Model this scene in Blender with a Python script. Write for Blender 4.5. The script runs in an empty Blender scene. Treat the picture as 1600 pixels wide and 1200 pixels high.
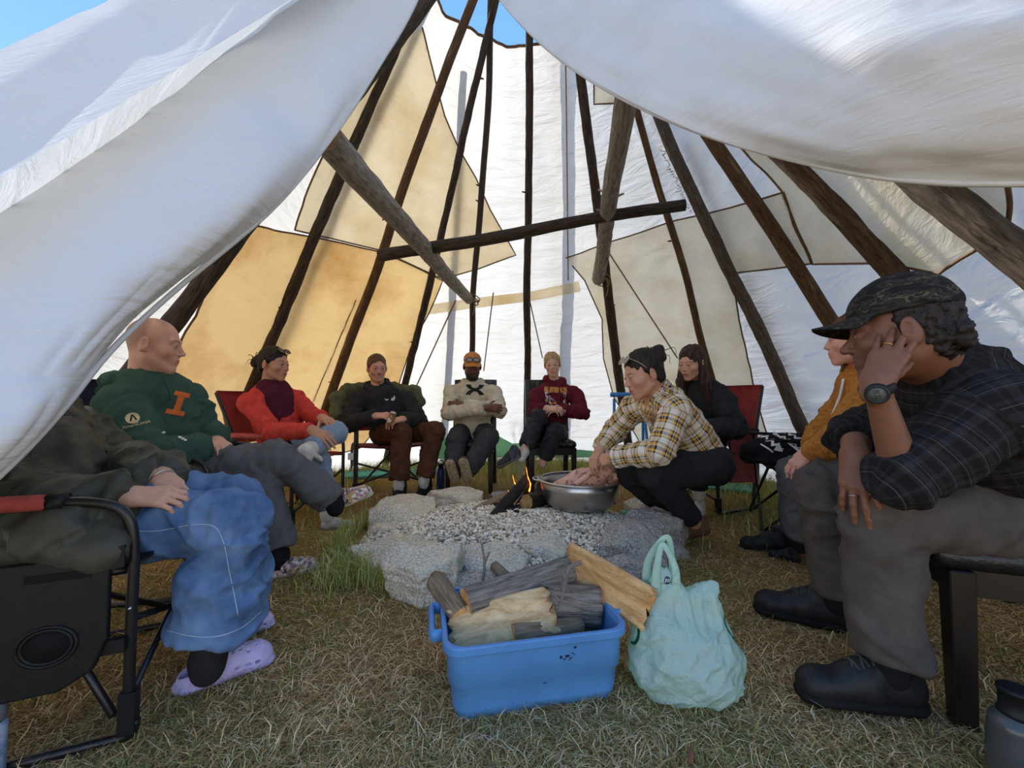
import bpy, bmesh, math, random
import numpy as np
from mathutils import Vector, Matrix
from mathutils.bvhtree import BVHTree
from mathutils.geometry import delaunay_2d_cdt

SC = bpy.context.scene
COL = SC.collection
# ---------------------------------------------------------------- camera
F, HC = 640.0, 0.85
PITCH = math.atan(25.0 / F)
cam = bpy.data.objects.new('camera', bpy.data.cameras.new('camera'))
COL.objects.link(cam)
cam.location = (0, 0, HC)
cam.rotation_euler = (math.pi / 2 + PITCH, 0, 0)
cam.data.sensor_width = 36.0
cam.data.lens = 36.0 * F / 1600.0
cam.data.clip_start = 0.02
cam.data.clip_end = 500
SC.camera = cam
# ---------------------------------------------------------------- light
SUN_VEC = Vector((-0.50, 0.45, 0.74)).normalized()
W = bpy.data.worlds.new('world'); SC.world = W
W.use_nodes = True
nt = W.node_tree
for n in list(nt.nodes): nt.nodes.remove(n)
tcw = nt.nodes.new('ShaderNodeTexCoord'); sxw = nt.nodes.new('ShaderNodeSeparateXYZ'); rw = nt.nodes.new('ShaderNodeValToRGB')
er = rw.color_ramp.elements                      # clear sky: pale at the horizon, deeper blue overhead
er[0].position = 0.0; er[0].color = (0.45, 0.39, 0.30, 1); er[1].position = 1.0; er[1].color = (0.10, 0.24, 0.56, 1)
for p_, c_ in ((0.495, (0.60, 0.53, 0.42, 1)), (0.505, (1.9, 1.8, 1.66, 1)), (0.56, (1.25, 1.25, 1.25, 1)), (0.66, (0.42, 0.58, 0.86, 1)), (0.74, (0.19, 0.38, 0.74, 1)), (0.82, (0.14, 0.32, 0.68, 1))):
    e_ = er.new(p_); e_.color = c_
mw = nt.nodes.new('ShaderNodeMapRange'); mw.inputs[1].default_value = -1; mw.inputs[2].default_value = 1
bg = nt.nodes.new('ShaderNodeBackground'); bg.inputs[1].default_value = 0.60
wo = nt.nodes.new('ShaderNodeOutputWorld')
nt.links.new(tcw.outputs['Generated'], sxw.inputs[0]); nt.links.new(sxw.outputs[2], mw.inputs[0]); nt.links.new(mw.outputs[0], rw.inputs[0])
nt.links.new(rw.outputs[0], bg.inputs[0]); nt.links.new(bg.outputs[0], wo.inputs[0])
sl = bpy.data.lights.new('sun', 'SUN'); sl.energy = 2.25; sl.angle = math.radians(0.6)
sl.color = (1.0, 0.96, 0.90)
sun = bpy.data.objects.new('sun', sl); COL.objects.link(sun)
sun.rotation_euler = (-SUN_VEC).to_track_quat('-Z', 'Y').to_euler()
sun.location = (-8, 6, 10)
SC.view_settings.view_transform = 'Standard'
SC.view_settings.look = 'None'
SC.view_settings.exposure = 1.6
SC.view_settings.gamma = 1.0
SC.view_settings.use_curve_mapping = False
SC.cycles.use_denoising = True
SC.cycles.max_bounces = 12
SC.cycles.diffuse_bounces = 8
SC.cycles.transmission_bounces = 6
SC.cycles.transparent_max_bounces = 8
SC.cycles.sample_clamp_indirect = 6.0

# ---------------------------------------------------------------- geometry helpers
CP, SP = math.cos(PITCH), math.sin(PITCH)
def ray(px, py):
    x = (px - 800) / F; v = (600 - py) / F
    return np.array([x, CP - v * SP, SP + v * CP])
def P(px, py, d):
    """world point seen at photo pixel (px,py), d metres in front of the door"""
    r = ray(px, py)
    return np.array([0, 0, HC]) + r * (d / r[1])
def G(px, py, z=0.0):
    """world point at height z seen at the pixel"""
    r = ray(px, py)
    return np.array([0, 0, HC]) + r * ((z - HC) / r[2])
def A(*v): return np.array(v, dtype=float)
def unit(v):
    v = np.asarray(v, float); n = np.linalg.norm(v)
    return v / n if n > 1e-9 else v
RNG = np.random.RandomState(7)
_LAT = np.random.RandomState(3).uniform(-1, 1, (64, 64, 64)).astype(np.float32)
def vnoise(p):
    p = np.asarray(p, np.float64)
    i = np.floor(p).astype(np.int64); f = p - i
    f = f * f * (3 - 2 * f); i &= 63; j = (i + 1) & 63
    def L(a, b, c): return _LAT[a, b, c]
    x0, y0, z0 = i[..., 0], i[..., 1], i[..., 2]; x1, y1, z1 = j[..., 0], j[..., 1], j[..., 2]
    fx, fy, fz = f[..., 0], f[..., 1], f[..., 2]
    a = L(x0, y0, z0) * (1 - fx) + L(x1, y0, z0) * fx
    b = L(x0, y1, z0) * (1 - fx) + L(x1, y1, z0) * fx
    c = L(x0, y0, z1) * (1 - fx) + L(x1, y0, z1) * fx
    d = L(x0, y1, z1) * (1 - fx) + L(x1, y1, z1) * fx
    return (a * (1 - fy) + b * fy) * (1 - fz) + (c * (1 - fy) + d * fy) * fz
def fbm(p, o=3):
    s = 0; a = 1.0; p = np.asarray(p, float)
    for k in range(o):
        s = s + a * vnoise(p * (2 ** k) + 17.3 * k); a *= 0.5
    return s
def ridge(p): return 1 - 2 * np.abs(vnoise(p))
def crease(p):
    q = np.clip(1 - 2.6*np.abs(vnoise(p)), 0, 1)
    return q*q*(3-2*q)

def mesh_from(name, v, f):
    me = bpy.data.meshes.new(name)
    if isinstance(f, np.ndarray):
        n = f.shape[1]; nf = len(f)
        me.vertices.add(len(v)); me.vertices.foreach_set('co', np.asarray(v, np.float32).ravel())
        me.loops.add(nf * n); me.loops.foreach_set('vertex_index', f.astype(np.int32).ravel())
        me.polygons.add(nf); me.polygons.foreach_set('loop_start', np.arange(0, nf * n, n, dtype=np.int32))
        me.update(calc_edges=True)
    else:
        me.from_pydata([tuple(map(float, q)) for q in v], [], [tuple(map(int, q)) for q in f])
        me.update()
    return me
def mk(name, v, f, mat, parent=None, smooth=True, col=None, fuv=None, midx=None):
    me = mesh_from(name, v, f)
    o = bpy.data.objects.new(name, me); COL.objects.link(o)
    for m in (mat if isinstance(mat, (list, tuple)) else [mat]): me.materials.append(m)
    if smooth: me.polygons.foreach_set('use_smooth', np.ones(len(me.polygons), bool))
    if midx is not None: me.polygons.foreach_set('material_index', np.asarray(midx, np.int32))
    if col is not None:
        c = np.ones((len(v), 4), np.float32); c[:, :3] = np.asarray(col)[:, :3]
        at = me.attributes.new('Col', 'FLOAT_COLOR', 'POINT'); at.data.foreach_set('color', c.ravel())
    if fuv is not None:
        at = me.attributes.new('fuv', 'FLOAT_VECTOR', 'POINT'); at.data.foreach_set('vector', np.asarray(fuv, np.float32).ravel())
    if parent is not None:
        o.parent = parent
    return o
def tag(o, label, cat=None, group=None, kind=None):
    o['label'] = label
    if cat: o['category'] = cat
    if group: o['group'] = group
    if kind: o['kind'] = kind
    return o
def struct(o, label=None):
    o['kind'] = 'structure'
    if label: o['label'] = label
    return o
def thing(name, label, cat, loc=(0, 0, 0), rotz=0.0, group=None):
    o = bpy.data.objects.new(name, None); COL.objects.link(o)
    o.location = [float(q) for q in loc]; o.rotation_euler = (0, 0, rotz); o.empty_display_size = 0.1
    return tag(o, label, cat, group)
def adopt(root, objs):
    """parent world-space meshes to an empty that stands at the thing's base"""
    for c in objs:
        c.parent = root
        c.matrix_parent_inverse = Matrix.Translation(root.location).inverted()
class MB:
    def __init__(s): s.v = []; s.f = []; s.m = []; s.n = 0
    def add(s, v, f, m=0):
        v = np.asarray(v, float)
        s.v.append(v); s.f += [tuple(int(i) + s.n for i in q) for q in f]; s.m += [m] * len(f); s.n += len(v)
        return s
    def build(s, name, mat, parent=None, smooth=True, bevel=0, auto=False):
        v = np.concatenate(s.v)
        o = mk(name, v, s.f, mat, parent, smooth, midx=s.m)
        if bevel:
            b = o.modifiers.new('bevel', 'BEVEL'); b.width = bevel; b.segments = 2; b.limit_method = 'ANGLE'
            b.harden_normals = False
        return o
def frame(z, x=None):
    z = unit(z)
    if x is None: x = A(1, 0, 0) if abs(z[0]) < 0.8 else A(0, 1, 0)
    x = np.asarray(x, float); x = unit(x - z * np.dot(x, z)); y = np.cross(z, x)
    return np.stack([x, y, z], 1)
def boxg(c, s, R=None, taper=1.0):
    v = np.array([[x, y, z] for z in (-.5, .5) for y in (-.5, .5) for x in (-.5, .5)]) * np.asarray(s)
    if taper != 1.0: v[:4, :2] *= taper
    if R is not None: v = v @ np.asarray(R).T
    return v + np.asarray(c), [(0, 2, 3, 1), (4, 5, 7, 6), (0, 1, 5, 4), (2, 6, 7, 3), (0, 4, 6, 2), (1, 3, 7, 5)]
def smooth_path(pts, n=6):
    p = [np.asarray(q, float) for q in pts]
    if len(p) < 3: return np.array([p[0] + (p[1]-p[0])*k/n for k in range(n+1)])
    q = [2 * p[0] - p[1]] + p + [2 * p[-1] - p[-2]]
    out = []
    for i in range(1, len(q) - 2):
        for k in range(n):
            t = k / n
            out.append(0.5 * ((2 * q[i]) + (-q[i-1] + q[i+1]) * t + (2*q[i-1] - 5*q[i] + 4*q[i+1] - q[i+2]) * t*t + (-q[i-1] + 3*q[i] - 3*q[i+1] + q[i+2]) * t**3))
    out.append(p[-1])
    return np.array(out)
def tubeg(path, r, n=8, flat=None, up=None, cap=True):
    path = np.asarray(path, float); m = len(path)
    r = np.broadcast_to(np.asarray(r, float), (m,))
    T = np.gradient(path, axis=0); T /= np.linalg.norm(T, axis=1)[:, None] + 1e-12
    u = unit(np.cross(T[0], A(0, 0, 1) if up is None else up))
    if np.linalg.norm(u) < .5: u = A(1, 0, 0)
    vs = []; a = np.arange(n) * 2 * math.pi / n
    for i in range(m):
        u = unit(u - T[i] * np.dot(u, T[i])); w = np.cross(T[i], u)
        fu, fw = (1, 1) if flat is None else flat
        vs.append(path[i] + r[i] * (np.cos(a)[:, None] * u * fu + np.sin(a)[:, None] * w * fw))
    v = np.concatenate(vs)
    f = [(i*n+k, i*n+(k+1) % n, (i+1)*n+(k+1) % n, (i+1)*n+k) for i in range(m-1) for k in range(n)]
    if cap: f += [tuple(range(n))[::-1], tuple((m-1)*n + k for k in range(n))]
    return v, f
def latheg(prof, n=32, c=(0, 0, 0)):
    prof = np.asarray(prof, float); a = np.arange(n) * 2 * math.pi / n
    v = np.concatenate([np.stack([r*np.cos(a), r*np.sin(a), np.full(n, z)], 1) for r, z in prof]) + np.asarray(c)
    f = [(i*n+k, i*n+(k+1) % n, (i+1)*n+(k+1) % n, (i+1)*n+k) for i in range(len(prof)-1) for k in range(n)]
    return v, f
def gridf(nu, nv):
    i, j = np.meshgrid(np.arange(nu-1), np.arange(nv-1), indexing='ij'); a = (i*nv+j).ravel()
    return np.stack([a, a+1, a+nv+1, a+nv], 1)
def crom(c, t):
    """catmull-rom along axis 0 of c at params t in [0,1]"""
    c = np.asarray(c, float); n = len(c)
    x = np.clip(t, 0, 1) * (n - 1); i = np.minimum(np.floor(x).astype(int), n - 2); f = x - i
    q = np.concatenate([[2*c[0]-c[1]], c, [2*c[-1]-c[-2]]]); sh = (-1,) + (1,) * (c.ndim - 1); f = f.reshape(sh)
    a, b, d, e = q[i], q[i+1], q[i+2], q[i+3]
    return 0.5*((2*b)+(-a+d)*f+(2*a-5*b+4*d-e)*f**2+(-a+3*b-3*d+e)*f**3)

# ---------------------------------------------------------------- signed-distance modelling
class S:
    def __init__(s, k=0.02): s.it = []; s.k = k; s.lo = A(9, 9, 9)*9; s.hi = -A(9, 9, 9)*9
    def _b(s, lo, hi):
        s.lo = np.minimum(s.lo, lo); s.hi = np.maximum(s.hi, hi)
    def cone(s, a, b, ra, rb=None, k=None, flat=None, op=1, cut=False):
        a = np.asarray(a, float); b = np.asarray(b, float); rb = ra if rb is None else rb
        if op > 0:
            m = max(ra, rb); s._b(np.minimum(a, b)-m, np.maximum(a, b)+m)
        s.it.append(('c', a, b, ra, rb, flat, s.k if k is None else k, op, cut)); return s
    def ell(s, c, r, R=None, k=None, op=1):
        c = np.asarray(c, float); r = np.broadcast_to(np.asarray(r, float), (3,))
        if op > 0: s._b(c - r.max(), c + r.max())
        s.it.append(('e', c, r, None if R is None else np.asarray(R, float), 0, None, s.k if k is None else k, op)); return s
    def plane(s, p, n, k=None):   # keep the side n points away from
        s.it.append(('p', np.asarray(p, float), unit(n), 0, 0, None, s.k if k is None else k, -1)); return s
    @staticmethod
    def prim(it, p):
        t = it[0]
        if t == 'c':
            _, a, b, ra, rb, flat = it[:6]
            ab = b - a; h = np.clip((p - a) @ ab / max(ab @ ab, 1e-12), 0, 1)
            o = p - a - h[:, None] * ab
            L = np.sqrt((o * o).sum(1)) + 1e-9
            r = ra + (rb - ra) * h
            cap = ((p - b) @ unit(ab)) if it[8] else None
            if flat is None: return L - r if cap is None else np.maximum(L - r, cap)
            n, f = flat
            o2 = o + np.outer(o @ n * (1 / f - 1), n)
            L2 = np.sqrt((o2 * o2).sum(1)) + 1e-9
            d_ = (L2 - r) * L / L2
            return d_ if cap is None else np.maximum(d_, cap)
        if t == 'e':
            _, c, r, R = it[:4]
            q = p - c
            if R is not None: q = q @ R
            k0 = np.sqrt(((q / r) ** 2).sum(1)); k1 = np.sqrt(((q / r**2) ** 2).sum(1)) + 1e-9
            return np.where(k0 < 0.05, -r.min(), k0 * (k0 - 1) / k1)
        return -((p - it[1]) @ it[2])
    def ev(s, p):
        d = None
        for it in s.it:
            e = s.prim(it, p); k = it[6]
            if d is None: d = e; continue
            if it[7] > 0:
                h = np.clip(0.5 + 0.5*(d - e)/k, 0, 1); d = d + (e - d)*h - k*h*(1-h)
            else:
                e = -e; h = np.clip(0.5 - 0.5*(d - e)/k, 0, 1); d = d + (e - d)*h + k*h*(1-h)
        return d
    def mesh(s, h, disp=None):
        B = 4; lo = s.lo - 3*h; n = np.ceil((s.hi + 3*h - lo)/h/B).astype(int) + 1
        ci = np.stack(np.meshgrid(*[np.arange(q) for q in n], indexing='ij'), -1).reshape(-1, 3)
        dc = s.ev(lo + (ci*B + 1.5)*h)
        N = n * B
        D = np.repeat(np.repeat(np.repeat(dc.reshape(n), B, 0), B, 1), B, 2).astype(np.float32)
        act = ci[np.abs(dc) < h*B*1.35 + 0.006]
        if len(act) == 0: return np.zeros((0, 3)), np.zeros((0, 4), int)
        off = np.stack(np.meshgrid(*[np.arange(B)]*3, indexing='ij'), -1).reshape(-1, 3)
        idx = (act[:, None]*B + off[None]).reshape(-1, 3)
        for c in range(0, len(idx), 200000):
            q = idx[c:c+200000]; pp = lo + q*h; e = s.ev(pp)
            if disp is not None: e = e - disp(pp)
            D[q[:, 0], q[:, 1], q[:, 2]] = e
        return nets(D, lo, h)
def nets(D, lo, h):
    s = D < 0
    c = np.zeros(tuple(np.array(D.shape) - 1), np.int8)
    nx, ny, nz = c.shape
    for a in (0, 1):
        for b in (0, 1):
            for e in (0, 1): c += s[a:a+nx, b:b+ny, e:e+nz]
    cells = np.argwhere((c > 0) & (c < 8))
    if len(cells) == 0: return np.zeros((0, 3)), np.zeros((0, 4), int)
    idm = np.full(c.shape, -1, np.int32); idm[tuple(cells.T)] = np.arange(len(cells))
    acc = np.zeros((len(cells), 3)); cnt = np.zeros(len(cells))
    cor = [(a, b, e) for a in (0, 1) for b in (0, 1) for e in (0, 1)]
    for p in cor:
        for ax in range(3):
            if p[ax]: continue
            q = list(p); q[ax] = 1
            i0 = cells + np.array(p); i1 = cells + np.array(q)
            d0 = D[tuple(i0.T)]; d1 = D[tuple(i1.T)]
            m = (d0 < 0) != (d1 < 0)
            t = np.where(m, d0/np.where(m, d0-d1, 1), 0)
            pt = np.tile(np.array(p, float), (len(cells), 1)); pt[:, ax] = t
            acc += pt*m[:, None]; cnt += m
    v = lo + (cells + acc/np.maximum(cnt, 1)[:, None])*h
    F_ = []
    for ax in range(3):
        b, e = [(1, 2), (2, 0), (0, 1)][ax]
        sl0 = [slice(None)]*3; sl1 = [slice(None)]*3
        sl0[ax] = slice(0, -1); sl1[ax] = slice(1, None)
        x = s[tuple(sl0)] != s[tuple(sl1)]
        ed = np.argwhere(x)
        ok = (ed[:, b] > 0) & (ed[:, e] > 0) & (ed[:, b] < D.shape[b]-1) & (ed[:, e] < D.shape[e]-1)
        ed = ed[ok]
        if len(ed) == 0: continue
        def at(db, de):
            q = ed.copy(); q[:, b] -= db; q[:, e] -= de
            return idm[tuple(q.T)]
        quad = np.stack([at(1, 1), at(0, 1), at(0, 0), at(1, 0)], 1)
        inside = s[tuple(ed.T)]
        quad[~inside] = quad[~inside][:, ::-1]
        F_.append(quad)
    f = np.concatenate(F_); f = f[(f >= 0).all(1)]
    return v, f
def vnormals(v, f):
    n = np.zeros_like(v); q = v[f]
    fn = np.cross(q[:, 2]-q[:, 0], q[:, 3 if f.shape[1] > 3 else 1]-q[:, 1 if f.shape[1] > 3 else 0])
    for k in range(f.shape[1]): np.add.at(n, f[:, k], fn)
    return n/(np.linalg.norm(n, axis=1)[:, None]+1e-12)
def relax(v, f, it=2, w=0.5):
    for _ in range(it):
        s = np.zeros_like(v); c = np.zeros(len(v)); k = f.shape[1]
        for a in range(k):
            b = (a+1) % k
            np.add.at(s, f[:, a], v[f[:, b]]); np.add.at(s, f[:, b], v[f[:, a]])
            np.add.at(c, f[:, a], 1); np.add.at(c, f[:, b], 1)
        v = v*(1-w) + w*s/np.maximum(c, 1)[:, None]
    return v

# ---------------------------------------------------------------- materials
def nodes(name):
    m = bpy.data.materials.new(name); m.use_nodes = True
    t = m.node_tree; b = t.nodes['Principled BSDF']
    return m, t, b
def _n(t, typ, **kw):
    n = t.nodes.new(typ)
    for k, v in kw.items():
        if k.startswith('i_'):
            n.inputs[k[2:].replace('_', ' ')].default_value = v
        else: setattr(n, k, v)
    return n
def rgb(c): return (c[0], c[1], c[2], 1)
def hexc(r, g, b):
    f = lambda u: ((u/255+.055)/1.055)**2.4 if u/255 > .04045 else u/255/12.92
    return (f(r), f(g), f(b))
_MC = {}
def fab(name, c, rough=0.9, amt=0.18, scale=25, bump=0.25, bscale=160, sheen=0.0, metal=0.0, spec=0.3, c2=None, coat=0, stretch=(1, 1, 1), detail=3):
    """plain procedural material: noisy colour plus fine bump"""
    if name in _MC: return _MC[name]
    m, t, b = nodes(name)
    tc = _n(t, 'ShaderNodeTexCoord'); mp = _n(t, 'ShaderNodeMapping'); mp.inputs['Scale'].default_value = stretch
    t.links.new(tc.outputs['Object'], mp.inputs[0])
    no = _n(t, 'ShaderNodeTexNoise', i_Scale=scale, i_Detail=detail, i_Roughness=.6); t.links.new(mp.outputs[0], no.inputs['Vector'])
    mx = _n(t, 'ShaderNodeMix', data_type='RGBA')
    d = c2 if c2 else tuple(max(0, q*(1-amt*2)) for q in c)
    u = c if c2 else tuple(min(1, q*(1+amt)) for q in c)
    mx.inputs[6].default_value = rgb(d); mx.inputs[7].default_value = rgb(u)
    rp = _n(t, 'ShaderNodeMapRange'); rp.inputs[1].default_value = .3; rp.inputs[2].default_value = .7
    t.links.new(no.outputs[0], rp.inputs[0]); t.links.new(rp.outputs[0], mx.inputs[0])
    t.links.new(mx.outputs[2], b.inputs['Base Color'])
    b.inputs['Roughness'].default_value = rough; b.inputs['Metallic'].default_value = metal
    b.inputs['Specular IOR Level'].default_value = spec
    if sheen: b.inputs['Sheen Weight'].default_value = sheen
    if coat: b.inputs['Coat Weight'].default_value = coat
    if bump:
        n2 = _n(t, 'ShaderNodeTexNoise', i_Scale=bscale, i_Detail=3.0); t.links.new(mp.outputs[0], n2.inputs['Vector'])
        bp = _n(t, 'ShaderNodeBump', i_Strength=bump, i_Distance=0.004); t.links.new(n2.outputs[0], bp.inputs['Height'])
        t.links.new(bp.outputs[0], b.inputs['Normal'])
    _MC[name] = m
    return m
def vcol(name, rough=.6, sss=0, bump=0, bscale=300, spec=.35, sheen=0, amt=.0, scale=40):
    """colour from the mesh's own Col attribute"""
    if name in _MC: return _MC[name]
    m, t, b = nodes(name)
    a = _n(t, 'ShaderNodeAttribute', attribute_name='Col')
    out = a.outputs['Color']
    if amt:
        tc = _n(t, 'ShaderNodeTexCoord'); no = _n(t, 'ShaderNodeTexNoise', i_Scale=scale, i_Detail=4.0)
        t.links.new(tc.outputs['Object'], no.inputs['Vector'])
        hs = _n(t, 'ShaderNodeHueSaturation'); rp = _n(t, 'ShaderNodeMapRange')
        rp.inputs[1].default_value = .3; rp.inputs[2].default_value = .7; rp.inputs[3].default_value = 1-amt; rp.inputs[4].default_value = 1+amt
        t.links.new(no.outputs[0], rp.inputs[0]); t.links.new(rp.outputs[0], hs.inputs['Value']); t.links.new(out, hs.inputs['Color']); out = hs.outputs[0]
    t.links.new(out, b.inputs['Base Color'])
    b.inputs['Roughness'].default_value = rough; b.inputs['Specular IOR Level'].default_value = spec
    if sheen: b.inputs['Sheen Weight'].default_value = sheen
    if sss:
        b.inputs['Subsurface Weight'].default_value = sss; b.inputs['Subsurface Scale'].default_value = .006
    if bump:
        tc = _n(t, 'ShaderNodeTexCoord'); n2 = _n(t, 'ShaderNodeTexNoise', i_Scale=bscale, i_Detail=3.0)
        t.links.new(tc.outputs['Object'], n2.inputs['Vector'])
        bp = _n(t, 'ShaderNodeBump', i_Strength=bump, i_Distance=0.003); t.links.new(n2.outputs[0], bp.inputs['Height'])
        t.links.new(bp.outputs[0], b.inputs['Normal'])
    _MC[name] = m
    return m
def canvas(name, c, trans=.5, c2=None, scale=2.0, stain=0.5, wscale=900, crease=(1.5, .7)):
    """tent canvas: diffuse front plus light let through, woven bump, faint stains"""
    m, t, b = nodes(name)
    out = t.nodes['Material Output']; t.nodes.remove(b)
    tc = _n(t, 'ShaderNodeTexCoord')
    no = _n(t, 'ShaderNodeTexNoise', i_Scale=scale, i_Detail=5.0, i_Roughness=.62); t.links.new(tc.outputs['Object'], no.inputs['Vector'])
    rp = _n(t, 'ShaderNodeMapRange'); rp.inputs[1].default_value = .42; rp.inputs[2].default_value = .72; rp.inputs[4].default_value = stain
    t.links.new(no.outputs[0], rp.inputs[0])
    mx = _n(t, 'ShaderNodeMix', data_type='RGBA'); mx.inputs[6].default_value = rgb(c); mx.inputs[7].default_value = rgb(c2 or tuple(q*.8 for q in c))
    t.links.new(rp.outputs[0], mx.inputs[0])
    df = _n(t, 'ShaderNodeBsdfDiffuse'); tr = _n(t, 'ShaderNodeBsdfTranslucent'); ms = _n(t, 'ShaderNodeMixShader'); ms.inputs[0].default_value = trans
    wv = _n(t, 'ShaderNodeTexNoise', i_Scale=wscale, i_Detail=2.0); t.links.new(tc.outputs['Object'], wv.inputs['Vector'])
    mp3 = _n(t, 'ShaderNodeMapping'); mp3.inputs['Scale'].default_value = (1.6, 1.6, 7.0); mp3.inputs['Rotation'].default_value = (.25, .2, 0); t.links.new(tc.outputs['Object'], mp3.inputs[0])
    n3 = _n(t, 'ShaderNodeTexNoise', i_Scale=crease[0], i_Detail=4.0, i_Roughness=.55, i_Distortion=.8); t.links.new(mp3.outputs[0], n3.inputs['Vector'])
    b1 = _n(t, 'ShaderNodeBump', i_Strength=.25, i_Distance=.002); t.links.new(wv.outputs[0], b1.inputs['Height'])
    b2 = _n(t, 'ShaderNodeBump', i_Strength=crease[1], i_Distance=.05); t.links.new(n3.outputs[0], b2.inputs['Height']); t.links.new(b1.outputs[0], b2.inputs['Normal'])
    for s_ in (df, tr):
        t.links.new(mx.outputs[2], s_.inputs['Color']); t.links.new(b2.outputs[0], s_.inputs['Normal'])
    t.links.new(df.outputs[0], ms.inputs[1]); t.links.new(tr.outputs[0], ms.inputs[2]); t.links.new(ms.outputs[0], out.inputs[0])
    return m
# ================================================================ SETTING
# ---------------------------------------------------------------- ground
def gz(x, y): return 0.012*vnoise(np.stack([np.asarray(x)*2.3, np.asarray(y)*2.3, np.zeros_like(np.asarray(x, float))], -1))
def ground_mat():
    m, t, b = nodes('dry_turf')
    tc = _n(t, 'ShaderNodeTexCoord')
    n1 = _n(t, 'ShaderNodeTexNoise', i_Scale=1.6, i_Detail=5.0); n2 = _n(t, 'ShaderNodeTexNoise', i_Scale=60.0, i_Detail=4.0)
    for n in (n1, n2): t.links.new(tc.outputs['Object'], n.inputs['Vector'])
    r1 = _n(t, 'ShaderNodeValToRGB'); r1.color_ramp.elements[0].color = rgb(hexc(168, 134, 88)); r1.color_ramp.elements[1].color = rgb(hexc(156, 138, 84))
    r1.color_ramp.elements[0].position = .42; r1.color_ramp.elements[1].position = .62
    r2 = _n(t, 'ShaderNodeValToRGB'); r2.color_ramp.elements[0].color = (.35, .33, .3, 1); r2.color_ramp.elements[1].color = (1.15, 1.1, 1, 1)
    t.links.new(n1.outputs[0], r1.inputs[0]); t.links.new(n2.outputs[0], r2.inputs[0])
    mx = _n(t, 'ShaderNodeMix', data_type='RGBA', blend_type='MULTIPLY'); mx.inputs[0].default_value = 1
    t.links.new(r1.outputs[0], mx.inputs[6]); t.links.new(r2.outputs[0], mx.inputs[7]); t.links.new(mx.outputs[2], b.inputs['Base Color'])
    b.inputs['Roughness'].default_value = 1; b.inputs['Specular IOR Level'].default_value = .1
    bp = _n(t, 'ShaderNodeBump', i_Strength=.8, i_Distance=.02); t.links.new(n2.outputs[0], bp.inputs['Height']); t.links.new(bp.outputs[0], b.inputs['Normal'])
    return m
xs = np.concatenate([[-40, -15, -7], np.linspace(-4, 4, 120), [7, 15, 40]]); ys = np.concatenate([[-40, -12, -4], np.linspace(-1, 7, 120), [10, 18, 40]])
gx, gy = np.meshgrid(xs, ys, indexing='ij')
gv = np.stack([gx, gy, gz(gx, gy)], -1).reshape(-1, 3)
gf = gridf(len(xs), len(ys))[:, ::-1].copy()
struct(mk('floor', gv, gf, ground_mat()), 'trampled dry grass ground inside the tipi')

# ---------------------------------------------------------------- tipi poles
CC, RR = A(0.1, 2.78), 2.95
APEX = A(0.03, 2.95, HC + 1.27*2.95)
CAM = A(0, 0, HC)
POLES = [  # two photo points on the pole, base radius, tone, label
    ((402, 330), (268, 498), .060, 0, 'dark bark-covered tipi pole rising behind the shaven-headed man in green'),
    ((645, 0), (430, 520), .050, 0, 'dark knotty tipi pole behind the woman in the red fleece'),
    ((735, 0), (510, 640), .050, 1, 'brown peeled tipi pole rising between red-fleece woman and man with glasses'),
    ((752, 100), (634, 590), .042, 0, 'dark rough tipi pole just right of the man with glasses, leaning right'),
    ((770, 0), (736, 540), .038, 2, 'thin smooth dark tipi pole behind the man in the orange cap'),
    ((824.5, 60), (823, 640), .046, 0, 'upright dark tipi pole between the orange-cap man and the blonde woman'),
    ((904, 100), (966, 590), .056, 0, 'rough black tipi pole behind the woman in yellow plaid, lashed to rack log'),
    ((992, 170), (1097, 535), .036, 1, 'thin reddish-brown tipi pole behind the long-haired woman in black'),
    ((1024, 170), (1252, 665), .056, 3, 'thick greyish tipi pole rising left of the red folding camp chair'),
    ((1100, 200), (1290, 490), .056, 1, 'brown tipi pole reaching down behind the camouflage cap brim'),
    ((1210, 235), (1388, 420), .056, 4, 'bark-patched brown tipi pole above the camouflage cap'),
    ((1450, 290), (1600, 405), .058, 3, 'weathered grey tipi pole at the far right edge'),
]
def circ_base(a, b):
    n = np.cross(ray(*a), ray(*b)); best = None
    ph = np.linspace(0, 2*math.pi, 4001)
    pt = np.stack([CC[0]+RR*np.cos(ph), CC[1]+RR*np.sin(ph), np.zeros_like(ph)], 1)
    s = (pt-CAM) @ n
    for i in np.where(s[:-1]*s[1:] < 0)[0]:
        p = pt[i]
        if p[1] < 0.2: continue
        py = 625 + 640*HC/p[1]
        if py > b[1] and (best is None or True):
            px = 800 + p[0]/p[1]*640
            want = b[0] + (b[0]-a[0])/(b[1]-a[1])*(py-b[1])
            e = abs(px-want)
            if best is None or e < best[0]: best = (e, p)
    nn = unit(n); top = APEX - nn*np.dot(APEX-CAM, nn)
    return best[1], top
PB = [circ_base(a, b) for a, b, *_ in POLES]
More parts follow.
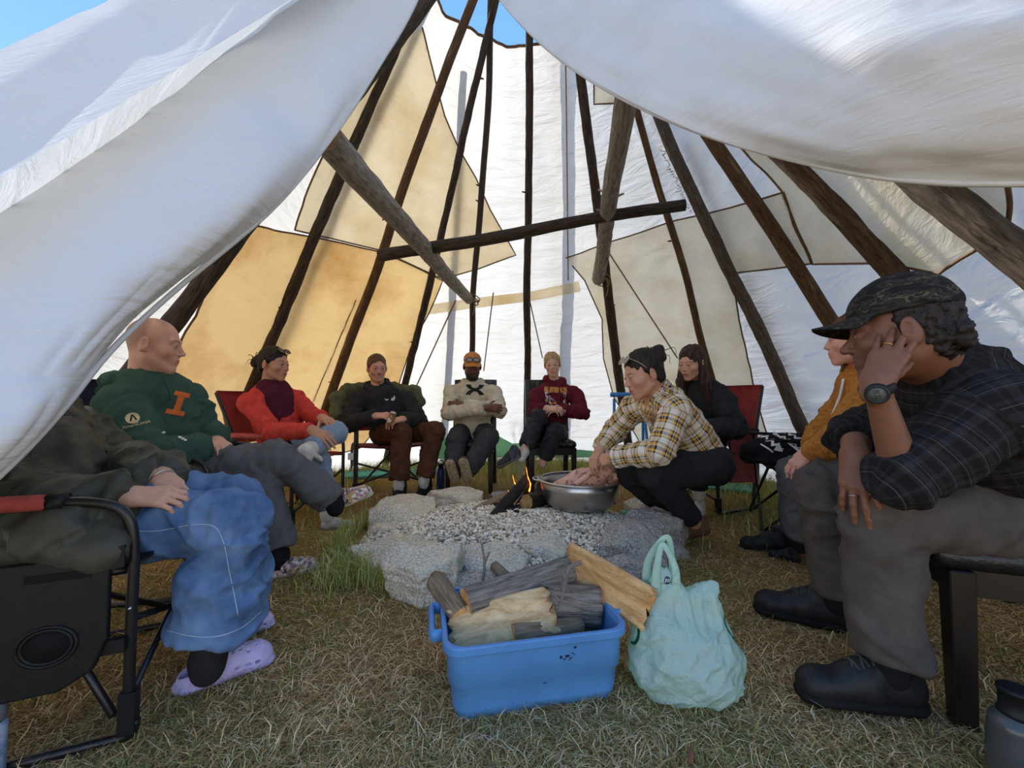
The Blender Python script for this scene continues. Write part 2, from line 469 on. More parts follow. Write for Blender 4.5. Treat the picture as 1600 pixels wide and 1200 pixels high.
def bark_mat(name, c1, c2, c3, pk=.62):
    m, t, b = nodes(name)
    tc = _n(t, 'ShaderNodeTexCoord'); mp = _n(t, 'ShaderNodeMapping'); at = _n(t, 'ShaderNodeAttribute', attribute_name='fuv')
    mp.inputs['Scale'].default_value = (7, 7, 2.2); t.links.new(at.outputs['Vector'], mp.inputs[0])
    n1 = _n(t, 'ShaderNodeTexNoise', i_Scale=5.0, i_Detail=8.0, i_Roughness=.7, i_Distortion=.4); n2 = _n(t, 'ShaderNodeTexNoise', i_Scale=1.1, i_Detail=4.0, i_Roughness=.7)
    for n in (n1, n2): t.links.new(mp.outputs[0], n.inputs['Vector'])
    r = _n(t, 'ShaderNodeValToRGB'); e = r.color_ramp.elements
    e[0].position = .36; e[0].color = rgb(c1); e[1].position = .62; e[1].color = rgb(c2)
    r2 = _n(t, 'ShaderNodeMapRange'); r2.inputs[1].default_value = pk; r2.inputs[2].default_value = pk+.05
    t.links.new(n1.outputs[0], r.inputs[0]); t.links.new(n2.outputs[0], r2.inputs[0])
    mx = _n(t, 'ShaderNodeMix', data_type='RGBA'); mx.inputs[7].default_value = rgb(c3)
    t.links.new(r2.outputs[0], mx.inputs[0]); t.links.new(r.outputs[0], mx.inputs[6]); t.links.new(mx.outputs[2], b.inputs['Base Color'])
    b.inputs['Roughness'].default_value = .85; b.inputs['Specular IOR Level'].default_value = .25
    bp = _n(t, 'ShaderNodeBump', i_Strength=.9, i_Distance=.012); t.links.new(n1.outputs[0], bp.inputs['Height']); t.links.new(bp.outputs[0], b.inputs['Normal'])
    return m
BARK = [bark_mat('dark_bark', hexc(38, 31, 26), hexc(88, 74, 62), hexc(128, 104, 80), .66),
        bark_mat('brown_pole', hexc(70, 50, 34), hexc(120, 90, 62), hexc(140, 112, 80), .6),
        bark_mat('smooth_dark_pole', hexc(58, 50, 44), hexc(88, 78, 68), hexc(100, 88, 76), .7),
        bark_mat('grey_pole', hexc(66, 56, 48), hexc(118, 104, 90), hexc(140, 124, 106), .62),
        bark_mat('patched_pole', hexc(58, 44, 34), hexc(112, 88, 66), hexc(120, 92, 68), .58),
        bark_mat('silver_log', hexc(104, 96, 86), hexc(168, 158, 145), hexc(90, 80, 72), .66)]
def log_geom(a, b, ra, rb, n=14, step=.035, rough=.06, bend=.0, seed=0):
    a = np.asarray(a, float); b = np.asarray(b, float)
    L = np.linalg.norm(b-a); m = max(4, int(L/step)); t = np.linspace(0, 1, m)
    Rm = frame(b-a)
    c = a + t[:, None]*(b-a)
    c += (Rm[:, 0]*(vnoise(np.stack([t*L*1.2, np.full(m, seed+.3), np.zeros(m)], 1))*bend)[:, None]) + (Rm[:, 1]*(vnoise(np.stack([t*L*1.2, np.full(m, seed+7.3), np.zeros(m)], 1))*bend)[:, None])
    ang = np.arange(n)*2*math.pi/n
    r = ra + (rb-ra)*t
    q = np.stack([np.tile(np.cos(ang)*2, (m, 1)), np.tile(np.sin(ang)*2, (m, 1)), np.tile(t[:, None]*L*9, (1, n))], -1)+seed*3.7
    rr = r[:, None]*(1+rough*fbm(q, 2))
    v = c[:, None]+rr[..., None]*(np.cos(ang)[None, :, None]*Rm[:, 0]+np.sin(ang)[None, :, None]*Rm[:, 1])
    v = v.reshape(-1, 3)
    f = [(i*n+k, i*n+(k+1) % n, (i+1)*n+(k+1) % n, (i+1)*n+k) for i in range(m-1) for k in range(n)]
    fuv = np.stack([np.tile(np.cos(ang)*.12, (m, 1)), np.tile(np.sin(ang)*.12, (m, 1)), np.tile(t[:, None]*L, (1, n))], -1).reshape(-1, 3)+seed
    caps = [tuple(range(n))[::-1], tuple((m-1)*n+k for k in range(n))]
    return v, f, caps, fuv
def log_obj(name, a, b, ra, rb, mat, endmat=None, seed=0, rough=.06, bend=0., n=14, step=.035, stubs=0):
    v, f, caps, fuv = log_geom(a, b, ra, rb, n, step, rough, bend, seed)
    o = mk(name, v, f+caps, [mat, endmat or mat], None, True, fuv=fuv, midx=[0]*len(f)+[1, 1])
    for p in list(o.data.polygons)[-2:]: p.use_smooth = False
    if stubs:
        rs = np.random.RandomState(int(seed*10)+5); a = np.asarray(a); b = np.asarray(b); Rm = frame(b-a)
        for k in range(stubs):
            t = rs.uniform(.12, .8); an = rs.uniform(0, 6.28); dr = Rm[:, 0]*math.cos(an)+Rm[:, 1]*math.sin(an)
            c = a+t*(b-a); r = ra+(rb-ra)*t
            vv, ff = tubeg(np.array([c+dr*r*.6, c+dr*(r+rs.uniform(.012, .035))+A(0, 0, .01)]), [.009, .005], 6)
            mk('branch_stub', vv, ff, mat, o, fuv=np.tile([[.3, .1, t]], (len(vv), 1)))
    return o
pole_line = []
for i, ((a, b, r, tone, lab), (base, top)) in enumerate(zip(POLES, PB)):
    d = top-base; end = base+d*1.16
    o = log_obj('tipi_pole', base-d*.02, end, r, r*.62, BARK[tone], seed=i*1.7, rough=.10 if tone in (0, 3, 4) else .04, bend=.02, stubs=5 if tone == 0 else 2)
    tag(o, lab, 'pole', 'tipi poles'); pole_line.append((base, top, r))

# ---------------------------------------------------------------- canvas cover
CREAM = hexc(206, 186, 150)
M_WHITE = canvas('white_canvas', (.78, .765, .72), .47, (.68, .65, .57), 1.6, .45)
M_TAN = canvas('tan_canvas', hexc(244, 212, 154), .74, hexc(200, 146, 78), 1.1, 1.0)
M_TAN2 = canvas('light_tan_canvas', hexc(244, 230, 198), .70, hexc(214, 184, 130), 1.4, .8)
M_CREAM = canvas('cream_canvas', hexc(244, 237, 220), .72, hexc(212, 194, 150), 1.6, .7)
M_SEAM = fab('seam_tape', hexc(120, 92, 62), .9)
VIRT_L = [A(-1.35, .12, 0), A(-2.15, .75, 0)]
VIRT_R = [A(2.62, 1.05, 0), A(1.75, .2, 0)]
gl = [(b, APEX+.14*unit(b-APEX*A(1, 1, 0)), .05) for b in VIRT_L]
gr = [(b, APEX+.14*unit(b-APEX*A(1, 1, 0)), .05) for b in VIRT_R]
pl = list(pole_line)
if pl[-1][0][1] < VIRT_R[0][1]+.2: gr = gr[1:]
GUIDE = gl + pl + gr
def guide_pt(g, z, out=.045):
    b, t, r = g; u = z/t[2]; p = b+(t-b)*u
    ax = A(CC[0], CC[1])+(APEX[:2]-CC)*u
    dr = p[:2]-ax; L = np.linalg.norm(dr)
    bd = unit(b[:2]-CC); w = min(1, max(0, (u-.55)/.3))
    # near the crossing the cover keeps a clean ring outside the poles
    dirn = unit((1-w)*dr/max(L, 1e-6)+w*bd)
    rad = (1-w)*L+w*((1-u)*RR+.10)
    q = ax+dirn*(rad+r*(1-.3*u)+out)
    return A(q[0], q[1], z)
ZT = 3.98
NS, NZ = 16, 110
def cover(i0, i1, z0=0.0, z1=ZT, amp=1.0):
    zz = np.linspace(z0, z1, NZ); rows = []
    for i in range(i0, i1):
        A0 = np.array([guide_pt(GUIDE[i], z) for z in zz]); A1 = np.array([guide_pt(GUIDE[i+1], z) for z in zz])
        for k in range(NS if i < i1-1 else NS+1):
            s = k/NS
            c = A0*(1-s)+A1*s
            bow = math.sin(math.pi*s)
            out = c-np.stack([np.full(NZ, CC[0]), np.full(NZ, CC[1]), zz], 1); out[:, 2] = 0
            out /= np.linalg.norm(out, axis=1)[:, None]+1e-9
            S_ = (i+s)*3.1
            w = .035*bow*vnoise(np.stack([np.full(NZ, S_*.35), zz*1.3, np.full(NZ, .5)], 1))
            w += .010*bow*ridge(np.stack([np.full(NZ, S_*.8)+zz*.9, zz*5.5, np.full(NZ, 9.5)], 1))
            w += .022*np.exp(-zz/.35)*vnoise(np.stack([np.full(NZ, S_*2.2), zz*2, np.full(NZ, 3.5)], 1))
            rows.append(c+out*(w*amp+.012*bow)[:, None])
    return np.array(rows)
walls = []
NG = len(GUIDE)
i_back0, i_back1 = 2+2, 2+7
for nm, i0, i1, lab in (('wall_left', 0, i_back0, 'left side of the white canvas tipi cover'), ('wall_back', i_back0, i_back1, 'sunlit white canvas at the back of the tipi'), ('wall_right', i_back1, NG-1, 'right side of the white canvas tipi cover')):
    g = cover(i0, i1); v = g.reshape(-1, 3); f = gridf(g.shape[0], g.shape[1])
    o = struct(mk(nm, v, f, M_WHITE), lab); walls.append((v, f, o))
VV = np.concatenate([w[0] for w in walls]); o_ = 0; FF = []
for v, f, _ in walls: FF.append(f+o_); o_ += len(v)
FF = np.concatenate(FF)
for k_, w_ in enumerate(walls): struct(mk('trim_%d' % (k_+1), *tubeg(w_[0].reshape(-1, NZ, 3)[:, -1], .012, 6), M_SEAM), 'brown hem along the top of the %s canvas' % ('left', 'back', 'right')[k_])
COVER = BVHTree.FromPolygons([tuple(q) for q in VV], [tuple(map(int, q)) for q in FF])
def hit(px, py, off=.02):
    r = unit(ray(px, py)); h = COVER.ray_cast(Vector(CAM), Vector(r))
    if h[0] is None: return None
    p = np.array(h[0]); ax = A(CC[0], CC[1], p[2]); return p+unit(ax-p)*off
def densify(poly, st=12):
    out = []
    for i in range(len(poly)):
        a = A(*poly[i]); b = A(*poly[(i+1) % len(poly)]); n = max(1, int(np.linalg.norm(b-a)/st))
        out += [a+(b-a)*k/n for k in range(n)]
    return out
def inpoly(p, poly):
    x, y = p; c = False; j = len(poly)-1
    for i in range(len(poly)):
        (xi, yi), (xj, yj) = poly[i], poly[j]
        if (yi > y) != (yj > y) and x < (xj-xi)*(y-yi)/(yj-yi)+xi: c = not c
        j = i
    return c
def panel(name, poly, mat, label, off=.02, amp=.006, seam=True, cat='canvas panel', fold=(9, 3)):
    """a canvas panel sewn inside the cover: its outline is found on the cover, its own folds are added"""
    bd = densify(poly, 12)
    xs_ = [p[0] for p in poly]; ys_ = [p[1] for p in poly]
    ins = [A(x, y) for x in np.arange(min(xs_), max(xs_), 8) for y in np.arange(min(ys_), max(ys_), 8) if inpoly((x, y), poly)]
    ins = [p for p in ins if min(np.abs(p[0]-q[0])+np.abs(p[1]-q[1]) for q in bd) > 6]
    pts = bd+ins
    r = delaunay_2d_cdt([Vector(p) for p in pts], [], [list(range(len(bd)))], 1, 1e-4)
    v2 = [np.array(p) for p in r[0]]; fc = r[2]
    v3 = []; ok = []
    for p in v2:
        h = hit(p[0], p[1], off); ok.append(h is not None); v3.append(h if h is not None else A(0, 0, 0))
    fc = [q for q in fc if all(ok[i] for i in q)]
    v3 = np.array(v3)
    ax = np.stack([np.full(len(v3), CC[0]), np.full(len(v3), CC[1]), v3[:, 2]], 1)
    inn = ax-v3; inn /= np.linalg.norm(inn, axis=1)[:, None]+1e-9
    tt = np.arctan2(v3[:, 1]-CC[1], v3[:, 0]-CC[0])
    w = ridge(np.stack([tt*fold[1]+v3[:, 2]*1.4, v3[:, 2]*fold[0]*.6-tt*5.0, np.full(len(v3), 2.2)], 1))
    v3 = v3+inn*(amp*(w+.6))[:, None]
    o = tag(mk(name, v3, fc, mat), label, cat)
    if seam:
        edge = [v3[i]+inn[i]*.004 for i in range(len(bd)) if ok[i]]
        vv, ff = tubeg(np.array(edge), .007, 5)
        mk('hem', vv, ff, M_SEAM, o)
    return o
panel('canvas_panel', [(352, 345), (420, 360), (500, 376), (590, 396), (690, 440), (668, 490), (638, 545), (610, 640), (560, 700), (420, 735), (300, 745), (215, 700), (240, 600), (300, 470)], M_TAN,
      'orange-tan wrinkled canvas panel on the left behind the red-fleece woman', .03, .020)
panel('canvas_panel', [(655, 45), (674, 120), (692, 185), (715, 235), (742, 280), (765, 330), (806, 400), (745, 422), (690, 437), (590, 392), (455, 360), (470, 310), (490, 262), (545, 140), (600, 60)], M_TAN2,
      'light tan canvas panel high on the left behind the rack log', .02, .006)
panel('canvas_panel', [(672, 476), (740, 466), (830, 456), (905, 440), (908, 456), (830, 471), (740, 482), (668, 492)], M_TAN2, 'narrow cream canvas band across the back wall above the orange cap', .012, .002, False)
panel('canvas_panel', [(885, 405), (970, 375), (1060, 346), (1150, 325), (1232, 300), (1250, 350), (1276, 412), (1215, 420), (1150, 428), (1160, 500), (1180, 600), (1205, 690), (1100, 700), (1000, 690), (960, 620), (944, 560), (942, 500), (915, 440)], M_CREAM,
      'cream canvas panel on the back right behind the woman in yellow plaid', .02, .012)
panel('canvas_panel', [(1085, 150), (1150, 215), (1226, 298), (1250, 350), (1276, 413), (1385, 411), (1478, 428), (1545, 385), (1598, 392), (1598, 250), (1400, 240), (1250, 200)], M_CREAM,
      'cream canvas panel high on the right above the camouflage cap', .012, .010)
panel('canvas_panel', [(930, 118), (985, 120), (1045, 175), (1000, 162), (930, 165)], M_CREAM, 'small cream canvas patch high behind the right rack log', .012, .004)
M_TARP = canvas('green_tarp', hexc(120, 170, 130), .5, hexc(90, 140, 105), 4, .8)
panel('tarp', [(664, 716), (668, 700), (688, 690), (705, 670), (735, 664), (770, 676), (800, 692), (830, 690), (880, 700), (960, 706), (1010, 708), (1010, 713), (900, 714), (760, 714), (700, 716)], M_TARP, 'pale green tarp along the foot of the back canvas', .05, .03, False, 'tarp', (14, 6))

# cords and seams on the back canvas
M_CORD = fab('tan_cord', hexc(150, 120, 92), .9)
for (a, b, r, lab) in (((710, 471), (645, 611), .008, 'tan cord slanting down left of the orange-cap man'), ((770, 459), (755, 580), .007, 'tan cord hanging right of the orange cap'),
                    ((827, 468), (848, 560), .007, 'tan cord slanting down left of the blonde woman'), ((887, 92), (889, 440), .006, 'straight brown cord down the back canvas above the blonde woman'),
                    ((551, 470), (484, 628), .006, 'thin brown cord on the orange-tan panel'), ((948, 388), (1062, 560), .007, 'pale cord slanting across the cream panel behind the plaid shirt')):
    pts = [hit(a[0]+(b[0]-a[0])*t, a[1]+(b[1]-a[1])*t, .05) for t in np.linspace(0, 1, 14)]
    pts = [p for p in pts if p is not None]
    tag(mk('cord', *tubeg(np.array(pts), r, 6), M_CORD), lab, 'cord')
# poles leaning on the outside of the cover, seen as shadows through the canvas
for (a, b, r, lab) in (((868, 130), (872, 690), .05, 'pole outside the back canvas showing as a straight shadow above the blonde woman'), ((606, 150), (385, 660), .05, 'pole outside the left canvas showing as a shadow right of the knotty pole'),
                    ((727, 96), (690, 720), .045, 'pole outside the back canvas showing as a shadow left of the orange cap'), ((1120, 330), (1245, 620), .05, 'pole outside the right canvas showing as a shadow right of the thick grey pole')):
    pa = hit(*a, off=-.10); pb = hit(*b, off=-.10)
    if pa is None or pb is None: continue
    d = pa-pb
    up = 0.0 if a[0] == 727 else .35
    tag(log_obj('leaning_pole', pb-d*(pb[2]/max(d[2], .1)), pa+d*up, r, r*.8, BARK[0], seed=a[0], rough=.1, bend=.01), lab, 'pole')

# ---------------------------------------------------------------- rack logs
def on_pole(i, py):
    b, t, r = pole_line[i]
    for u in np.linspace(0, 1, 400):
        p = b+(t-b)*u; q = p-CAM
        yy = q[1]*CP+q[2]*SP; vv = -q[1]*SP+q[2]*CP
        if 600-F*vv/yy <= py: return p
    return t
e1 = on_pole(4, 470)+A(-.05, -.06, 0); e2 = on_pole(6, 440)+A(-.09, -.06, 0)
Mend = fab('cut_wood_end', hexc(150, 120, 88), .8, .3, 30)
n1 = P(518, 222, 1.72); n1 = n1+(n1-e1)*.02
tag(log_obj('rack_log', e1, n1, .055, .068, BARK[5], Mend, seed=21, rough=.05, bend=.012, n=20, stubs=3), 'thick pale grey log running overhead towards the left canvas flap', 'log', 'drying rack logs')
n2 = P(978, 140, 1.62); n2 = n2+(n2-e2)*.03
tag(log_obj('rack_log', e2, n2, .062, .046, BARK[5], Mend, seed=33, rough=.05, bend=.012, n=20, stubs=3), 'pale grey log running overhead beneath the right canvas flap', 'log', 'drying rack logs')
c1 = P(592, 400, 3.05); c2 = P(1071, 321, 2.62)
tag(log_obj('rack_log', c1, c2, .046, .036, BARK[0], Mend, seed=44, rough=.06, bend=.02, n=16, stubs=2), 'dark crossbar log lying across the two pale rack logs', 'log', 'drying rack logs')
for c, dr, lab in ((e1, n1-e1, 'rope lashing the left rack log to a thin pole'), (e2, n2-e2, 'rope lashing the right rack log to the rough black pole')):
    Rm = frame(A(.35, .1, 1.)); pts = []
    for k in range(60):
        an = k*.62; pts.append(c+A(0.03, 0, 0)+Rm[:, 0]*.085*math.cos(an)+Rm[:, 1]*.085*math.sin(an)+Rm[:, 2]*(.03*math.sin(k*.21)))
    pts += [c+A(.06, -.09, -.04), c+A(.07, -.1, -.12), c+A(.05, -.1, -.2)]
    tag(mk('rope_lashing', *tubeg(smooth_path(pts, 3), .006, 6), M_CORD), lab, 'rope')

# ---------------------------------------------------------------- entrance flaps
def patch(name, ctl, mat, nu, nv, disp=None, parent=None):
    c = np.array([[P(*q) for q in row] for row in ctl])
    g = crom(c, np.linspace(0, 1, nu)); g = np.swapaxes(crom(np.swapaxes(g, 0, 1), np.linspace(0, 1, nv)), 0, 1)
    v = g.reshape(-1, 3).copy(); f = gridf(nu, nv)
    if disp is not None:
        n = vnormals(v, f)
        uu, ww = np.meshgrid(np.linspace(0, 1, nu), np.linspace(0, 1, nv), indexing='ij')
        v = v+n*disp(uu.ravel(), ww.ravel(), v)[:, None]
    return mk(name, v, f, mat, parent)
M_FLAP = canvas('flap_canvas', (.68, .67, .65), .06, (.61, .595, .56), 3.0, .35, 1400, (3.0, .25))
M_FLAP2 = canvas('upper_flap_canvas', (.64, .635, .62), .06, (.52, .51, .485), 5.0, .5, 1400, (3.0, .12))
L_CTL = [  # columns from the free edge outwards to the left, each from the top down
    [(715, -160, 2.25), (652, 0, 1.86), (592, 104, 1.62), (530, 200, 1.42), (432, 320, 1.20), (276, 452, 1.01), (178, 543, .90), (98, 640, .80), (0, 742, .72), (-240, 950, .60)],
    [(690, -170, 2.20), (600, 0, 1.74), (540, 100, 1.50), (478, 205, 1.28), (385, 322, 1.09), (233, 454, .93), (130, 548, .82), (48, 645, .73), (-55, 745, .66), (-310, 950, .55)],
    [(640, -180, 2.1), (520, 0, 1.60), (455, 105, 1.38), (390, 205, 1.18), (300, 330, 1.01), (175, 440, .88), (45, 550, .77), (-60, 640, .69), (-170, 720, .62), (-420, 930, .52)],
    [(560, -185, 2.0), (410, 5, 1.52), (335, 100, 1.30), (252, 195, 1.12), (150, 305, .97), (20, 405, .86), (-110, 505, .77), (-220, 595, .69), (-330, 685, .62), (-560, 880, .52)],
    [(490, -185, 2.05), (332, 28, 1.54), (242, 118, 1.33), (130, 218, 1.14), (0, 332, .98), (-130, 420, .88), (-260, 510, .80), (-370, 590, .72), (-470, 670, .66), (-700, 850, .56)],
    [(470, -215, 2.35), (304, -6, 1.92), (208, 78, 1.70), (96, 166, 1.48), (-50, 270, 1.28), (-190, 355, 1.14), (-330, 445, 1.0), (-440, 530, .90), (-540, 620, .82), (-780, 810, .70)],
    [(430, -225, 2.4), (236, -30, 2.0), (146, 34, 1.80), (38, 98, 1.60), (-100, 180, 1.42), (-240, 270, 1.26), (-380, 370, 1.1), (-490, 460, .98), (-600, 550, .90), (-840, 770, .76)],
    [(415, -215, 2.8), (205, -30, 2.4), (108, 20, 2.2), (-4, 74, 2.0), (-150, 150, 1.8), (-300, 250, 1.6), (-440, 350, 1.4), (-560, 450, 1.24), (-680, 560, 1.1), (-940, 800, .92)],
]
def ldisp(u, w, v):
    fold = 0*u
    s = w-.30+.35*(u-.2); fold += .035*np.exp(-(s/.035)**2)*np.exp(-((u-.22)/.13)**2)
    fold += .012*vnoise(np.stack([u*7, w*5, u*0], 1))+.004*ridge(np.stack([u*16+w*6, w*9, u*0+4.4], 1))
    return fold
lf = patch('door_flap', L_CTL, M_FLAP, 150, 190, ldisp)
tag(lf, 'large white canvas door flap filling the upper left, folded back at the entrance', 'canvas flap')
R_CTL = [  # from the lower free edge upwards, each from left to right
    [(745, -60, 2.050), (782, 0, 1.820), (850, 72, 1.560), (950, 142, 1.320), (1100, 210, 1.100), (1300, 264, 0.920), (1450, 285, 0.830), (1600, 288, 0.770), (1800, 285, 0.720)],
    [(775, -90, 1.947), (830, -30, 1.729), (900, 40, 1.482), (1000, 105, 1.254), (1130, 165, 1.045), (1310, 215, 0.874), (1450, 232, 0.788), (1600, 235, 0.731), (1820, 230, 0.684)],
    [(830, -150, 1.865), (910, -100, 1.656), (980, -30, 1.420), (1070, 35, 1.201), (1180, 85, 1.001), (1330, 125, 0.837), (1460, 140, 0.755), (1610, 140, 0.701), (1840, 130, 0.655)],
    [(900, -240, 1.845), (990, -190, 1.638), (1060, -120, 1.404), (1140, -50, 1.188), (1230, -5, 0.990), (1360, 25, 0.828), (1480, 40, 0.747), (1620, 40, 0.693), (1860, 30, 0.648)],
    [(980, -360, 1.886), (1080, -310, 1.674), (1150, -240, 1.435), (1220, -170, 1.214), (1300, -120, 1.012), (1410, -85, 0.846), (1510, -70, 0.764), (1640, -70, 0.708), (1880, -80, 0.662)],
    [(1060, -500, 1.968), (1160, -460, 1.747), (1230, -390, 1.498), (1300, -320, 1.267), (1380, -270, 1.056), (1480, -235, 0.883), (1570, -220, 0.797), (1690, -215, 0.739), (1920, -220, 0.691)],
]
def rdisp(u, w, v):
    d = .016*vnoise(np.stack([u*4+w*2, w*4-u*2, u*0+1.1], 1))+.004*vnoise(np.stack([u*14, w*14, u*0+6.1], 1))
    d += .022*np.exp(-((u-.45-.35*(w-.5))/.10)**2)
    return d
rf = patch('door_flap', R_CTL, M_FLAP2, 110, 170, rdisp)
tag(rf, 'shaded white canvas flap sagging across the upper right of the entrance', 'canvas flap')
for fl, row in ((lf, L_CTL[0]), (rf, R_CTL[0])):
    pts = crom(np.array([P(*q) for q in row]), np.linspace(0, 1, 60))
    mk('hem', *tubeg(pts, .006, 6), M_FLAP2, fl)
# ================================================================ GRASS
PC = A(0.03, 2.55); PR = A(.95, .74)       # fire pit centre and half axes
def in_pit(x, y, g=1.0): return ((x-PC[0])/PR[0]/g)**2+((y-PC[1])/PR[1]/g)**2 < 1
def blades(name, x, y, L, wd, el, col, curl, label, z0=0.0, az=None):
    n = len(x); az = RNG.uniform(0, 2*math.pi, n) if az is None else az
    dx, dy = np.cos(az), np.sin(az); sx, sy = -dy, dx
    z = gz(x, y)+z0-.003
    p0 = np.stack([x, y, z], 1)
    d0 = np.stack([dx*np.cos(el), dy*np.cos(el), np.sin(el)], 1); e2 = el-curl
    a2 = az+RNG.normal(0, .5, n)
    d1 = np.stack([np.cos(a2)*np.cos(e2), np.sin(a2)*np.cos(e2), np.sin(e2)], 1)
    p1 = p0+d0*(L*.55)[:, None]; p2 = p1+d1*(L*.45)[:, None]
    p1[:, 2] = np.maximum(p1[:, 2], z+.003); p2[:, 2] = np.maximum(p2[:, 2], z+.002)
    sd = np.stack([sx, sy, np.zeros(n)], 1)*(wd*.5)[:, None]
    v = np.stack([p0-sd, p0+sd, p1+sd*.9, p1-sd*.9, p2+sd*.25, p2-sd*.25], 1).reshape(-1, 3)
    b = np.arange(n)*6
    f = np.concatenate([np.stack([b, b+1, b+2, b+3], 1), np.stack([b+3, b+2, b+4, b+5], 1)])
    c = np.repeat(col, 6, 0)
    o = mk(name, v, f, vcol('grass_blade', .9, spec=.06), None, False, col=c)
    tag(o, label, 'grass', kind='stuff'); return o
def scatter(n, pw=1.3, y0=.72, y1=5.6):
    u = RNG.uniform(0, 1, n); q = 1-pw
    y = (y0**q+u*(y1**q-y0**q))**(1/q)
    x = RNG.uniform(-1.32, 1.32, n)*y
    k = (np.hypot(x-CC[0], y-CC[1]) < RR-.02) & ~in_pit(x, y, .96)
    return x[k], y[k]
def greenness(x, y):
    g = .5+.9*fbm(np.stack([x*1.5, y*1.5, x*0+8.8], -1), 3)
    g += .65*np.exp(-((np.hypot(x-CC[0], y-CC[1])-RR)/.55)**2)
    g -= .55*np.exp(-(((x+.15)/.75)**2+((y-1.25)/.5)**2))
    return np.clip(g, 0, 1)
x, y = scatter(190000)
g = greenness(x, y); isg = RNG.uniform(0, 1, len(x)) < g*.30
n = len(x)
straw = np.array([hexc(230, 196, 138), hexc(206, 168, 112), hexc(178, 140, 90), hexc(238, 212, 164), hexc(146, 112, 72)])[RNG.randint(0, 5, n)]
grn = np.array([hexc(132, 142, 74), hexc(110, 122, 60), hexc(150, 152, 92), hexc(96, 104, 52)])[RNG.randint(0, 4, n)]
col = np.where(isg[:, None], grn, straw)*RNG.uniform(.7, 1.15, (n, 1))
L = np.where(isg, RNG.uniform(.02, .055, n), RNG.uniform(.025, .085, n))
el = np.where(isg, RNG.uniform(.3, 1.3, n), np.abs(RNG.normal(0, .28, n)))
blades('dry_grass', x, y, L, RNG.uniform(.0014, .0032, n), el, col, np.where(isg, .5, .45), 'matted dry straw and short grass covering the ground')
# taller green fringe by the walls and round the stones
th = RNG.uniform(0, math.pi*2, 60000); rr = RR-np.abs(RNG.normal(0, .60, 60000))-.02
x = CC[0]+rr*np.cos(th); y = CC[1]+rr*np.sin(th)
k = (y > 2.3) & (vnoise(np.stack([x*2, y*2, x*0], 1)) > -.35); x, y = x[k], y[k]
th = RNG.uniform(2.5, 4.2, 1500); q = 1.05+np.abs(RNG.normal(0, .06, 1500))
x = np.concatenate([x, PC[0]+PR[0]*q*np.cos(th)]); y = np.concatenate([y, PC[1]+PR[1]*q*np.sin(th)])
x = np.concatenate([x, RNG.normal(-.80, .07, 600)]); y = np.concatenate([y, RNG.normal(1.98, .07, 600)])
n = len(x)
grn = np.array([hexc(156, 172, 88), hexc(134, 152, 72), hexc(180, 182, 112), hexc(208, 194, 136)])[RNG.randint(0, 4, n)]*RNG.uniform(.75, 1.15, (n, 1))
blades('green_grass', x, y, RNG.uniform(.06, .17, n), RNG.uniform(.002, .004, n), RNG.uniform(.75, 1.5, n), grn, RNG.uniform(.3, 1.1, n), 'longer green grass along the foot of the canvas and stones')
# a few seed-head stalks standing up
for k, (px, py, d, h) in enumerate([(1308, 852, 1.35, .21), (1280, 960, 1.38, .09), (1372, 1090, 1.14, .07), (1348, 1090, 1.17, .07), (1010, 735, 3.9, .3), (1095, 735, 4.1, .34), (1055, 735, 4.2, .26)]):
    b = G(px, max(py, 700)+0, 0) if False else A((px-800)/640*d, d, 0)
    lean = A(.10+.05*(k % 3), .02, 0)*h*2
    pts = smooth_path([b, b+A(0, 0, h*.5)+lean*.3, b+A(0, 0, h)+lean], 5)
    r = np.linspace(.0016, .001, len(pts)); r[-5:-1] = .004
    tag(mk('grass_stalk', *tubeg(pts, r, 5), fab('stalk_straw', hexc(176, 164, 110), .9)),
        ['tall seed stalk in front of the right man\'s far trouser leg', 'short seed head beside the far black boot', 'grass tip in front of the near black boot heel', 'grass tip in front of the near black boot toe', 'tall seed stalk behind the steel basin', 'tall seed stalk against the back canvas by the plaid sleeve', 'fine seed stalk by the blonde woman\'s chair'][k], 'grass stalk')

# ================================================================ FIRE PIT
def granite(name, c1, c2, c3):
    m, t, b = nodes(name)
    tc = _n(t, 'ShaderNodeTexCoord')
    n1 = _n(t, 'ShaderNodeTexNoise', i_Scale=110.0, i_Detail=3.0, i_Roughness=.7); n2 = _n(t, 'ShaderNodeTexNoise', i_Scale=7.0, i_Detail=5.0, i_Roughness=.6); n3 = _n(t, 'ShaderNodeTexVoronoi', i_Scale=55.0)
    for n in (n1, n2, n3): t.links.new(tc.outputs['Object'], n.inputs['Vector'])
    r = _n(t, 'ShaderNodeValToRGB'); e = r.color_ramp.elements; e[0].position = .38; e[0].color = rgb(c1); e[1].position = .6; e[1].color = rgb(c2)
    t.links.new(n1.outputs[0], r.inputs[0])
    r2 = _n(t, 'ShaderNodeMapRange'); r2.inputs[1].default_value = .45; r2.inputs[2].default_value = .7; r2.inputs[4].default_value = .75; t.links.new(n2.outputs[0], r2.inputs[0])
    mx = _n(t, 'ShaderNodeMix', data_type='RGBA'); mx.inputs[7].default_value = rgb(c3)
    t.links.new(r2.outputs[0], mx.inputs[0]); t.links.new(r.outputs[0], mx.inputs[6]); t.links.new(mx.outputs[2], b.inputs['Base Color'])
    b.inputs['Roughness'].default_value = .85; b.inputs['Specular IOR Level'].default_value = .3
    b1 = _n(t, 'ShaderNodeBump', i_Strength=.6, i_Distance=.006); t.links.new(n1.outputs[0], b1.inputs['Height'])
    b2 = _n(t, 'ShaderNodeBump', i_Strength=.7, i_Distance=.03); t.links.new(n2.outputs[0], b2.inputs['Height']); t.links.new(b1.outputs[0], b2.inputs['Normal']); t.links.new(b2.outputs[0], b.inputs['Normal'])
    return m
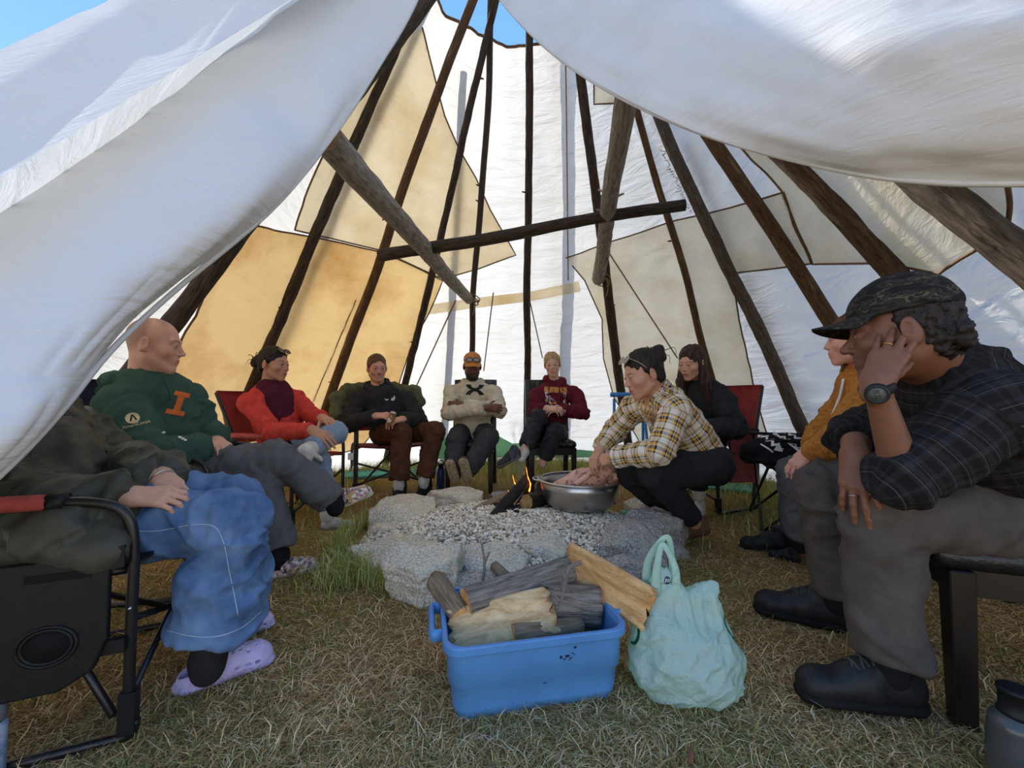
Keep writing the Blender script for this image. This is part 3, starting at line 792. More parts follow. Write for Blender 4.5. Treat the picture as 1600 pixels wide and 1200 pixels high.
GR = [granite('pale_granite', hexc(160, 150, 134), hexc(236, 228, 210), hexc(228, 212, 176)), granite('grey_granite', hexc(112, 108, 102), hexc(200, 194, 184), hexc(170, 162, 146))]
def rock(label, px, py, d, s, rot, seed, mat=0, z=None, tilt=(0, 0), nonl=.02):
    rs = np.random.RandomState(seed); s = np.asarray(s, float)
    c = P(px, py, d)
    if z is not None: c[2] = z
    Rz = np.array(Matrix.Rotation(rot, 3, 'Z') @ Matrix.Rotation(tilt[0], 3, 'X') @ Matrix.Rotation(tilt[1], 3, 'Y'))
    q = S(.03); q.ell((0, 0, 0), s*1.7)
    dirs = [A(0, 0, 1)+rs.normal(0, .06, 3), A(0, 0, -1)]
    for k in range(7):
        a = k*2*math.pi/7+rs.uniform(-.35, .35); dirs.append(A(math.cos(a), math.sin(a), rs.uniform(-.3, .35)))
    for k in range(3):
        a = rs.uniform(0, 6.28); dirs.append(A(math.cos(a), math.sin(a), rs.uniform(1.3, 2.2)))
    for i, dn in enumerate(dirs):
        dn = unit(dn); ext = np.linalg.norm(dn*s)*(rs.uniform(.80, 1.0) if i > 1 else .95)
        q.plane(dn*ext, dn, .007)
    nz_ = lambda p: nonl*fbm(p*7+seed, 3)*.55+.007*fbm(p*30+seed, 2)+.006*ridge(p*A(6, 6, 30)+seed)
    v, f = q.mesh(max(.008, s.max()/26), nz_)
    v = v @ Rz.T
    o = mk('stone', v, f, GR[mat]); o.location = c
    return tag(o, label, 'stone', 'stones ringing the fire pit')
rock('pale flat slab at the back of the fire pit behind the pale stick', 715, 772, 3.12, (.22, .15, .085), .15, 1, 0, z=.10)
rock('broad cream stone on the left rear of the pit beside the brown trousers', 627, 806, 2.78, (.25, .19, .095), .2, 2, 0, z=.085)
rock('small cream stone wedged at the left of the pit', 604, 832, 2.52, (.11, .09, .06), .6, 3, 0, z=.05)
rock('wide low pale slab at the far left tip of the pit', 618, 866, 2.20, (.26, .17, .06), -.15, 4, 0, z=.045)
rock('large layered stone at the front left corner of the pit behind the tub', 660, 905, 1.88, (.21, .165, .10), -.25, 5, 0, z=.09, tilt=(.12, 0))
rock('flat pale slab at the front of the pit behind the firewood tub', 775, 893, 1.98, (.19, .11, .050), .1, 6, 0, z=.075, tilt=(.10, 0))
rock('grey wedge stone beneath the front slab behind the leaning log', 735, 915, 1.80, (.11, .08, .06), .4, 7, 1, z=.05)
rock('tilted slab lying on the gravel beside the split log', 850, 868, 2.08, (.15, .09, .035), -.5, 8, 0, z=.115, tilt=(.2, .1))
rock('rounded grey boulder behind the split log and green bag', 985, 860, 2.10, (.20, .14, .095), .25, 9, 1, z=.115)
rock('dark grey stone under the rounded boulder next to the green bag', 975, 905, 1.92, (.17, .11, .075), .1, 10, 1, z=.055)
rock('blocky flat-topped stone right of the steel basin by the moccasin', 1018, 808, 2.42, (.19, .16, .105), -.2, 11, 1, z=.10)
rock('small grey stone between the boulder and the brown moccasin', 1046, 850, 2.28, (.10, .08, .05), .8, 12, 1, z=.04)
rock('small stone behind the basin at the right rear of the pit', 1000, 772, 2.95, (.12, .10, .075), .3, 14, 0, z=.07)
rock('low stone at the rear of the pit behind the fire', 800, 768, 3.25, (.16, .12, .06), .3, 15, 1, z=.06)
# gravel bed
gm = granite('gravel_bed', hexc(130, 124, 114), hexc(200, 194, 182), hexc(160, 152, 138))
an = np.linspace(0, 2*math.pi, 49)[:-1]; rings = []
def mound(x, y):
    q = ((x-PC[0])/PR[0])**2+((y-PC[1])/PR[1])**2
    return np.clip(.135*(1-q**2), -.02, 1)+.012*vnoise(np.stack([np.asarray(x)*5, np.asarray(y)*5, np.asarray(x)*0], -1))
for r in np.linspace(0, 1, 22):
    xx = PC[0]+PR[0]*r*np.cos(an); yy = PC[1]+PR[1]*r*np.sin(an); rings.append(np.stack([xx, yy, mound(xx, yy)-.006], 1))
v = np.concatenate(rings); nn = 48
f = [(i*nn+k, i*nn+(k+1) % nn, (i+1)*nn+(k+1) % nn, (i+1)*nn+k) for i in range(21) for k in range(nn)]
gb = mk('gravel_bed', v, f, gm); tag(gb, 'grey gravel mound filling the ring of stones', 'gravel', kind='stuff')
N = 13000
r = np.sqrt(RNG.uniform(0, 1, N)); a = RNG.uniform(0, 2*math.pi, N); x = PC[0]+PR[0]*.97*r*np.cos(a); y = PC[1]+PR[1]*.97*r*np.sin(a)
bm = bmesh.new(); bmesh.ops.create_icosphere(bm, subdivisions=1, radius=1); bv = np.array([q.co[:] for q in bm.verts]); bf = np.array([[q.index for q in fc.verts] for fc in bm.faces]); bm.free()
sc = RNG.uniform(.0065, .0135, (N, 1, 1))*RNG.uniform(.6, 1.2, (N, 1, 3)); jit = RNG.uniform(.75, 1.2, (N, len(bv), 1))
ang = RNG.uniform(0, 6.28, N); ca, sa = np.cos(ang)[:, None], np.sin(ang)[:, None]
pv = bv[None]*sc*jit
pv = np.stack([pv[..., 0]*ca-pv[..., 1]*sa, pv[..., 0]*sa+pv[..., 1]*ca, pv[..., 2]*.8], -1)+np.stack([x, y, mound(x, y)+.002], -1)[:, None]
pf = (bf[None]+(np.arange(N)*len(bv))[:, None, None]).reshape(-1, 3)
pc = np.array([hexc(250, 240, 218), hexc(238, 226, 202), hexc(214, 202, 180), hexc(254, 246, 228), hexc(228, 208, 174), hexc(168, 156, 140)])[RNG.randint(0, 6, N)]*RNG.uniform(.8, 1.1, (N, 1))
gp = mk('gravel', pv.reshape(-1, 3), pf, vcol('pebble', .8), None, False, col=np.repeat(pc, len(bv), 0)); tag(gp, 'loose grey pebbles spread over the fire pit', 'gravel', kind='stuff')

# ---------------------------------------------------------------- fire
M_CHAR = bark_mat('charred_wood', hexc(18, 16, 15), hexc(62, 56, 52), hexc(140, 132, 124), .68)
M_STICK = bark_mat('pale_stick', hexc(120, 100, 78), hexc(172, 150, 122), hexc(96, 78, 62), .66)
M_WOOD = bark_mat('split_wood', hexc(200, 146, 88), hexc(240, 196, 136), hexc(166, 106, 60), .64)
M_END = fab('burnt_end', hexc(150, 104, 76), .8, .35, 40)
def fl(label, a, b, ra, rb, m, seed, em=None): return tag(log_obj('fire_log', a, b, ra, rb, m, em, seed=seed, rough=.16, bend=.03, n=14, step=.02), label, 'log', 'logs on the fire')
fl('long pale stick lying on the gravel left of the fire', P(733, 800, 2.72), P(800, 768, 2.98), .040, .026, M_STICK, 51, fab('fresh_cut', hexc(214, 184, 140), .8))
fl('thick log leaning into the fire with sawn end towards the tub', P(773, 815, 2.58), P(822, 752, 2.92), .042, .034, M_CHAR, 52, M_END)
fl('grey log half beneath the leaning log', P(752, 806, 2.75), P(806, 772, 3.0), .024, .02, M_STICK, 53)
fl('charred log stub with pale sawn face beside the basin', P(822, 788, 2.68), P(855, 782, 2.9), .050, .045, M_CHAR, 54, fab('stub_end', hexc(168, 130, 84), .8, .3, 40))
fl('blackened chunk under the burning logs', P(795, 808, 2.62), P(836, 792, 2.78), .042, .036, M_CHAR, 55)
fl('thin dark twig stretched over the gravel left of the fire', P(690, 806, 2.62), P(740, 802, 2.72), .007, .010, M_CHAR, 56)
fl('burnt branch standing in the flames', P(800, 795, 2.85), P(838, 745, 3.0), .022, .012, M_CHAR, 57)
ash = S(.02)
for k in range(26):
    q = P(808, 796, 2.78)+A(RNG.normal(0, .10), RNG.normal(0, .09), 0); q[2] = mound(q[0], q[1])+.004; ash.ell(q, (RNG.uniform(.015, .035), RNG.uniform(.015, .03), .014))
v, f = ash.mesh(.007); tag(mk('ash_bed', v, f, M_CHAR, fuv=v*3), 'dark ash and charcoal under the fire', 'ash', kind='stuff')
def emis(name, c, s):
    m, t, b = nodes(name); b.inputs['Base Color'].default_value = rgb(c); b.inputs['Emission Color'].default_value = rgb(c); b.inputs['Emission Strength'].default_value = s; return m
M_FLAME = emis('flame', (1, .22, .03), 1.6)
for k, (px, py, d, h, lab) in enumerate([(827, 768, 2.86, .17, 'tall thin orange flame beside the basin'), (806, 770, 2.84, .12, 'small yellow-orange flame on the leaning log'), (799, 782, 2.80, .07, 'low flame at the foot of the leaning log')]):
    b = P(px, py, d)
    pts = smooth_path([b, b+A(.008, 0, h*.3), b+A(-.010, 0, h*.6), b+A(-.022, 0, h)], 6); r = np.linspace(.010, .0015, len(pts))*(1+.4*np.sin(np.arange(len(pts))*1.3))
    tag(mk('flame', *tubeg(pts, r, 7, flat=(1, .5)), M_FLAME), lab, 'flame', 'flames')
# smoke wisp
m, t, b = nodes('smoke_haze'); t.nodes.remove(b)
pv_ = _n(t, 'ShaderNodeVolumePrincipled'); tc = _n(t, 'ShaderNodeTexCoord'); mp = _n(t, 'ShaderNodeMapping'); mp.inputs['Scale'].default_value = (9, 9, 3.5)
no = _n(t, 'ShaderNodeTexNoise', i_Scale=2.0, i_Detail=3.0, i_Distortion=1.2); rp = _n(t, 'ShaderNodeMapRange'); rp.inputs[1].default_value = .52; rp.inputs[2].default_value = .74; rp.inputs[4].default_value = 11.0
t.links.new(tc.outputs['Object'], mp.inputs[0]); t.links.new(mp.outputs[0], no.inputs['Vector']); t.links.new(no.outputs[0], rp.inputs[0]); t.links.new(rp.outputs[0], pv_.inputs['Density'])
pv_.inputs['Color'].default_value = (.75, .8, .9, 1); t.links.new(pv_.outputs[0], t.nodes['Material Output'].inputs['Volume'])
b = P(816, 765, 2.9); pts = smooth_path([b, b+A(0, 0, .12), b+A(-.02, 0, .28), b+A(0, .02, .5)], 6); r = np.linspace(.035, .10, len(pts)); r[-1] = .05
tag(mk('smoke', *tubeg(pts, r, 14), m), 'thin bluish smoke rising from the fire', 'smoke', kind='stuff')
# ================================================================ FURNITURE
M_BLK = fab('black_steel', hexc(26, 26, 28), .35, .15, 60, .05, spec=.5)
M_BLKP = fab('black_plastic', hexc(22, 23, 25), .5, .15, 60, .1)
M_CHR = fab('rivet_steel', hexc(190, 190, 195), .3, .1, metal=1)
M_REDF = fab('red_polyester', hexc(150, 52, 50), .8, .15, 14, .3, 300)
M_REDP = fab('faded_red_foam', hexc(176, 78, 72), .8, .12, 30, .2)
M_NAVY = fab('navy_polyester', hexc(38, 46, 92), .75, .15, 12, .3, 300)
def rotm(a): c, s = math.cos(a), math.sin(a); return np.array([[c, -s, 0], [s, c, 0], [0, 0, 1.0]])
def sheet(c4, nu, nv, sag, th, wr=.004, seed=0):
    """cloth panel between four corners, sagging, with thickness"""
    c = np.asarray(c4, float); u, w = np.meshgrid(np.linspace(0, 1, nu), np.linspace(0, 1, nv), indexing='ij')
    u_, w_ = u[..., None], w[..., None]
    p = c[0]*(1-u_)*(1-w_)+c[1]*u_*(1-w_)+c[2]*u_*w_+c[3]*(1-u_)*w_
    n = unit(np.cross(c[1]-c[0], c[3]-c[0]))
    dsp = sag*np.sin(math.pi*u)*np.sin(math.pi*w)**.5+wr*fbm(np.stack([u*5+seed, w*5, u*0], -1), 2)
    a = (p+n*(dsp[..., None]+th/2)).reshape(-1, 3); b = (p+n*(dsp[..., None]-th/2)).reshape(-1, 3)
    f = gridf(nu, nv); N_ = len(a); g = [tuple(q) for q in f]+[tuple(q[::-1]+N_) for q in f]
    rim = [i*nv for i in range(nu)]+[(nu-1)*nv+j for j in range(1, nv)]+[i*nv+nv-1 for i in range(nu-2, -1, -1)]+[j for j in range(nv-2, 0, -1)]
    for k in range(len(rim)):
        i, j = rim[k], rim[(k+1) % len(rim)]; g.append((i, i+N_, j+N_, j))
    return np.concatenate([a, b]), g
def director(label, org, ang, fabm, padm, w=.60, arm=.60, back=.90, tray=False, group='folding director chairs', lean=.10):
    t = thing('camp_chair', label, 'chair', (org[0], org[1], 0), ang, group)
    h = w/2
    for s in (-1, 1):
        y = s*h
        path = smooth_path([(.235, y, .02), (.235, y, .30), (.235, y, arm-.12), (.215, y, arm-.035), (.15, y, arm-.002), (.02, y, arm+.005), (-.20, y, arm+.01)], 5)
        mk('side_frame', *tubeg(path, .0125, 10), M_BLK, t)
        mk('back_post', *tubeg(smooth_path([(-.16, y, .02), (-.20, y, .35), (-.215, y, arm), (-.25-lean, y, back)], 5), .0125, 10), M_BLK, t)
        mk('foot_rail', *tubeg(smooth_path([(.25, y, .05), (.235, y, .016), (.15, y, .013), (-.27, y, .013)], 4), .012, 8), M_BLK, t)
        mk('corner_block', *boxg((.236, y, .075), (.034, .032, .10)), M_BLKP, t, False)
        mk('arm_pad', *tubeg(smooth_path([(.075, y, arm+.006), (-.05, y, arm+.008), (-.22, y, arm+.01)], 4), .021, 12, flat=(1.25, .9)), padm, t)
        mk('pad_collar', *tubeg(np.array([(.105, y, arm+.004), (.072, y, arm+.006)]), .0235, 12), M_BLKP, t)
        mk('cross_leg', *tubeg(np.array([(.20, y*.93, .06), (-.17, -y*.2, .40)]), .010, 8), M_BLK, t)
        mk('seat_rail', *tubeg(np.array([(.235, y*.95, .42), (-.20, y*.95, .40)]), .011, 8), M_BLK, t)
        mk('rivet', *tubeg(np.array([(.235, y-s*.0, .33), (.235, y+s*.0155, .33)]), .005, 8), M_CHR, t)
    mk('front_strut', *tubeg(np.array([(.235, -h, .10), (.235, h, .30)]), .009, 8), M_BLK, t)
    mk('front_strut', *tubeg(np.array([(.235, h, .10), (.235, -h, .30)]), .009, 8), M_BLK, t)
    mk('seat', *sheet([(-.21, -h*.95, .42), (.25, -h*.95, .435), (.25, h*.95, .435), (-.21, h*.95, .42)], 14, 12, -.03, .012), fabm, t)
    bx = -.215; bx2 = -.25-lean
    mk('backrest', *sheet([(bx-.005, -h, arm-.05), (bx-.005, h, arm-.05), (bx2, h, back+.012), (bx2, -h, back+.012)], 14, 12, -.035, .014), fabm, t)
    if tray:
        # folded side table with cup holder hanging on the chair's right side
        y = -h-.032; n = 28
        xs_ = [(.205, .46), (.19, .475), (-.22, .475), (-.26, .45), (-.26, .22), (-.20, .175), (.12, .175), (.18, .21), (.205, .28)]
        poly = [A(p[0], 0, p[1]) for p in xs_]
        a = np.array([q+A(0, y-.011, 0) for q in poly]); b = np.array([q+A(0, y+.011, 0) for q in poly]); m = len(poly)
        o = mk('side_table', np.concatenate([a, b]), [tuple(range(m)), tuple(range(m, 2*m))[::-1]]+[(i, i+m, (i+1) % m+m, (i+1) % m) for i in range(m)][::1], M_BLKP, t, False)
        bv_ = o.modifiers.new('b', 'BEVEL'); bv_.width = .006; bv_.segments = 2
        for rr in (.052, .044):
            ring = [A(.10+rr*math.cos(k*.2244), y-.012, .285+rr*.85*math.sin(k*.2244)) for k in range(29)]
            mk('cup_rim', *tubeg(np.array(ring), .004, 6, cap=False), M_BLKP, o)
        mk('cup_hole_shade', *tubeg(np.array([(.10, y-.010, .285), (.10, y-.0128, .285)]), .042, 24), fab('recess_shade', hexc(10, 10, 11), .8), o)  # flat disc; shade inside the cup hole is put in as near-black colour
        for cx, wd in ((.115, .115), (-.07, .16)):
            mk('grip_slot_shade', *boxg((cx, y-.0115, .44), (wd, .003, .018)), fab('recess_shade', hexc(10, 10, 11), .8), o, False)  # bars on the tray face, painted near-black for the shade in the slots
        mk('hinge', *boxg((.215, y+.004, .47), (.034, .03, .05)), M_BLKP, t, False)
        mk('hinge', *boxg((.21, y+.012, .25), (.045, .02, .032)), M_BLKP, t, False)
    return t
chA = director('black framed camp chair with side tray in the left foreground', (-1.293, 1.236), .407, M_BLKP, M_REDP, tray=True)
chB = director('navy backed camp chair under the shaven-headed man in green', (-1.60, 2.02), .22, M_NAVY, M_REDP, back=.93)
chC = director('red camp chair of the woman in the red fleece', (-1.635, 3.05), -.155, M_REDF, M_REDP, w=.60)
chD = director('red-armed camp chair under the man with glasses', (-1.155, 3.93), -1.25, fab('maroon_polyester', hexc(120, 40, 44), .8, .15, 14), M_REDP, w=.62)
chH = director('red camp chair of the long-haired woman in black, with hanging arm pouch', (1.60, 3.42), -2.69, M_REDF, fab('black_foam', hexc(24, 24, 26), .9), w=.60, back=.96, lean=.06)
# maker's mark on the red chair and tag on the glasses man's chair
def text_geo(s, size, ext=.0, space=1.0, bold=0):
    cu = bpy.data.curves.new('txt', 'FONT'); cu.body = s; cu.size = size; cu.align_x = 'CENTER'; cu.align_y = 'CENTER'; cu.space_character = space; cu.offset = bold
    cu.resolution_u = 3; cu.extrude = ext
    o = bpy.data.objects.new('txt', cu); COL.objects.link(o)
    dg = bpy.context.evaluated_depsgraph_get(); me = bpy.data.meshes.new_from_object(o.evaluated_get(dg))
    v = np.array([q.co[:] for q in me.vertices]); f = [tuple(p.vertices) for p in me.polygons]
    bpy.data.objects.remove(o); bpy.data.meshes.remove(me); bpy.data.curves.remove(cu)
    return v, f
M_WPRINT = fab('white_print', (.78, .78, .76), .7, .05); M_DPRINT = fab('dark_print', hexc(30, 30, 32), .8, .05)
def flat_print(name, poly2, f, org, ux, uy, mat, parent):
    ux, uy = unit(ux), unit(uy); v = np.array([np.asarray(org)+p[0]*ux+p[1]*uy for p in poly2])
    return mk(name, v, f, mat, parent, False)
bxp = lambda z: -.215-(.135)*(z-.55)/.362
lo = A(bxp(.82)+.038, -.12, .82); up = unit(A(bxp(.9)-bxp(.6), 0, .3))
flat_print('logo', [(-.035, -.02), (.035, -.02), (0, .035)], [(0, 1, 2)], lo, A(0, 1, 0), up, M_DPRINT, chC)
flat_print('logo', [(-.012, -.006), (.022, -.006), (.002, .020)], [(0, 1, 2)], lo+A(.002, 0, 0), A(0, 1, 0), up, M_WPRINT, chC)
flat_print('logo', [(-.035, -.034), (.035, -.034), (.035, -.024), (-.035, -.024)], [(0, 1, 2, 3)], lo+A(.001, 0, 0), A(0, 1, 0), up, M_WPRINT, chC)
mk('tag', *boxg((.25, -.345, .36), (.004, .045, .06), rotm(0)), M_WPRINT, chD, False)
mk('side_pocket', *sheet([(-.18, -.345, .22), (.14, -.345, .22), (.14, -.345, .44), (-.18, -.345, .44)], 8, 8, .01, .01), fab('khaki_mesh', hexc(120, 116, 96), .9), chD)
# arm pouch on the right-hand red chair
mk('arm_pouch', *sheet([(-.16, .345, .22), (.16, .345, .24), (.15, .335, .61), (-.17, .335, .61)], 10, 12, .02, .02, .008), M_REDP if False else fab('dusty_red_cloth', hexc(142, 62, 62), .85, .15, 20), chH)
mk('elastic_cord', *tubeg(smooth_path([(.16, .37, .46), (0, .385, .45), (-.16, .37, .46), (-.22, .33, .40)], 5), .004, 6), M_BLKP, chH)
M_DKW = fab('dark_stained_wood', hexc(32, 24, 20), .35, .3, 9, .1, 40, spec=.5, stretch=(1, 1, .15))
M_LEA = fab('black_leather', hexc(24, 23, 23), .38, .2, 30, .4, 120, spec=.5)
def dining(label, org, ang, back=1.06, w=.44, d=.44, legw=.046):
    t = thing('dining_chair', label, 'chair', (org[0], org[1], 0), ang, 'dark dining chairs')
    hx, hy = d/2, w/2
    for sx in (1, -1):
        for sy in (1, -1):
            if sx > 0:
                o = mk('leg', *boxg((hx-.025, sy*(hy-.025), .20), (legw, legw, .41), None, .82), M_DKW, t, False)
            else:
                v = np.array([[x, y, z] for z, cx in ((0, -hx-.05), (.42, -hx+.025), (back, -hx-.07)) for x in (cx-legw/2, cx+legw/2) for y in (sy*(hy-.025)-legw/2, sy*(hy-.025)+legw/2)])
                f = [(0, 1, 3, 2), (8, 10, 11, 9)]
                for b in (0, 4): f += [(b, b+4, b+5, b+1), (b+1, b+5, b+7, b+3), (b+3, b+7, b+6, b+2), (b+2, b+6, b+4, b)]
                o = mk('leg', v, f, M_DKW, t, False)
            b = o.modifiers.new('b', 'BEVEL'); b.width = .003
    for c, s in (((hx-.03, 0, .375), (.022, w-.06, .075)), ((-hx+.03, 0, .375), (.022, w-.06, .075)), ((0, hy-.03, .375), (d-.06, .022, .075)), ((0, -hy+.03, .375), (d-.06, .022, .075))):
        mk('apron', *boxg(c, s), M_DKW, t, False)
    q = S(.01); 
    for sy in (-1, 1): q.cone((-hx+.02, sy*(hy-.035), .435), (hx-.01, sy*(hy-.035), .435), .032)
    q.cone((-hx+.02, 0, .44), (hx-.012, 0, .44), .034, k=.06)
    for yy in np.linspace(-hy+.05, hy-.05, 7): q.cone((-hx+.02, yy, .437), (hx-.01, yy, .437), .033, k=.03)
    v, f = q.mesh(.012); mk('seat', v, f, M_LEA, t)
    mk('backrest', *sheet([(-hx+.0, -hy+.03, .60), (-hx+.0, hy-.03, .60), (-hx-.07, hy-.03, back), (-hx-.07, -hy+.03, back)], 10, 10, -.015, .03), M_DKW, t, False)
    return t
dining('dark wooden dining chair under the man in the orange cap', (-.385, 3.97), -math.pi/2-.03)
dining('dark wooden dining chair under the blonde woman', (.37, 4.02), -math.pi/2+.05)
dining('dark wooden dining chair with black leather seat in the right foreground', (1.44, 1.225), 2.79, back=.95, w=.46, d=.46, legw=.055)
dining('dark dining chair almost hidden under the woman in the mustard fleece', (1.90, 2.02), 2.85, back=.82)

# red folding camp chair with leaf motif
M_RED = fab('bright_red_nylon', hexc(196, 30, 36), .7, .1, 20)
t = thing('camp_chair', 'bright red folding camp chair with black leaf motif behind the mustard fleece', 'chair', (1.93, 2.78, 0), 2.75)
h = .24
mk('backrest', *sheet([(-.17, -h, .46), (-.17, h, .46), (-.26, h, .86), (-.26, -h, .86)], 14, 12, -.02, .012), M_RED, t)
up = unit(A(-.09, 0, .40)); o0 = A(-.215, 0, .66)+A(.02, 0, .003)
leaf = [(0, .19), (.035, .12), (.07, .145), (.065, .06), (.115, .085), (.125, .045), (.20, .06), (.17, .0), (.20, -.03), (.12, -.09), (.0, -.10), (-.12, -.09), (-.20, -.03), (-.17, .0), (-.20, .06), (-.125, .045), (-.115, .085), (-.065, .06), (-.07, .145), (-.035, .12)]
lv = [np.array(p)*A(1.0, .95) for p in leaf]
bx_ = []
for p in lv:
    bx_.append(o0+A(0, 1, 0)*p[0]+up*(p[1]+.0)+A(.006, 0, 0))
o = mk('leaf_print', np.array(bx_), [tuple(range(len(bx_)))], fab('charcoal_print', hexc(44, 40, 40), .8), t, False)
tv, tf = text_geo('Ca', .15)
flat_print('lettering', [(-p[0]+0.02, p[1]) if False else (p[0], p[1]-.06) for p in tv], tf, o0+A(.010, 0, 0), A(0, -1, 0)*-1, up, M_RED, t)
mk('piping', *tubeg(np.array([(-.165, -h, .46), (-.262, -h, .872), (-.262, h, .872), (-.165, h, .46)]), .010, 8), M_BLKP, t)
mk('seat', *sheet([(-.19, -h, .40), (.22, -h, .42), (.22, h, .42), (-.19, h, .40)], 10, 10, -.05, .012), M_BLKP, t)
for s in (-1, 1):
    mk('leg', *tubeg(np.array([(.26, s*h*1.1, .01), (-.2, s*h*1.05, .44), (-.265, s*h*1.03, .88)]), .010, 8), M_BLK, t)
    mk('leg', *tubeg(np.array([(-.28, s*h*1.1, .01), (.22, s*h*1.1, .45), (.22, s*h*1.12, .60)]), .010, 8), M_BLK, t)
    mk('arm_strap', *sheet([(-.20, s*h*1.1-.03, .60), (.24, s*h*1.1-.03, .60), (.24, s*h*1.1+.03, .60), (-.20, s*h*1.1+.03, .60)], 8, 4, -.02, .01), M_BLKP, t)
mk('leg', *tubeg(np.array([(.26, -h*1.1, .02), (.22, h*1.1, .42)]), .009, 8), M_BLK, t)
mk('leg', *tubeg(np.array([(.26, h*1.1, .02), (.22, -h*1.1, .42)]), .009, 8), M_BLK, t)

# ================================================================ FIREWOOD TUB
def rbox(hx, hy, r, n=6):
    out = []
    for cx, cy, a0 in ((hx-r, hy-r, 0), (-hx+r, hy-r, 90), (-hx+r, -hy+r, 180), (hx-r, -hy+r, 270)):
        for k in range(n+1):
            a = math.radians(a0+90*k/n); out.append((cx+r*math.cos(a), cy+r*math.sin(a)))
    return np.array(out)
M_TUB = fab('blue_plastic', hexc(84, 140, 194), .42, .06, 9, .06, 200, spec=.5)
TUB = thing('storage_tub', 'open blue plastic tub filled with firewood in the foreground', 'tub', (.045, 1.305, 0), .205)
prof = [(.212, .132, .0), (.232, .150, .004), (.236, .154, .03), (.241, .158, .088), (.247, .164, .094), (.250, .167, .17), (.251, .168, .185)]
inn = [(.249, .166, .203), (.246, .163, .185), (.232, .149, .03), (.225, .143, .008)]
rings = [np.c_[rbox(a, b, .045), np.full(28, z)] for a, b, z in prof+inn]
v = np.concatenate(rings); n = 28
f = [(i*n+k, i*n+(k+1) % n, (i+1)*n+(k+1) % n, (i+1)*n+k) for i in range(len(rings)-1) for k in range(n)]
f += [tuple(range(n))[::-1], tuple((len(rings)-1)*n+k for k in range(n))]
mk('tub_body', v, f, M_TUB, TUB, True)
rp = [(.250, .167, .182), (.259, .176, .182), (.2615, .1785, .182), (.263, .180, .184), (.263, .180, .187), (.263, .180, .201), (.263, .180, .2045), (.2615, .1785, .206), (.259, .176, .206), (.253, .170, .206), (.2505, .1675, .205), (.249, .166, .203)]
rings = [np.c_[rbox(a, b, .052), np.full(28, z)] for a, b, z in rp]
mk('rim', np.concatenate(rings), [(i*n+k, i*n+(k+1) % n, (i+1)*n+(k+1) % n, (i+1)*n+k) for i in range(len(rings)-1) for k in range(n)], M_TUB, TUB)
for s in (-1, 1):
    pts = smooth_path([(s*.262, -.075, .19), (s*.288, -.075, .192), (s*.290, 0, .190), (s*.288, .075, .192), (s*.262, .075, .19)], 5)
    mk('handle', *tubeg(pts, .010, 8, flat=(1, 1.8)), M_TUB, TUB)
# ink smudges on the front
rs = np.random.RandomState(4)
ts = [( .075+rs.normal(0, .016), .140+rs.normal(0, .010), rs.uniform(.002, .006)) for _ in range(16)]+[(.012, .080, .008), (.018, .079, .006)]
mbs = MB()
for x_, z_, r_ in ts:
    k = 7; yy = -(.158+(z_-.088)/.082*.009 if z_ > .094 else .155)-.0022
    a = [(x_+r_*math.cos(q*6.283/k)*rs.uniform(.6, 1.3), yy, z_+r_*.8*math.sin(q*6.283/k)*rs.uniform(.6, 1.3)) for q in range(k)]
    mbs.add(a, [tuple(range(k))])
o = mbs.build('ink_smudge', fab('navy_ink', hexc(24, 36, 70), .6), TUB, False); o['kind'] = 'stuff'
# firewood
def split_log(label, a, b, r, normal, mat_b, seed, depth=.55, grp='firewood in the tub', wd=1.0):
    """split log: bark arc behind, flat split face towards 'normal'"""
    a, b = np.asarray(a, float), np.asarray(b, float); L = np.linalg.norm(b-a); ax = unit(b-a)
    nn = unit(np.asarray(normal)-ax*np.dot(normal, ax)); sd = np.cross(ax, nn)
    na, nf, m = 12, 12, max(8, int(L/.015)); rows = []; t = np.linspace(0, 1, m)
    prof = [(math.cos(q)*r*wd, -math.sin(q)*r*depth) for q in np.linspace(0, math.pi, na)]+[(x_, .0) for x_ in np.linspace(-r*wd, r*wd, nf+2)[1:-1]]
    for i in range(m):
        for k, (x_, y_) in enumerate(prof):
            s = np.array([x_*14+seed, y_*14, t[i]*L*5]); arc = k < na
            e = .10*r*float(fbm(s, 2)) if arc else .0
            y2 = y_+(.012*float(ridge(np.array([x_*45+seed, 1.3, t[i]*L*4+x_*6])))+.010*float(vnoise(np.array([x_*12, seed, t[i]*L*9])))-.004 if not arc else -abs(e)*.3)
            rows.append(a+ax*(t[i]*L+(.012*math.sin(k*1.9+seed) if i in (0, m-1) else 0))+sd*(x_*(1+.06*float(vnoise(np.array([seed, t[i]*L*6, float(x_ > 0)])))))+nn*y2)
    n = na+nf; v = np.array(rows)
    f = []; mi = []
    for i in range(m-1):
        for k in range(n):
            f.append((i*n+k, i*n+(k+1) % n, (i+1)*n+(k+1) % n, (i+1)*n+k)); mi.append(0 if k < na-1 else 1)
    f += [tuple(range(n))[::-1], tuple((m-1)*n+k for k in range(n))]; mi += [2, 2]
    loc = (v-a); fuv = np.stack([loc @ sd, loc @ nn, loc @ ax], 1)
    o = mk('firewood', v, f, [mat_b, M_WOOD if seed != 71 else M_WOOD2, M_ENDW], None, True, fuv=fuv+seed, midx=mi)
    return tag(o, label, 'firewood', grp)
M_WOOD2 = bark_mat('weathered_split_wood', hexc(196, 150, 100), hexc(240, 208, 158), hexc(150, 104, 66), .66)
M_ENDW = fab('log_end_grain', hexc(214, 160, 100), .8, .3, 30)
M_GBARK = bark_mat('grey_firewood_bark', hexc(92, 82, 73), hexc(166, 152, 136), hexc(120, 100, 82), .66)
split_log('pale split slab lying flat along the front of the tub', P(706, 989, 1.215), P(862, 952, 1.27), .064, A(0, -.85, .62), M_GBARK, 71, .5)
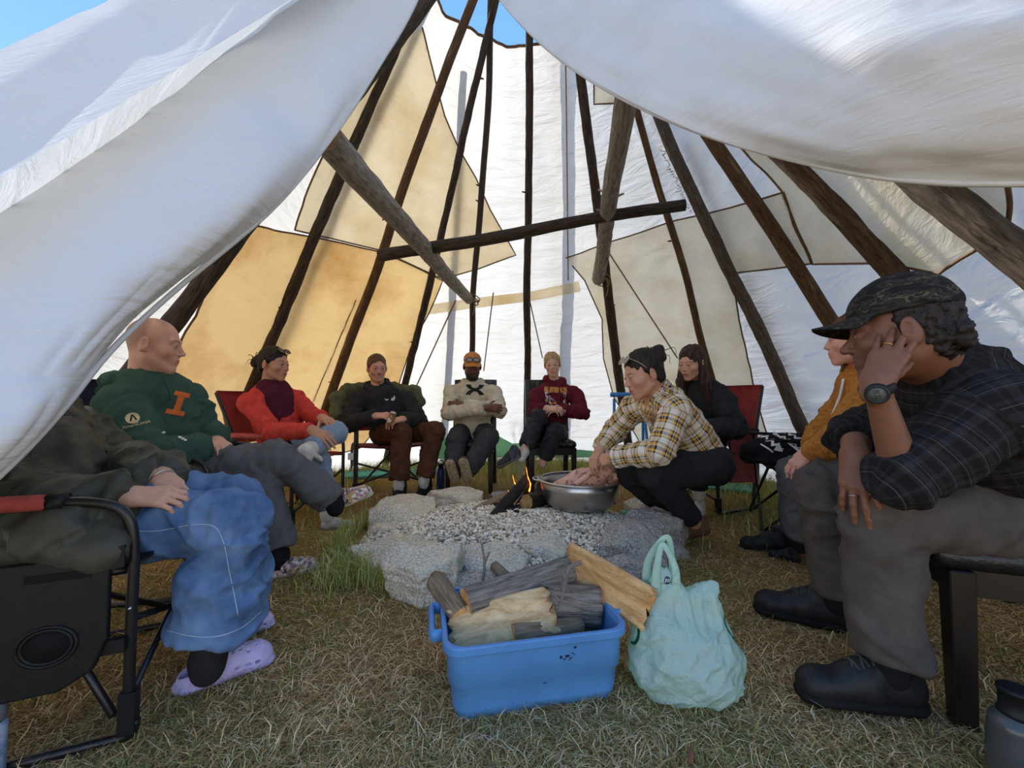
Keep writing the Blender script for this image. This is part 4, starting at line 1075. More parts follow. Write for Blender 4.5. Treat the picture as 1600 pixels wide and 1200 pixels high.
def rlog(label, a, b, ra, rb, seed, m=None, e=None): return tag(log_obj('firewood', a, b, ra, rb, m or M_GBARK, e or M_ENDW, seed=seed, rough=.13, bend=.01, n=18, step=.018), label, 'firewood', 'firewood in the tub')
rlog('round grey-barked log with sawn orange end across the back of the tub', P(727, 945, 1.28), P(888, 892, 1.45), .050, .046, 81)
rlog('short grey log sticking up at the left of the tub', P(684, 905, 1.44), P(722, 962, 1.24), .038, .030, 82, M_STICK)
rlog('thick dark grey log standing in the right of the tub', P(845, 935, 1.36), P(935, 945, 1.36), .062, .060, 83)
split_log('large split log with raw orange wood hanging over the right tub rim', P(885, 872, 1.50), P(1010, 950, 1.22), .060, A(-.62, -.66, .30), M_GBARK, 84, 1.0)
rlog('small pale log low in the tub under the slab', P(800, 992, 1.22), P(905, 978, 1.30), .028, .030, 85, M_STICK)
rlog('dark log at the bottom of the tub', P(740, 1000, 1.24), P(920, 965, 1.38), .040, .045, 86)
rlog('stub of grey branch behind the tub logs', P(770, 885, 1.48), P(790, 905, 1.42), .018, .022, 87, M_STICK)
def twig(label, pts, r, extra=()):
    o = mk('twig', *tubeg(smooth_path(pts, 5), np.linspace(r, r*.6, (len(pts)-1)*5+1), 6), M_GBARK, fuv=None)
    for e in extra: mk('side_twig', *tubeg(smooth_path(e, 5), np.linspace(r*.8, r*.4, (len(e)-1)*5+1), 6), M_GBARK, o)
    return tag(o, label, 'twig', 'twigs in the tub')
twig('thin upright dark twig behind the round log', [P(754, 912, 1.42), P(757, 880, 1.45), P(753, 850, 1.46)], .006, [[P(757, 880, 1.45), P(765, 862, 1.46)]])
twig('forked grey branch at the right end of the round log', [P(880, 925, 1.30), P(884, 900, 1.31), P(890, 887, 1.32), P(908, 878, 1.32)], .011, [[P(884, 905, 1.30), P(878, 890, 1.31)]])
twig('broken orange splinter standing on the dark grey log', [P(876, 945, 1.26), P(880, 925, 1.27), P(884, 905, 1.28)], .006, [[P(876, 940, 1.26), P(860, 925, 1.26)], [P(874, 945, 1.26), P(858, 938, 1.26)]])

# ================================================================ SHOPPING BAG
m, t_, b = nodes('mint_plastic_film')
b.inputs['Base Color'].default_value = rgb(hexc(226, 244, 234)); b.inputs['Roughness'].default_value = .22; b.inputs['Specular IOR Level'].default_value = .5
tr = _n(t_, 'ShaderNodeBsdfTranslucent'); tr.inputs[0].default_value = rgb(hexc(190, 236, 214)); tp = _n(t_, 'ShaderNodeBsdfTransparent'); tp.inputs[0].default_value = rgb(hexc(190, 225, 208))
m1 = _n(t_, 'ShaderNodeMixShader'); m1.inputs[0].default_value = .45; m2 = _n(t_, 'ShaderNodeMixShader'); m2.inputs[0].default_value = .2
t_.links.new(b.outputs[0], m1.inputs[1]); t_.links.new(tr.outputs[0], m1.inputs[2]); t_.links.new(m1.outputs[0], m2.inputs[1]); t_.links.new(tp.outputs[0], m2.inputs[2]); t_.links.new(m2.outputs[0], t_.nodes['Material Output'].inputs[0])
tc = _n(t_, 'ShaderNodeTexCoord'); mp = _n(t_, 'ShaderNodeMapping'); mp.inputs['Scale'].default_value = (16, 16, 20); no = _n(t_, 'ShaderNodeTexNoise', i_Scale=1.4, i_Detail=5.0, i_Distortion=1.0)
t_.links.new(tc.outputs['Object'], mp.inputs[0]); t_.links.new(mp.outputs[0], no.inputs['Vector']); bp = _n(t_, 'ShaderNodeBump', i_Strength=.6, i_Distance=.02); t_.links.new(no.outputs[0], bp.inputs['Height'])
for n_ in (b, tr): t_.links.new(bp.outputs[0], n_.inputs['Normal'])
M_BAG = m
bc = A(.515, 1.26, 0)
q = S(.05)
q.ell(bc+A(-.01, 0, .105), (.145, .105, .115)); q.ell(bc+A(.06, .0, .085), (.105, .10, .09)); q.ell(bc+A(-.07, -.01, .07), (.075, .085, .075)); q.ell(bc+A(.045, -.03, .06), (.10, .08, .065))
q.cone(bc+A(-.03, 0, .19), bc+A(-.055, 0, .315), .085, .028, flat=(A(0, 1, 0), .45)); q.cone(bc+A(.07, 0, .17), bc+A(.092, 0, .265), .06, .025, flat=(A(0, 1, 0), .4))
q.cone(bc+A(.0, 0, .18), bc+A(.05, 0, .24), .06, .04, flat=(A(0, 1, 0), .5))
q.plane(bc+A(0, 0, .004), A(0, 0, -1), .01)
def bagd(p):
    l = p-bc; z = l[:, 2]
    w = .009*ridge(np.stack([l[:, 0]*13+l[:, 2]*6, l[:, 1]*16, z*24-l[:, 0]*14], 1))+.004*ridge(np.stack([l[:, 0]*40, l[:, 1]*40, z*48-l[:, 0]*30], 1))*np.clip((.26-z)/.1, 0, 1)
    w += .007*ridge(np.stack([l[:, 0]*55, l[:, 1]*20, z*5+l[:, 0]*8], 1))*np.clip((z-.13)/.08, 0, 1)
    return w+.012*vnoise(l*9)
v, f = q.mesh(.0052, bagd)
BAG = tag(mk('shopping_bag', v, f, M_BAG), 'pale green plastic carrier bag with tied handles beside the blue tub', 'bag')
hx0 = bc+A(-.055, 0, .30)
for k, (dy, top, sp) in enumerate(((-.02, .415, .034), (.025, .43, .046))):
    pts = smooth_path([hx0+A(-sp, dy, -.03), hx0+A(-sp*.8, dy, .06), hx0+A(-.006+.022*k, dy*.6, top-.30), hx0+A(sp*.75, dy, .05), hx0+A(sp*.8, dy, -.03)], 7)
    mk('handle', *tubeg(pts, np.linspace(.017, .017, len(pts))*(1-.45*np.sin(np.linspace(0, math.pi, len(pts)))), 8, flat=(1, .35), up=A(0, 1, 0)), M_BAG, BAG)
BVB = BVHTree.FromPolygons([tuple(p) for p in v], [tuple(map(int, p)) for p in f])
def decal(name, v2, f2, org, ux, uy, nrm, bvh, mat, parent, off=.0018, sub=2, far=.5):
    """flat print laid onto a surface: each point is dropped along -nrm"""
    ux, uy, nrm = unit(ux), unit(uy), unit(nrm)
    bm = bmesh.new(); vs = [bm.verts.new((p[0], p[1], 0)) for p in v2]
    for q_ in f2:
        try: bm.faces.new([vs[i] for i in q_])
        except ValueError: pass
    bmesh.ops.triangulate(bm, faces=bm.faces[:])
    for _ in range(sub):
        lim = .012 if sub < 3 else .007
        es = [e for e in bm.edges if e.calc_length() > lim]
        if not es: break
        bmesh.ops.subdivide_edges(bm, edges=es, cuts=1)
    bm.verts.ensure_lookup_table(); bm.verts.index_update()
    out = []; hits = []
    for w in bm.verts:
        p = np.asarray(org)+ux*w.co.x+uy*w.co.y
        h = bvh.ray_cast(Vector(p+nrm*far*.5), Vector(-nrm), far)
        hits.append(None if h[0] is None else np.array(h[0])+nrm*off); out.append(p)
    good = [np.dot(h-p, nrm) for h, p in zip(hits, out) if h is not None]
    med = float(np.median(good)) if good else 0
    vv = np.array([h if h is not None else p+nrm*(med+off) for h, p in zip(hits, out)])
    ff = [tuple(x.index for x in fc.verts) for fc in bm.faces]; bm.free()
    f3 = [q_ for q_ in ff if all(hits[i] is not None and abs(np.dot(hits[i]-out[i], nrm)-med) < .09 for i in q_)]
    ff = f3 or ff
    o = mk(name, vv, ff, mat, None, True)
    if parent is not None:
        o.parent = parent
        if parent.type == 'EMPTY': o.matrix_parent_inverse = Matrix.Translation(parent.location).inverted()
        else: o.matrix_parent_inverse = parent.matrix_world.inverted()
    return o
disc = lambda r, n=20, sx=1: ([(r*sx*math.cos(k*6.2832/n), r*math.sin(k*6.2832/n)) for k in range(n)], [tuple(range(n))])
gp = P(1050, 916, 1.2)
decal('emblem', *disc(.013, 16, .8), gp, A(1, 0, 0), A(0, 0, 1), A(0, -1, 0), BVB, fab('navy_emblem', hexc(30, 52, 96), .5), BAG)
for k in range(3):
    decal('emblem_stripe', [(-.009+.006*k, -.004), (-.006+.006*k, -.006), (-.003+.006*k, .007), (-.006+.006*k, .009)], [(0, 1, 2, 3)], gp, A(1, 0, 0), A(0, 0, 1), A(0, -1, 0), BVB, M_WPRINT, BAG, .0032)
def arc_band(r0, r1, a0, a1, n=14):
    aa = np.radians(np.linspace(a0, a1, n)); v_ = [(r0*math.cos(x_), r0*math.sin(x_)) for x_ in aa]+[(r1*math.cos(x_), r1*math.sin(x_)) for x_ in aa]
    return v_, [(i, i+1, n+i+1, n+i) for i in range(n-1)]
decal('printed_border', *arc_band(.055, .063, -60, 60), P(966, 990, 1.22), A(1, 0, 0), A(0, 0, 1), A(-.35, -1, 0), BVB, fab('green_print', hexc(20, 84, 62), .5), BAG, far=.6)
decal('printed_border', *arc_band(.055, .062, 120, 245), P(1168, 975, 1.22), A(1, 0, 0), A(0, 0, 1), A(.35, -1, 0), BVB, fab('green_print', hexc(20, 84, 62), .5), BAG, far=.6)
tag(mk('crumpled_wrapper', *(lambda s_: s_.mesh(.004))(S(.01).ell(A(.69, 1.30, .02), (.018, .014, .016)).ell(A(.705, 1.30, .012), (.012, .012, .01))), fab('yellow_wrapper', hexc(206, 206, 110), .5)), 'yellow-green scrap on the grass at the right of the bag', 'scrap')

# ================================================================ BASIN AND BIRD
BC = A(.447, 2.74, .142)
m, t_, b = nodes('brushed_steel'); b.inputs['Metallic'].default_value = 1; b.inputs['Roughness'].default_value = .33; b.inputs['Base Color'].default_value = rgb((.52, .51, .50))
tc = _n(t_, 'ShaderNodeTexCoord'); mp = _n(t_, 'ShaderNodeMapping'); mp.inputs['Scale'].default_value = (3, 3, 160); no = _n(t_, 'ShaderNodeTexNoise', i_Scale=2.0, i_Detail=3.0)
t_.links.new(tc.outputs['Object'], mp.inputs[0]); t_.links.new(mp.outputs[0], no.inputs['Vector']); bp = _n(t_, 'ShaderNodeBump', i_Strength=.12, i_Distance=.003); t_.links.new(no.outputs[0], bp.inputs['Height']); t_.links.new(bp.outputs[0], b.inputs['Normal'])
M_STEEL = m
BAS = thing('steel_basin', 'large stainless steel basin on the gravel in front of the plaid shirt', 'basin', BC)
mk('bowl', *latheg([(0, 0), (.15, 0), (.185, .008), (.215, .03), (.240, .075), (.254, .13), (.262, .185), (.258, .186), (.250, .13), (.236, .078), (.210, .035), (.18, .014), (0, .008)], 56), M_STEEL, BAS)
a = np.linspace(0, 2*math.pi, 57)
mk('rolled_rim', *tubeg(np.stack([.268*np.cos(a), .268*np.sin(a), np.full(57, .187)], 1), .0085, 10, flat=(1.6, .7), up=A(0, 0, 1), cap=False), M_STEEL, BAS)
for s in (-1, 1):
    mk('handle', *tubeg(smooth_path([(s*.270, -.05, .185), (s*.300, -.04, .188), (s*.306, 0, .188), (s*.300, .04, .188), (s*.270, .05, .185)], 5), .006, 8), M_STEEL, BAS)
q = S(.025); bd = P(915, 752, 2.62)
q.ell(P(915, 750, 2.66), (.13, .085, .075)); q.ell(P(940, 735, 2.62), (.075, .07, .065)); q.cone(P(885, 757, 2.62), P(860, 764, 2.66), .05, .03); q.ell(P(958, 742, 2.70), (.075, .07, .07))
q.cone(P(925, 735, 2.56), P(900, 754, 2.54), .026, .018); q.cone(P(950, 720, 2.66), P(962, 745, 2.62), .03, .026)
v, f = q.mesh(.007, lambda p: .006*fbm(p*22, 2)+.0025*fbm(p*90, 2))
n_ = fbm(v*16, 3); n2_ = vnoise(v*70)
c = np.array(hexc(222, 172, 150))[None]*(1+.16*n_[:, None])
c = np.where((n2_ > .48)[:, None], np.array(hexc(150, 92, 80)), c)
cut = np.exp(-((np.abs((v-P(905, 742, 2.55)) @ unit(A(.5, 0, -.8)))/.012)**2))*np.exp(-(np.linalg.norm(v-P(908, 742, 2.55), axis=1)/.05)**2)
c = c*(1-cut[:, None])+np.array(hexc(110, 60, 84))*cut[:, None]
tag(mk('plucked_bird', v, f, vcol('bird_skin', .45, .15, .3, 220), col=c), 'plucked pink bird being cleaned in the steel basin', 'bird carcass')
# ================================================================ PEOPLE
SKIN = vcol('skin', .52, .12, .12, 500, .4)
M_EYE = vcol('eye', .15, spec=.6)
def lerp(a, b, t): return np.asarray(a, float)*(1-t)+np.asarray(b, float)*t
def sstep(x, a, b): t = np.clip((x-a)/(b-a), 0, 1); return t*t*(3-2*t)
def head_sdf(q, neck, o):
    """head in its own space: y = out of the face, z = up"""
    w = o.get('w', 1.0); j = o.get('jaw', 1.0); fm = o.get('fem', 0)
    q.ell((0, -.014, .036), (.074*w, .094, .086), k=.02)
    q.ell((0, .020, -.030), (.058*w, .066, .080), k=.03)
    jr = .022-.004*fm
    q.cone((-.050*w, -.004, -.056), (-.012, .060, -.103*j+.004*fm), jr, .018-.003*fm, k=.02); q.cone((.050*w, -.004, -.056), (.012, .060, -.103*j+.004*fm), jr, .018-.003*fm, k=.02)
    q.ell((0, .064-.003*fm, -.100*j+.003*fm), (.019-.003*fm, .019, .016), k=.02)
    for s in (-1, 1):
        q.ell((s*.042*w, .050, -.024), (.024+.002*fm, .026, .022), k=.025)
        q.cone((s*.012, .080-.004*fm, .027), (s*.044, .069-.003*fm, .025), .010-.003*fm, .010-.003*fm, k=.016)
    q.ell((0, .068, -.060), (.027, .024, .026), k=.02)
    ns = o.get('nose', 1.0)*(1-.10*fm)
    q.cone((0, .080, .014), (0, .080+.024*ns, -.026), .0075, .0100*ns, k=.012)
    for s in (-1, 1): q.ell((s*.0115, .086+.004*ns, -.031), (.0080, .009, .0068), k=.008)
    lf_ = 1+.25*fm
    q.cone((-.016, .0815, -.0585), (.016, .0815, -.0585), .0056*lf_, k=.008); q.ell((0, .0855, -.059), (.012, .006, .0048*lf_), k=.006)
    q.cone((-.014, .0810, -.0700), (.014, .0810, -.0700), .0064*lf_, k=.008)
    q.cone((-.020, .0925, -.0642), (.020, .0925, -.0642), .0028, k=.004, op=-1)
    for s in (-1, 1):
        q.ell((s*.032, .092, .005), (.017, .014, .010), k=.014, op=-1)
        q.ell((s*.0315, .0735, .004), (.0148, .0148, .0148), k=.006)
        q.ell((s*.0315, .092, .0025), (.0128, .012, (.0048 if not o.get('down') else .0028)), k=.003, op=-1)
        R_ = np.array(Matrix.Rotation(-s*.42, 3, 'Z') @ Matrix.Rotation(-.18, 3, 'X'))   # ear
        q.ell((s*.082*w, -.016, -.004), (.0085, .021, .033), R_, k=.005)
        q.ell((s*.094*w, -.010, .002), (.0085, .011, .019), R_, k=.004, op=-1)
        q.ell((s*.079*w, -.004, -.030), (.006, .008, .009), k=.005)
    nb = np.asarray(neck); nr = o.get('neck', .056)
    q.cone((0, -.026, -.030), nb, nr*.95, nr*1.08, k=.03)
    return q
def head_color(v, o):
    sk = np.array(o['skin']); c = np.tile(sk, (len(v), 1))
    x, y, z = v.T; ax = np.abs(x)
    c *= (1+.05*fbm(v*38, 2))[:, None]
    red = .35*np.exp(-(((ax-.045)/.022)**2+((z+.03)/.02)**2))*(y > .02)+.35*np.exp(-((x/.014)**2+((z+.028)/.014)**2))*(y > .09)+.4*(ax > .073)*np.exp(-(z/.04)**2)
    c = c*(1-red[:, None]*.35)+np.array([.62, .20, .16])*sk[0]*1.2*red[:, None]*.35
    def mix(m, col):
        nonlocal c
        m = np.clip(m, 0, 1)[:, None]; c = c*(1-m)+np.array(col)*m
    hair = np.array(o.get('hair', (.02, .015, .012)))
    bd = o.get('beard', 0)
    if bd:
        m = sstep(-z, .030, .05)*sstep(y, -.02, .015)*sstep(z, -.135, -.115)
        m = m*(1-np.exp(-((x/.027)**2+((z+.0645)/.011)**2)**2)*(y > .06))*(1-sstep(z, -.05, -.04)*(ax < .045)*(y > .04))
        mu = np.exp(-((ax/.026)**4+((z+.049)/.0065)**2))*(y > .07)
        ch = sstep(-z, .02, .06)*sstep(ax, .05, .06)*sstep(y, -.03, 0.)
        mix(np.maximum(np.maximum(m, mu), ch*.8)*bd, hair)
    if o.get('stache'):
        mix(np.exp(-((ax/.028)**4+((z+.049)/.0075)**2))*(y > .07)*o['stache'], hair)
    lip = np.exp(-((x/.0235)**4+((z+.0645)/.0105)**4))*(y > .075)
    mix(lip*(.75+.15*o.get('fem', 0)), o.get('lip', sk*np.array([.82, .48, .46]) if not o.get('fem') else sk*np.array([.86, .40, .40])))
    mix(np.exp(-((x/.02)**4+((z+.0645)/.0016)**2))*(y > .07)*.6, sk*.25)
    arch = .0245+.004*np.cos((ax-.034)*60)
    br = np.exp(-(((ax-.032)/.0185)**4+((z-arch)/(o.get('browt', .0042)-.0012*o.get('fem', 0)))**2))*(y > .045)
    mix(br*.85, o.get('brow', hair))
    if o.get('buzz'):
        hl = .070-.55*np.clip(y, 0, 1)
        m = np.maximum(sstep(z+y*.75-.2*ax, .080, .125)*sstep(-y, -.055, -.02), sstep(z, -.02-.9*np.clip(-y-.02, 0, .06), .04-.9*np.clip(-y-.02, 0, .06))*sstep(-y, .0, .03))
        mix(m*o['buzz'], hair)
    ld = np.exp(-(((ax-.0315)/.0155)**4+((z-.0085)/(.0022+.0008*o.get('fem', 0)))**2))*(y > .06)
    mix(ld*(.6+.25*o.get('fem', 0)), sk*.12)
    return np.clip(c, 0, 1)
FL = [(.043, .026, .021), (.048, .030, .022), (.044, .028, .021), (.034, .021, .018)]
def hand_sdf(q, Wp, dr, back, side, curl=(.5, .5, .5, .5), thumb=.5, spread=.10, s=1.0, tin=.0):
    Y = unit(dr); Z = unit(np.asarray(back)-Y*np.dot(back, Y)); X = np.cross(Y, Z); tx = -1 if side == 'R' else 1
    L = lambda x_, y_, z_: np.asarray(Wp)+s*(X*x_*tx+Y*y_+Z*z_)
    D = lambda x_, y_, z_: X*x_*tx+Y*y_+Z*z_
    kn = [(.029, .088, .004), (.010, .092, .006), (-.0095, .088, .004), (-.027, .079, 0)]
    for i, k in enumerate(kn):
        q.cone(L(k[0]*.55, .012, 0), L(*k), .0165*s, .0115*s, k=.012*s)
    q.cone(L(0, -.03, 0), L(0, .02, 0), .024*s, .025*s, k=.02*s, flat=(Z, .72))
    q.cone(L(.018, .03, -.008), L(.020, .06, -.012), .014*s, .012*s, k=.012*s)
    tips = []
    for i, k in enumerate(kn):
        a = 0; p = L(*k); sp = (1.5-i)*spread; c = curl[i] if hasattr(curl, '__len__') else curl
        r = (.0088, .009, .0086, .0076)[i]*s
        for jn, ln in enumerate(FL[i]):
            a += c*(.9, 1.15, .7)[jn]
            d = D(math.sin(sp)*math.cos(a), math.cos(sp)*math.cos(a), -math.sin(a))
            e = p+d*ln*s; q.cone(p, e, r*(1-.07*jn), r*(.95-.09*jn), k=.0035*s if jn else .008*s); p = e
        nrm = D(0, math.sin(a), math.cos(a)); tips.append((p+nrm*r*.7, nrm, r))
    a = thumb; p = L(.020, .022, -.006); d = unit(D(.72-tin, .62, -.30-.4*thumb))
    for jn, (ln, r) in enumerate(((.042, .0125), (.032, .0105), (.027, .0092))):
        d = unit(d+D(-.22*thumb*jn, .10*jn, -.25*thumb*jn)); e = p+d*ln*s; q.cone(p, e, r*s, r*.88*s, k=.008*s if jn == 0 else .004*s); p = e
    tips.append((p+Z*.006*s, Z, .0092*s))
    return tips
def ortho(face, roll=0.0, up=A(0, 0, 1)):
    y = unit(face); x = unit(np.cross(y, up)); z = np.cross(x, y)
    c, s = math.cos(roll), math.sin(roll)
    return np.stack([x*c+z*s, y, z*c-x*s], 1)
def garment(name, q, h, mat, parent, amp=.006, freq=13, joints=(), jamp=.006, seed=0, axes=None, sm=1):
    v, f = q.mesh(h)
    if sm: v = relax(v, f, sm, .5)
    cones = [it for it in q.it if it[0] == 'c' and it[7] > 0]
    best = np.full(len(v), 9.); fuv = np.zeros((len(v), 3), np.float32); off = 0
    ref = A(0, -1, 0)
    for n_, it in enumerate(cones):
        d = S.prim(it, v); a, b = it[1], it[2]; L = np.linalg.norm(b-a)
        if L < 1e-4: continue
        ax = (b-a)/L; F_ = frame(ax, ref if abs(ax @ ref) < .95 else A(1, 0, 0)); rel = v-a
        u = rel @ ax; an = np.arctan2(rel @ F_[:, 1], rel @ F_[:, 0])
        m = d < best-.004
        best = np.where(m, d, best); fuv[m, 0] = u[m]+n_*.31; fuv[m, 1] = (an*(it[3]+it[4])*.5)[m]; fuv[m, 2] = n_
    n = vnormals(v, f)
    w = amp*(ridge(v*freq*A(1, 1, .75)+seed)*.55+.45*fbm(v*freq*.6+seed*2+5, 2))
    w += amp*.25*ridge(v*freq*2.4+seed+31)
    U, V = fuv[:, 0]+.02*vnoise(v*9+3), fuv[:, 1]
    w += amp*1.15*(crease(np.stack([U*freq*.95+V*freq*.55, V*freq*.35, fuv[:, 2]*3.3+seed], 1))-.25)
    w += amp*.7*(crease(np.stack([U*freq*1.5-V*freq*.8, V*freq*.5, fuv[:, 2]*3.3+seed+9], 1))-.25)
    for J in joints:
        e = np.exp(-(np.linalg.norm(v-np.asarray(J), axis=1)/.095)**2)
        w += jamp*e*np.sin(fuv[:, 0]*115+2.2*vnoise(v*16+seed))
    return mk(name, v+n*w[:, None], f, mat, parent, True, fuv=fuv), (v+n*w[:, None], f)
def bvh_of(vf): return BVHTree.FromPolygons([tuple(p) for p in vf[0]], [tuple(map(int, p)) for p in vf[1]])

# ---------------------------------------------------------------- shoes
def shoe(parent, heel, toe, up, kind, mats, s=1.0, h=.006, wdt=1.0):
    heel = np.asarray(heel, float); toe = np.asarray(toe, float); X = unit(toe-heel); Z = unit(np.asarray(up)-X*np.dot(up, X)); Y = np.cross(Z, X)
    R = np.stack([X, Y, Z], 1); k = np.linalg.norm(toe-heel)/.28*s
    T = lambda v: heel+(v*k*A(1, wdt, 1)) @ R.T
    u = S(.02)
    if kind == 'clog':
        u.cone((.05, 0, .030), (.13, 0, .035), .042, .046); u.cone((.13, 0, .042), (.225, 0, .036), .046, .044); u.cone((.14, 0, .06), (.20, 0, .045), .036, .03); u.cone((.225, .0, .034), (.238, 0, .03), .043, .03)
        u.cone((.035, 0, .12), (.105, 0, .14), .036, .042, k=.008, op=-1); u.ell((.07, 0, .09), (.075, .035, .065), k=.01, op=-1)
        for (hx, hy, hz) in [(.15, .0, .09), (.172, .018, .085), (.172, -.018, .085), (.195, 0, .08), (.195, -.026, .072), (.195, .026, .072), (.218, .012, .066), (.218, -.014, .066), (.152, -.024, .085), (.152, .024, .085)]:
            u.ell((hx, hy, hz), (.0042, .0042, .02), k=.002, op=-1)
        for hx, yy in ((.165, 1), (.195, 1), (.222, .85), (.165, -1), (.195, -1), (.222, -.85)):
            u.ell((hx, yy*.05, .038), (.0085, .02, .0055), k=.002, op=-1)
        u.plane((0, 0, .012), (0, 0, -1), .004); h = min(h, .0036)
    elif kind == 'boot':
        u.cone((.045, 0, .05), (.13, 0, .055), .040, .040); u.cone((.13, 0, .052), (.232, 0, .042), .042, .036); u.cone((.235, 0, .042), (.240, 0, .040), .036, .034); u.cone((.052, 0, .07), (.058, 0, .155), .044, .046, cut=True); u.cone((.06, 0, .11), (.15, 0, .07), .036, .032); u.plane((0, 0, .022), (0, 0, -1), .004)
    elif kind == 'slip':
        u.cone((.045, 0, .045), (.13, 0, .05), .044, .046); u.cone((.13, 0, .048), (.225, 0, .038), .046, .038); u.cone((.05, 0, .05), (.055, 0, .085), .043, .044); u.plane((0, 0, .014), (0, 0, -1), .004)
    else:
        u.cone((.045, 0, .045), (.13, 0, .05), .038, .038); u.cone((.13, 0, .048), (.235, 0, .036), .038, .032); u.cone((.05, 0, .055), (.055, 0, .095), .038, .037); u.cone((.06, 0, .085), (.14, 0, .06), .03, .03); u.plane((0, 0, .022), (0, 0, -1), .004)
    v, f = u.mesh(h); o = mk('shoe', T(v), f, mats[0], parent)
    q = S(.012); n = A(0, 0, 1)
    zt = .016 if kind in ('clog', 'slip') else .020
    q.cone((.042, 0, zt), (.12, 0, zt), .043, .041, flat=(n, .55)); q.cone((.12, 0, zt), (.238, 0, zt), .041, .042, flat=(n, .5)); q.plane((0, 0, 0), (0, 0, -1), .003); q.plane((0, 0, zt+.013), (0, 0, 1), .004)
    v, f = q.mesh(h); mk('sole', T(v), f, mats[1], o)
    if kind in ('boot', 'sneaker') and len(mats) > 2:
        zz = .100 if kind == 'boot' else .092
        for i in range(4):
            x0 = .088+.021*i; z0 = (.1335-.47*(x0-.088) if kind == 'boot' else .1075-.31*(x0-.088))
            for sg in (1, -1):
                pts = smooth_path([(x0, -.024*sg, z0-.008), (x0+.006, 0, z0+.003), (x0+.012, .024*sg, z0-.014)], 5)
                mk('lace', *tubeg(T(pts), .0022*k, 5), mats[2], o)
    if kind == 'clog':
        pts = smooth_path([(.105, -.050, .035), (.09, -.052, .06), (.108, -.042, .088), (.118, 0, .104), (.108, .042, .088), (.09, .052, .06), (.105, .050, .035)], 5)
        mk('strap', *tubeg(T(pts), .0085*k, 8, flat=(.45, 1)), mats[0], o)
        for sg in (-1, 1):
            mk('rivet', *tubeg(T(np.array([(.100, sg*.046, .043), (.100, sg*.0545, .043)])), .009*k, 14), M_WPRINT if mats[0].name.startswith('lav') else M_BLKP, o)
            mk('rivet_ring', *tubeg(T(np.array([(.100, sg*.046, .043), (.100, sg*.0535, .043)])), .0115*k, 14), fab('grey_lilac', hexc(120, 116, 136), .5), o)
    return o

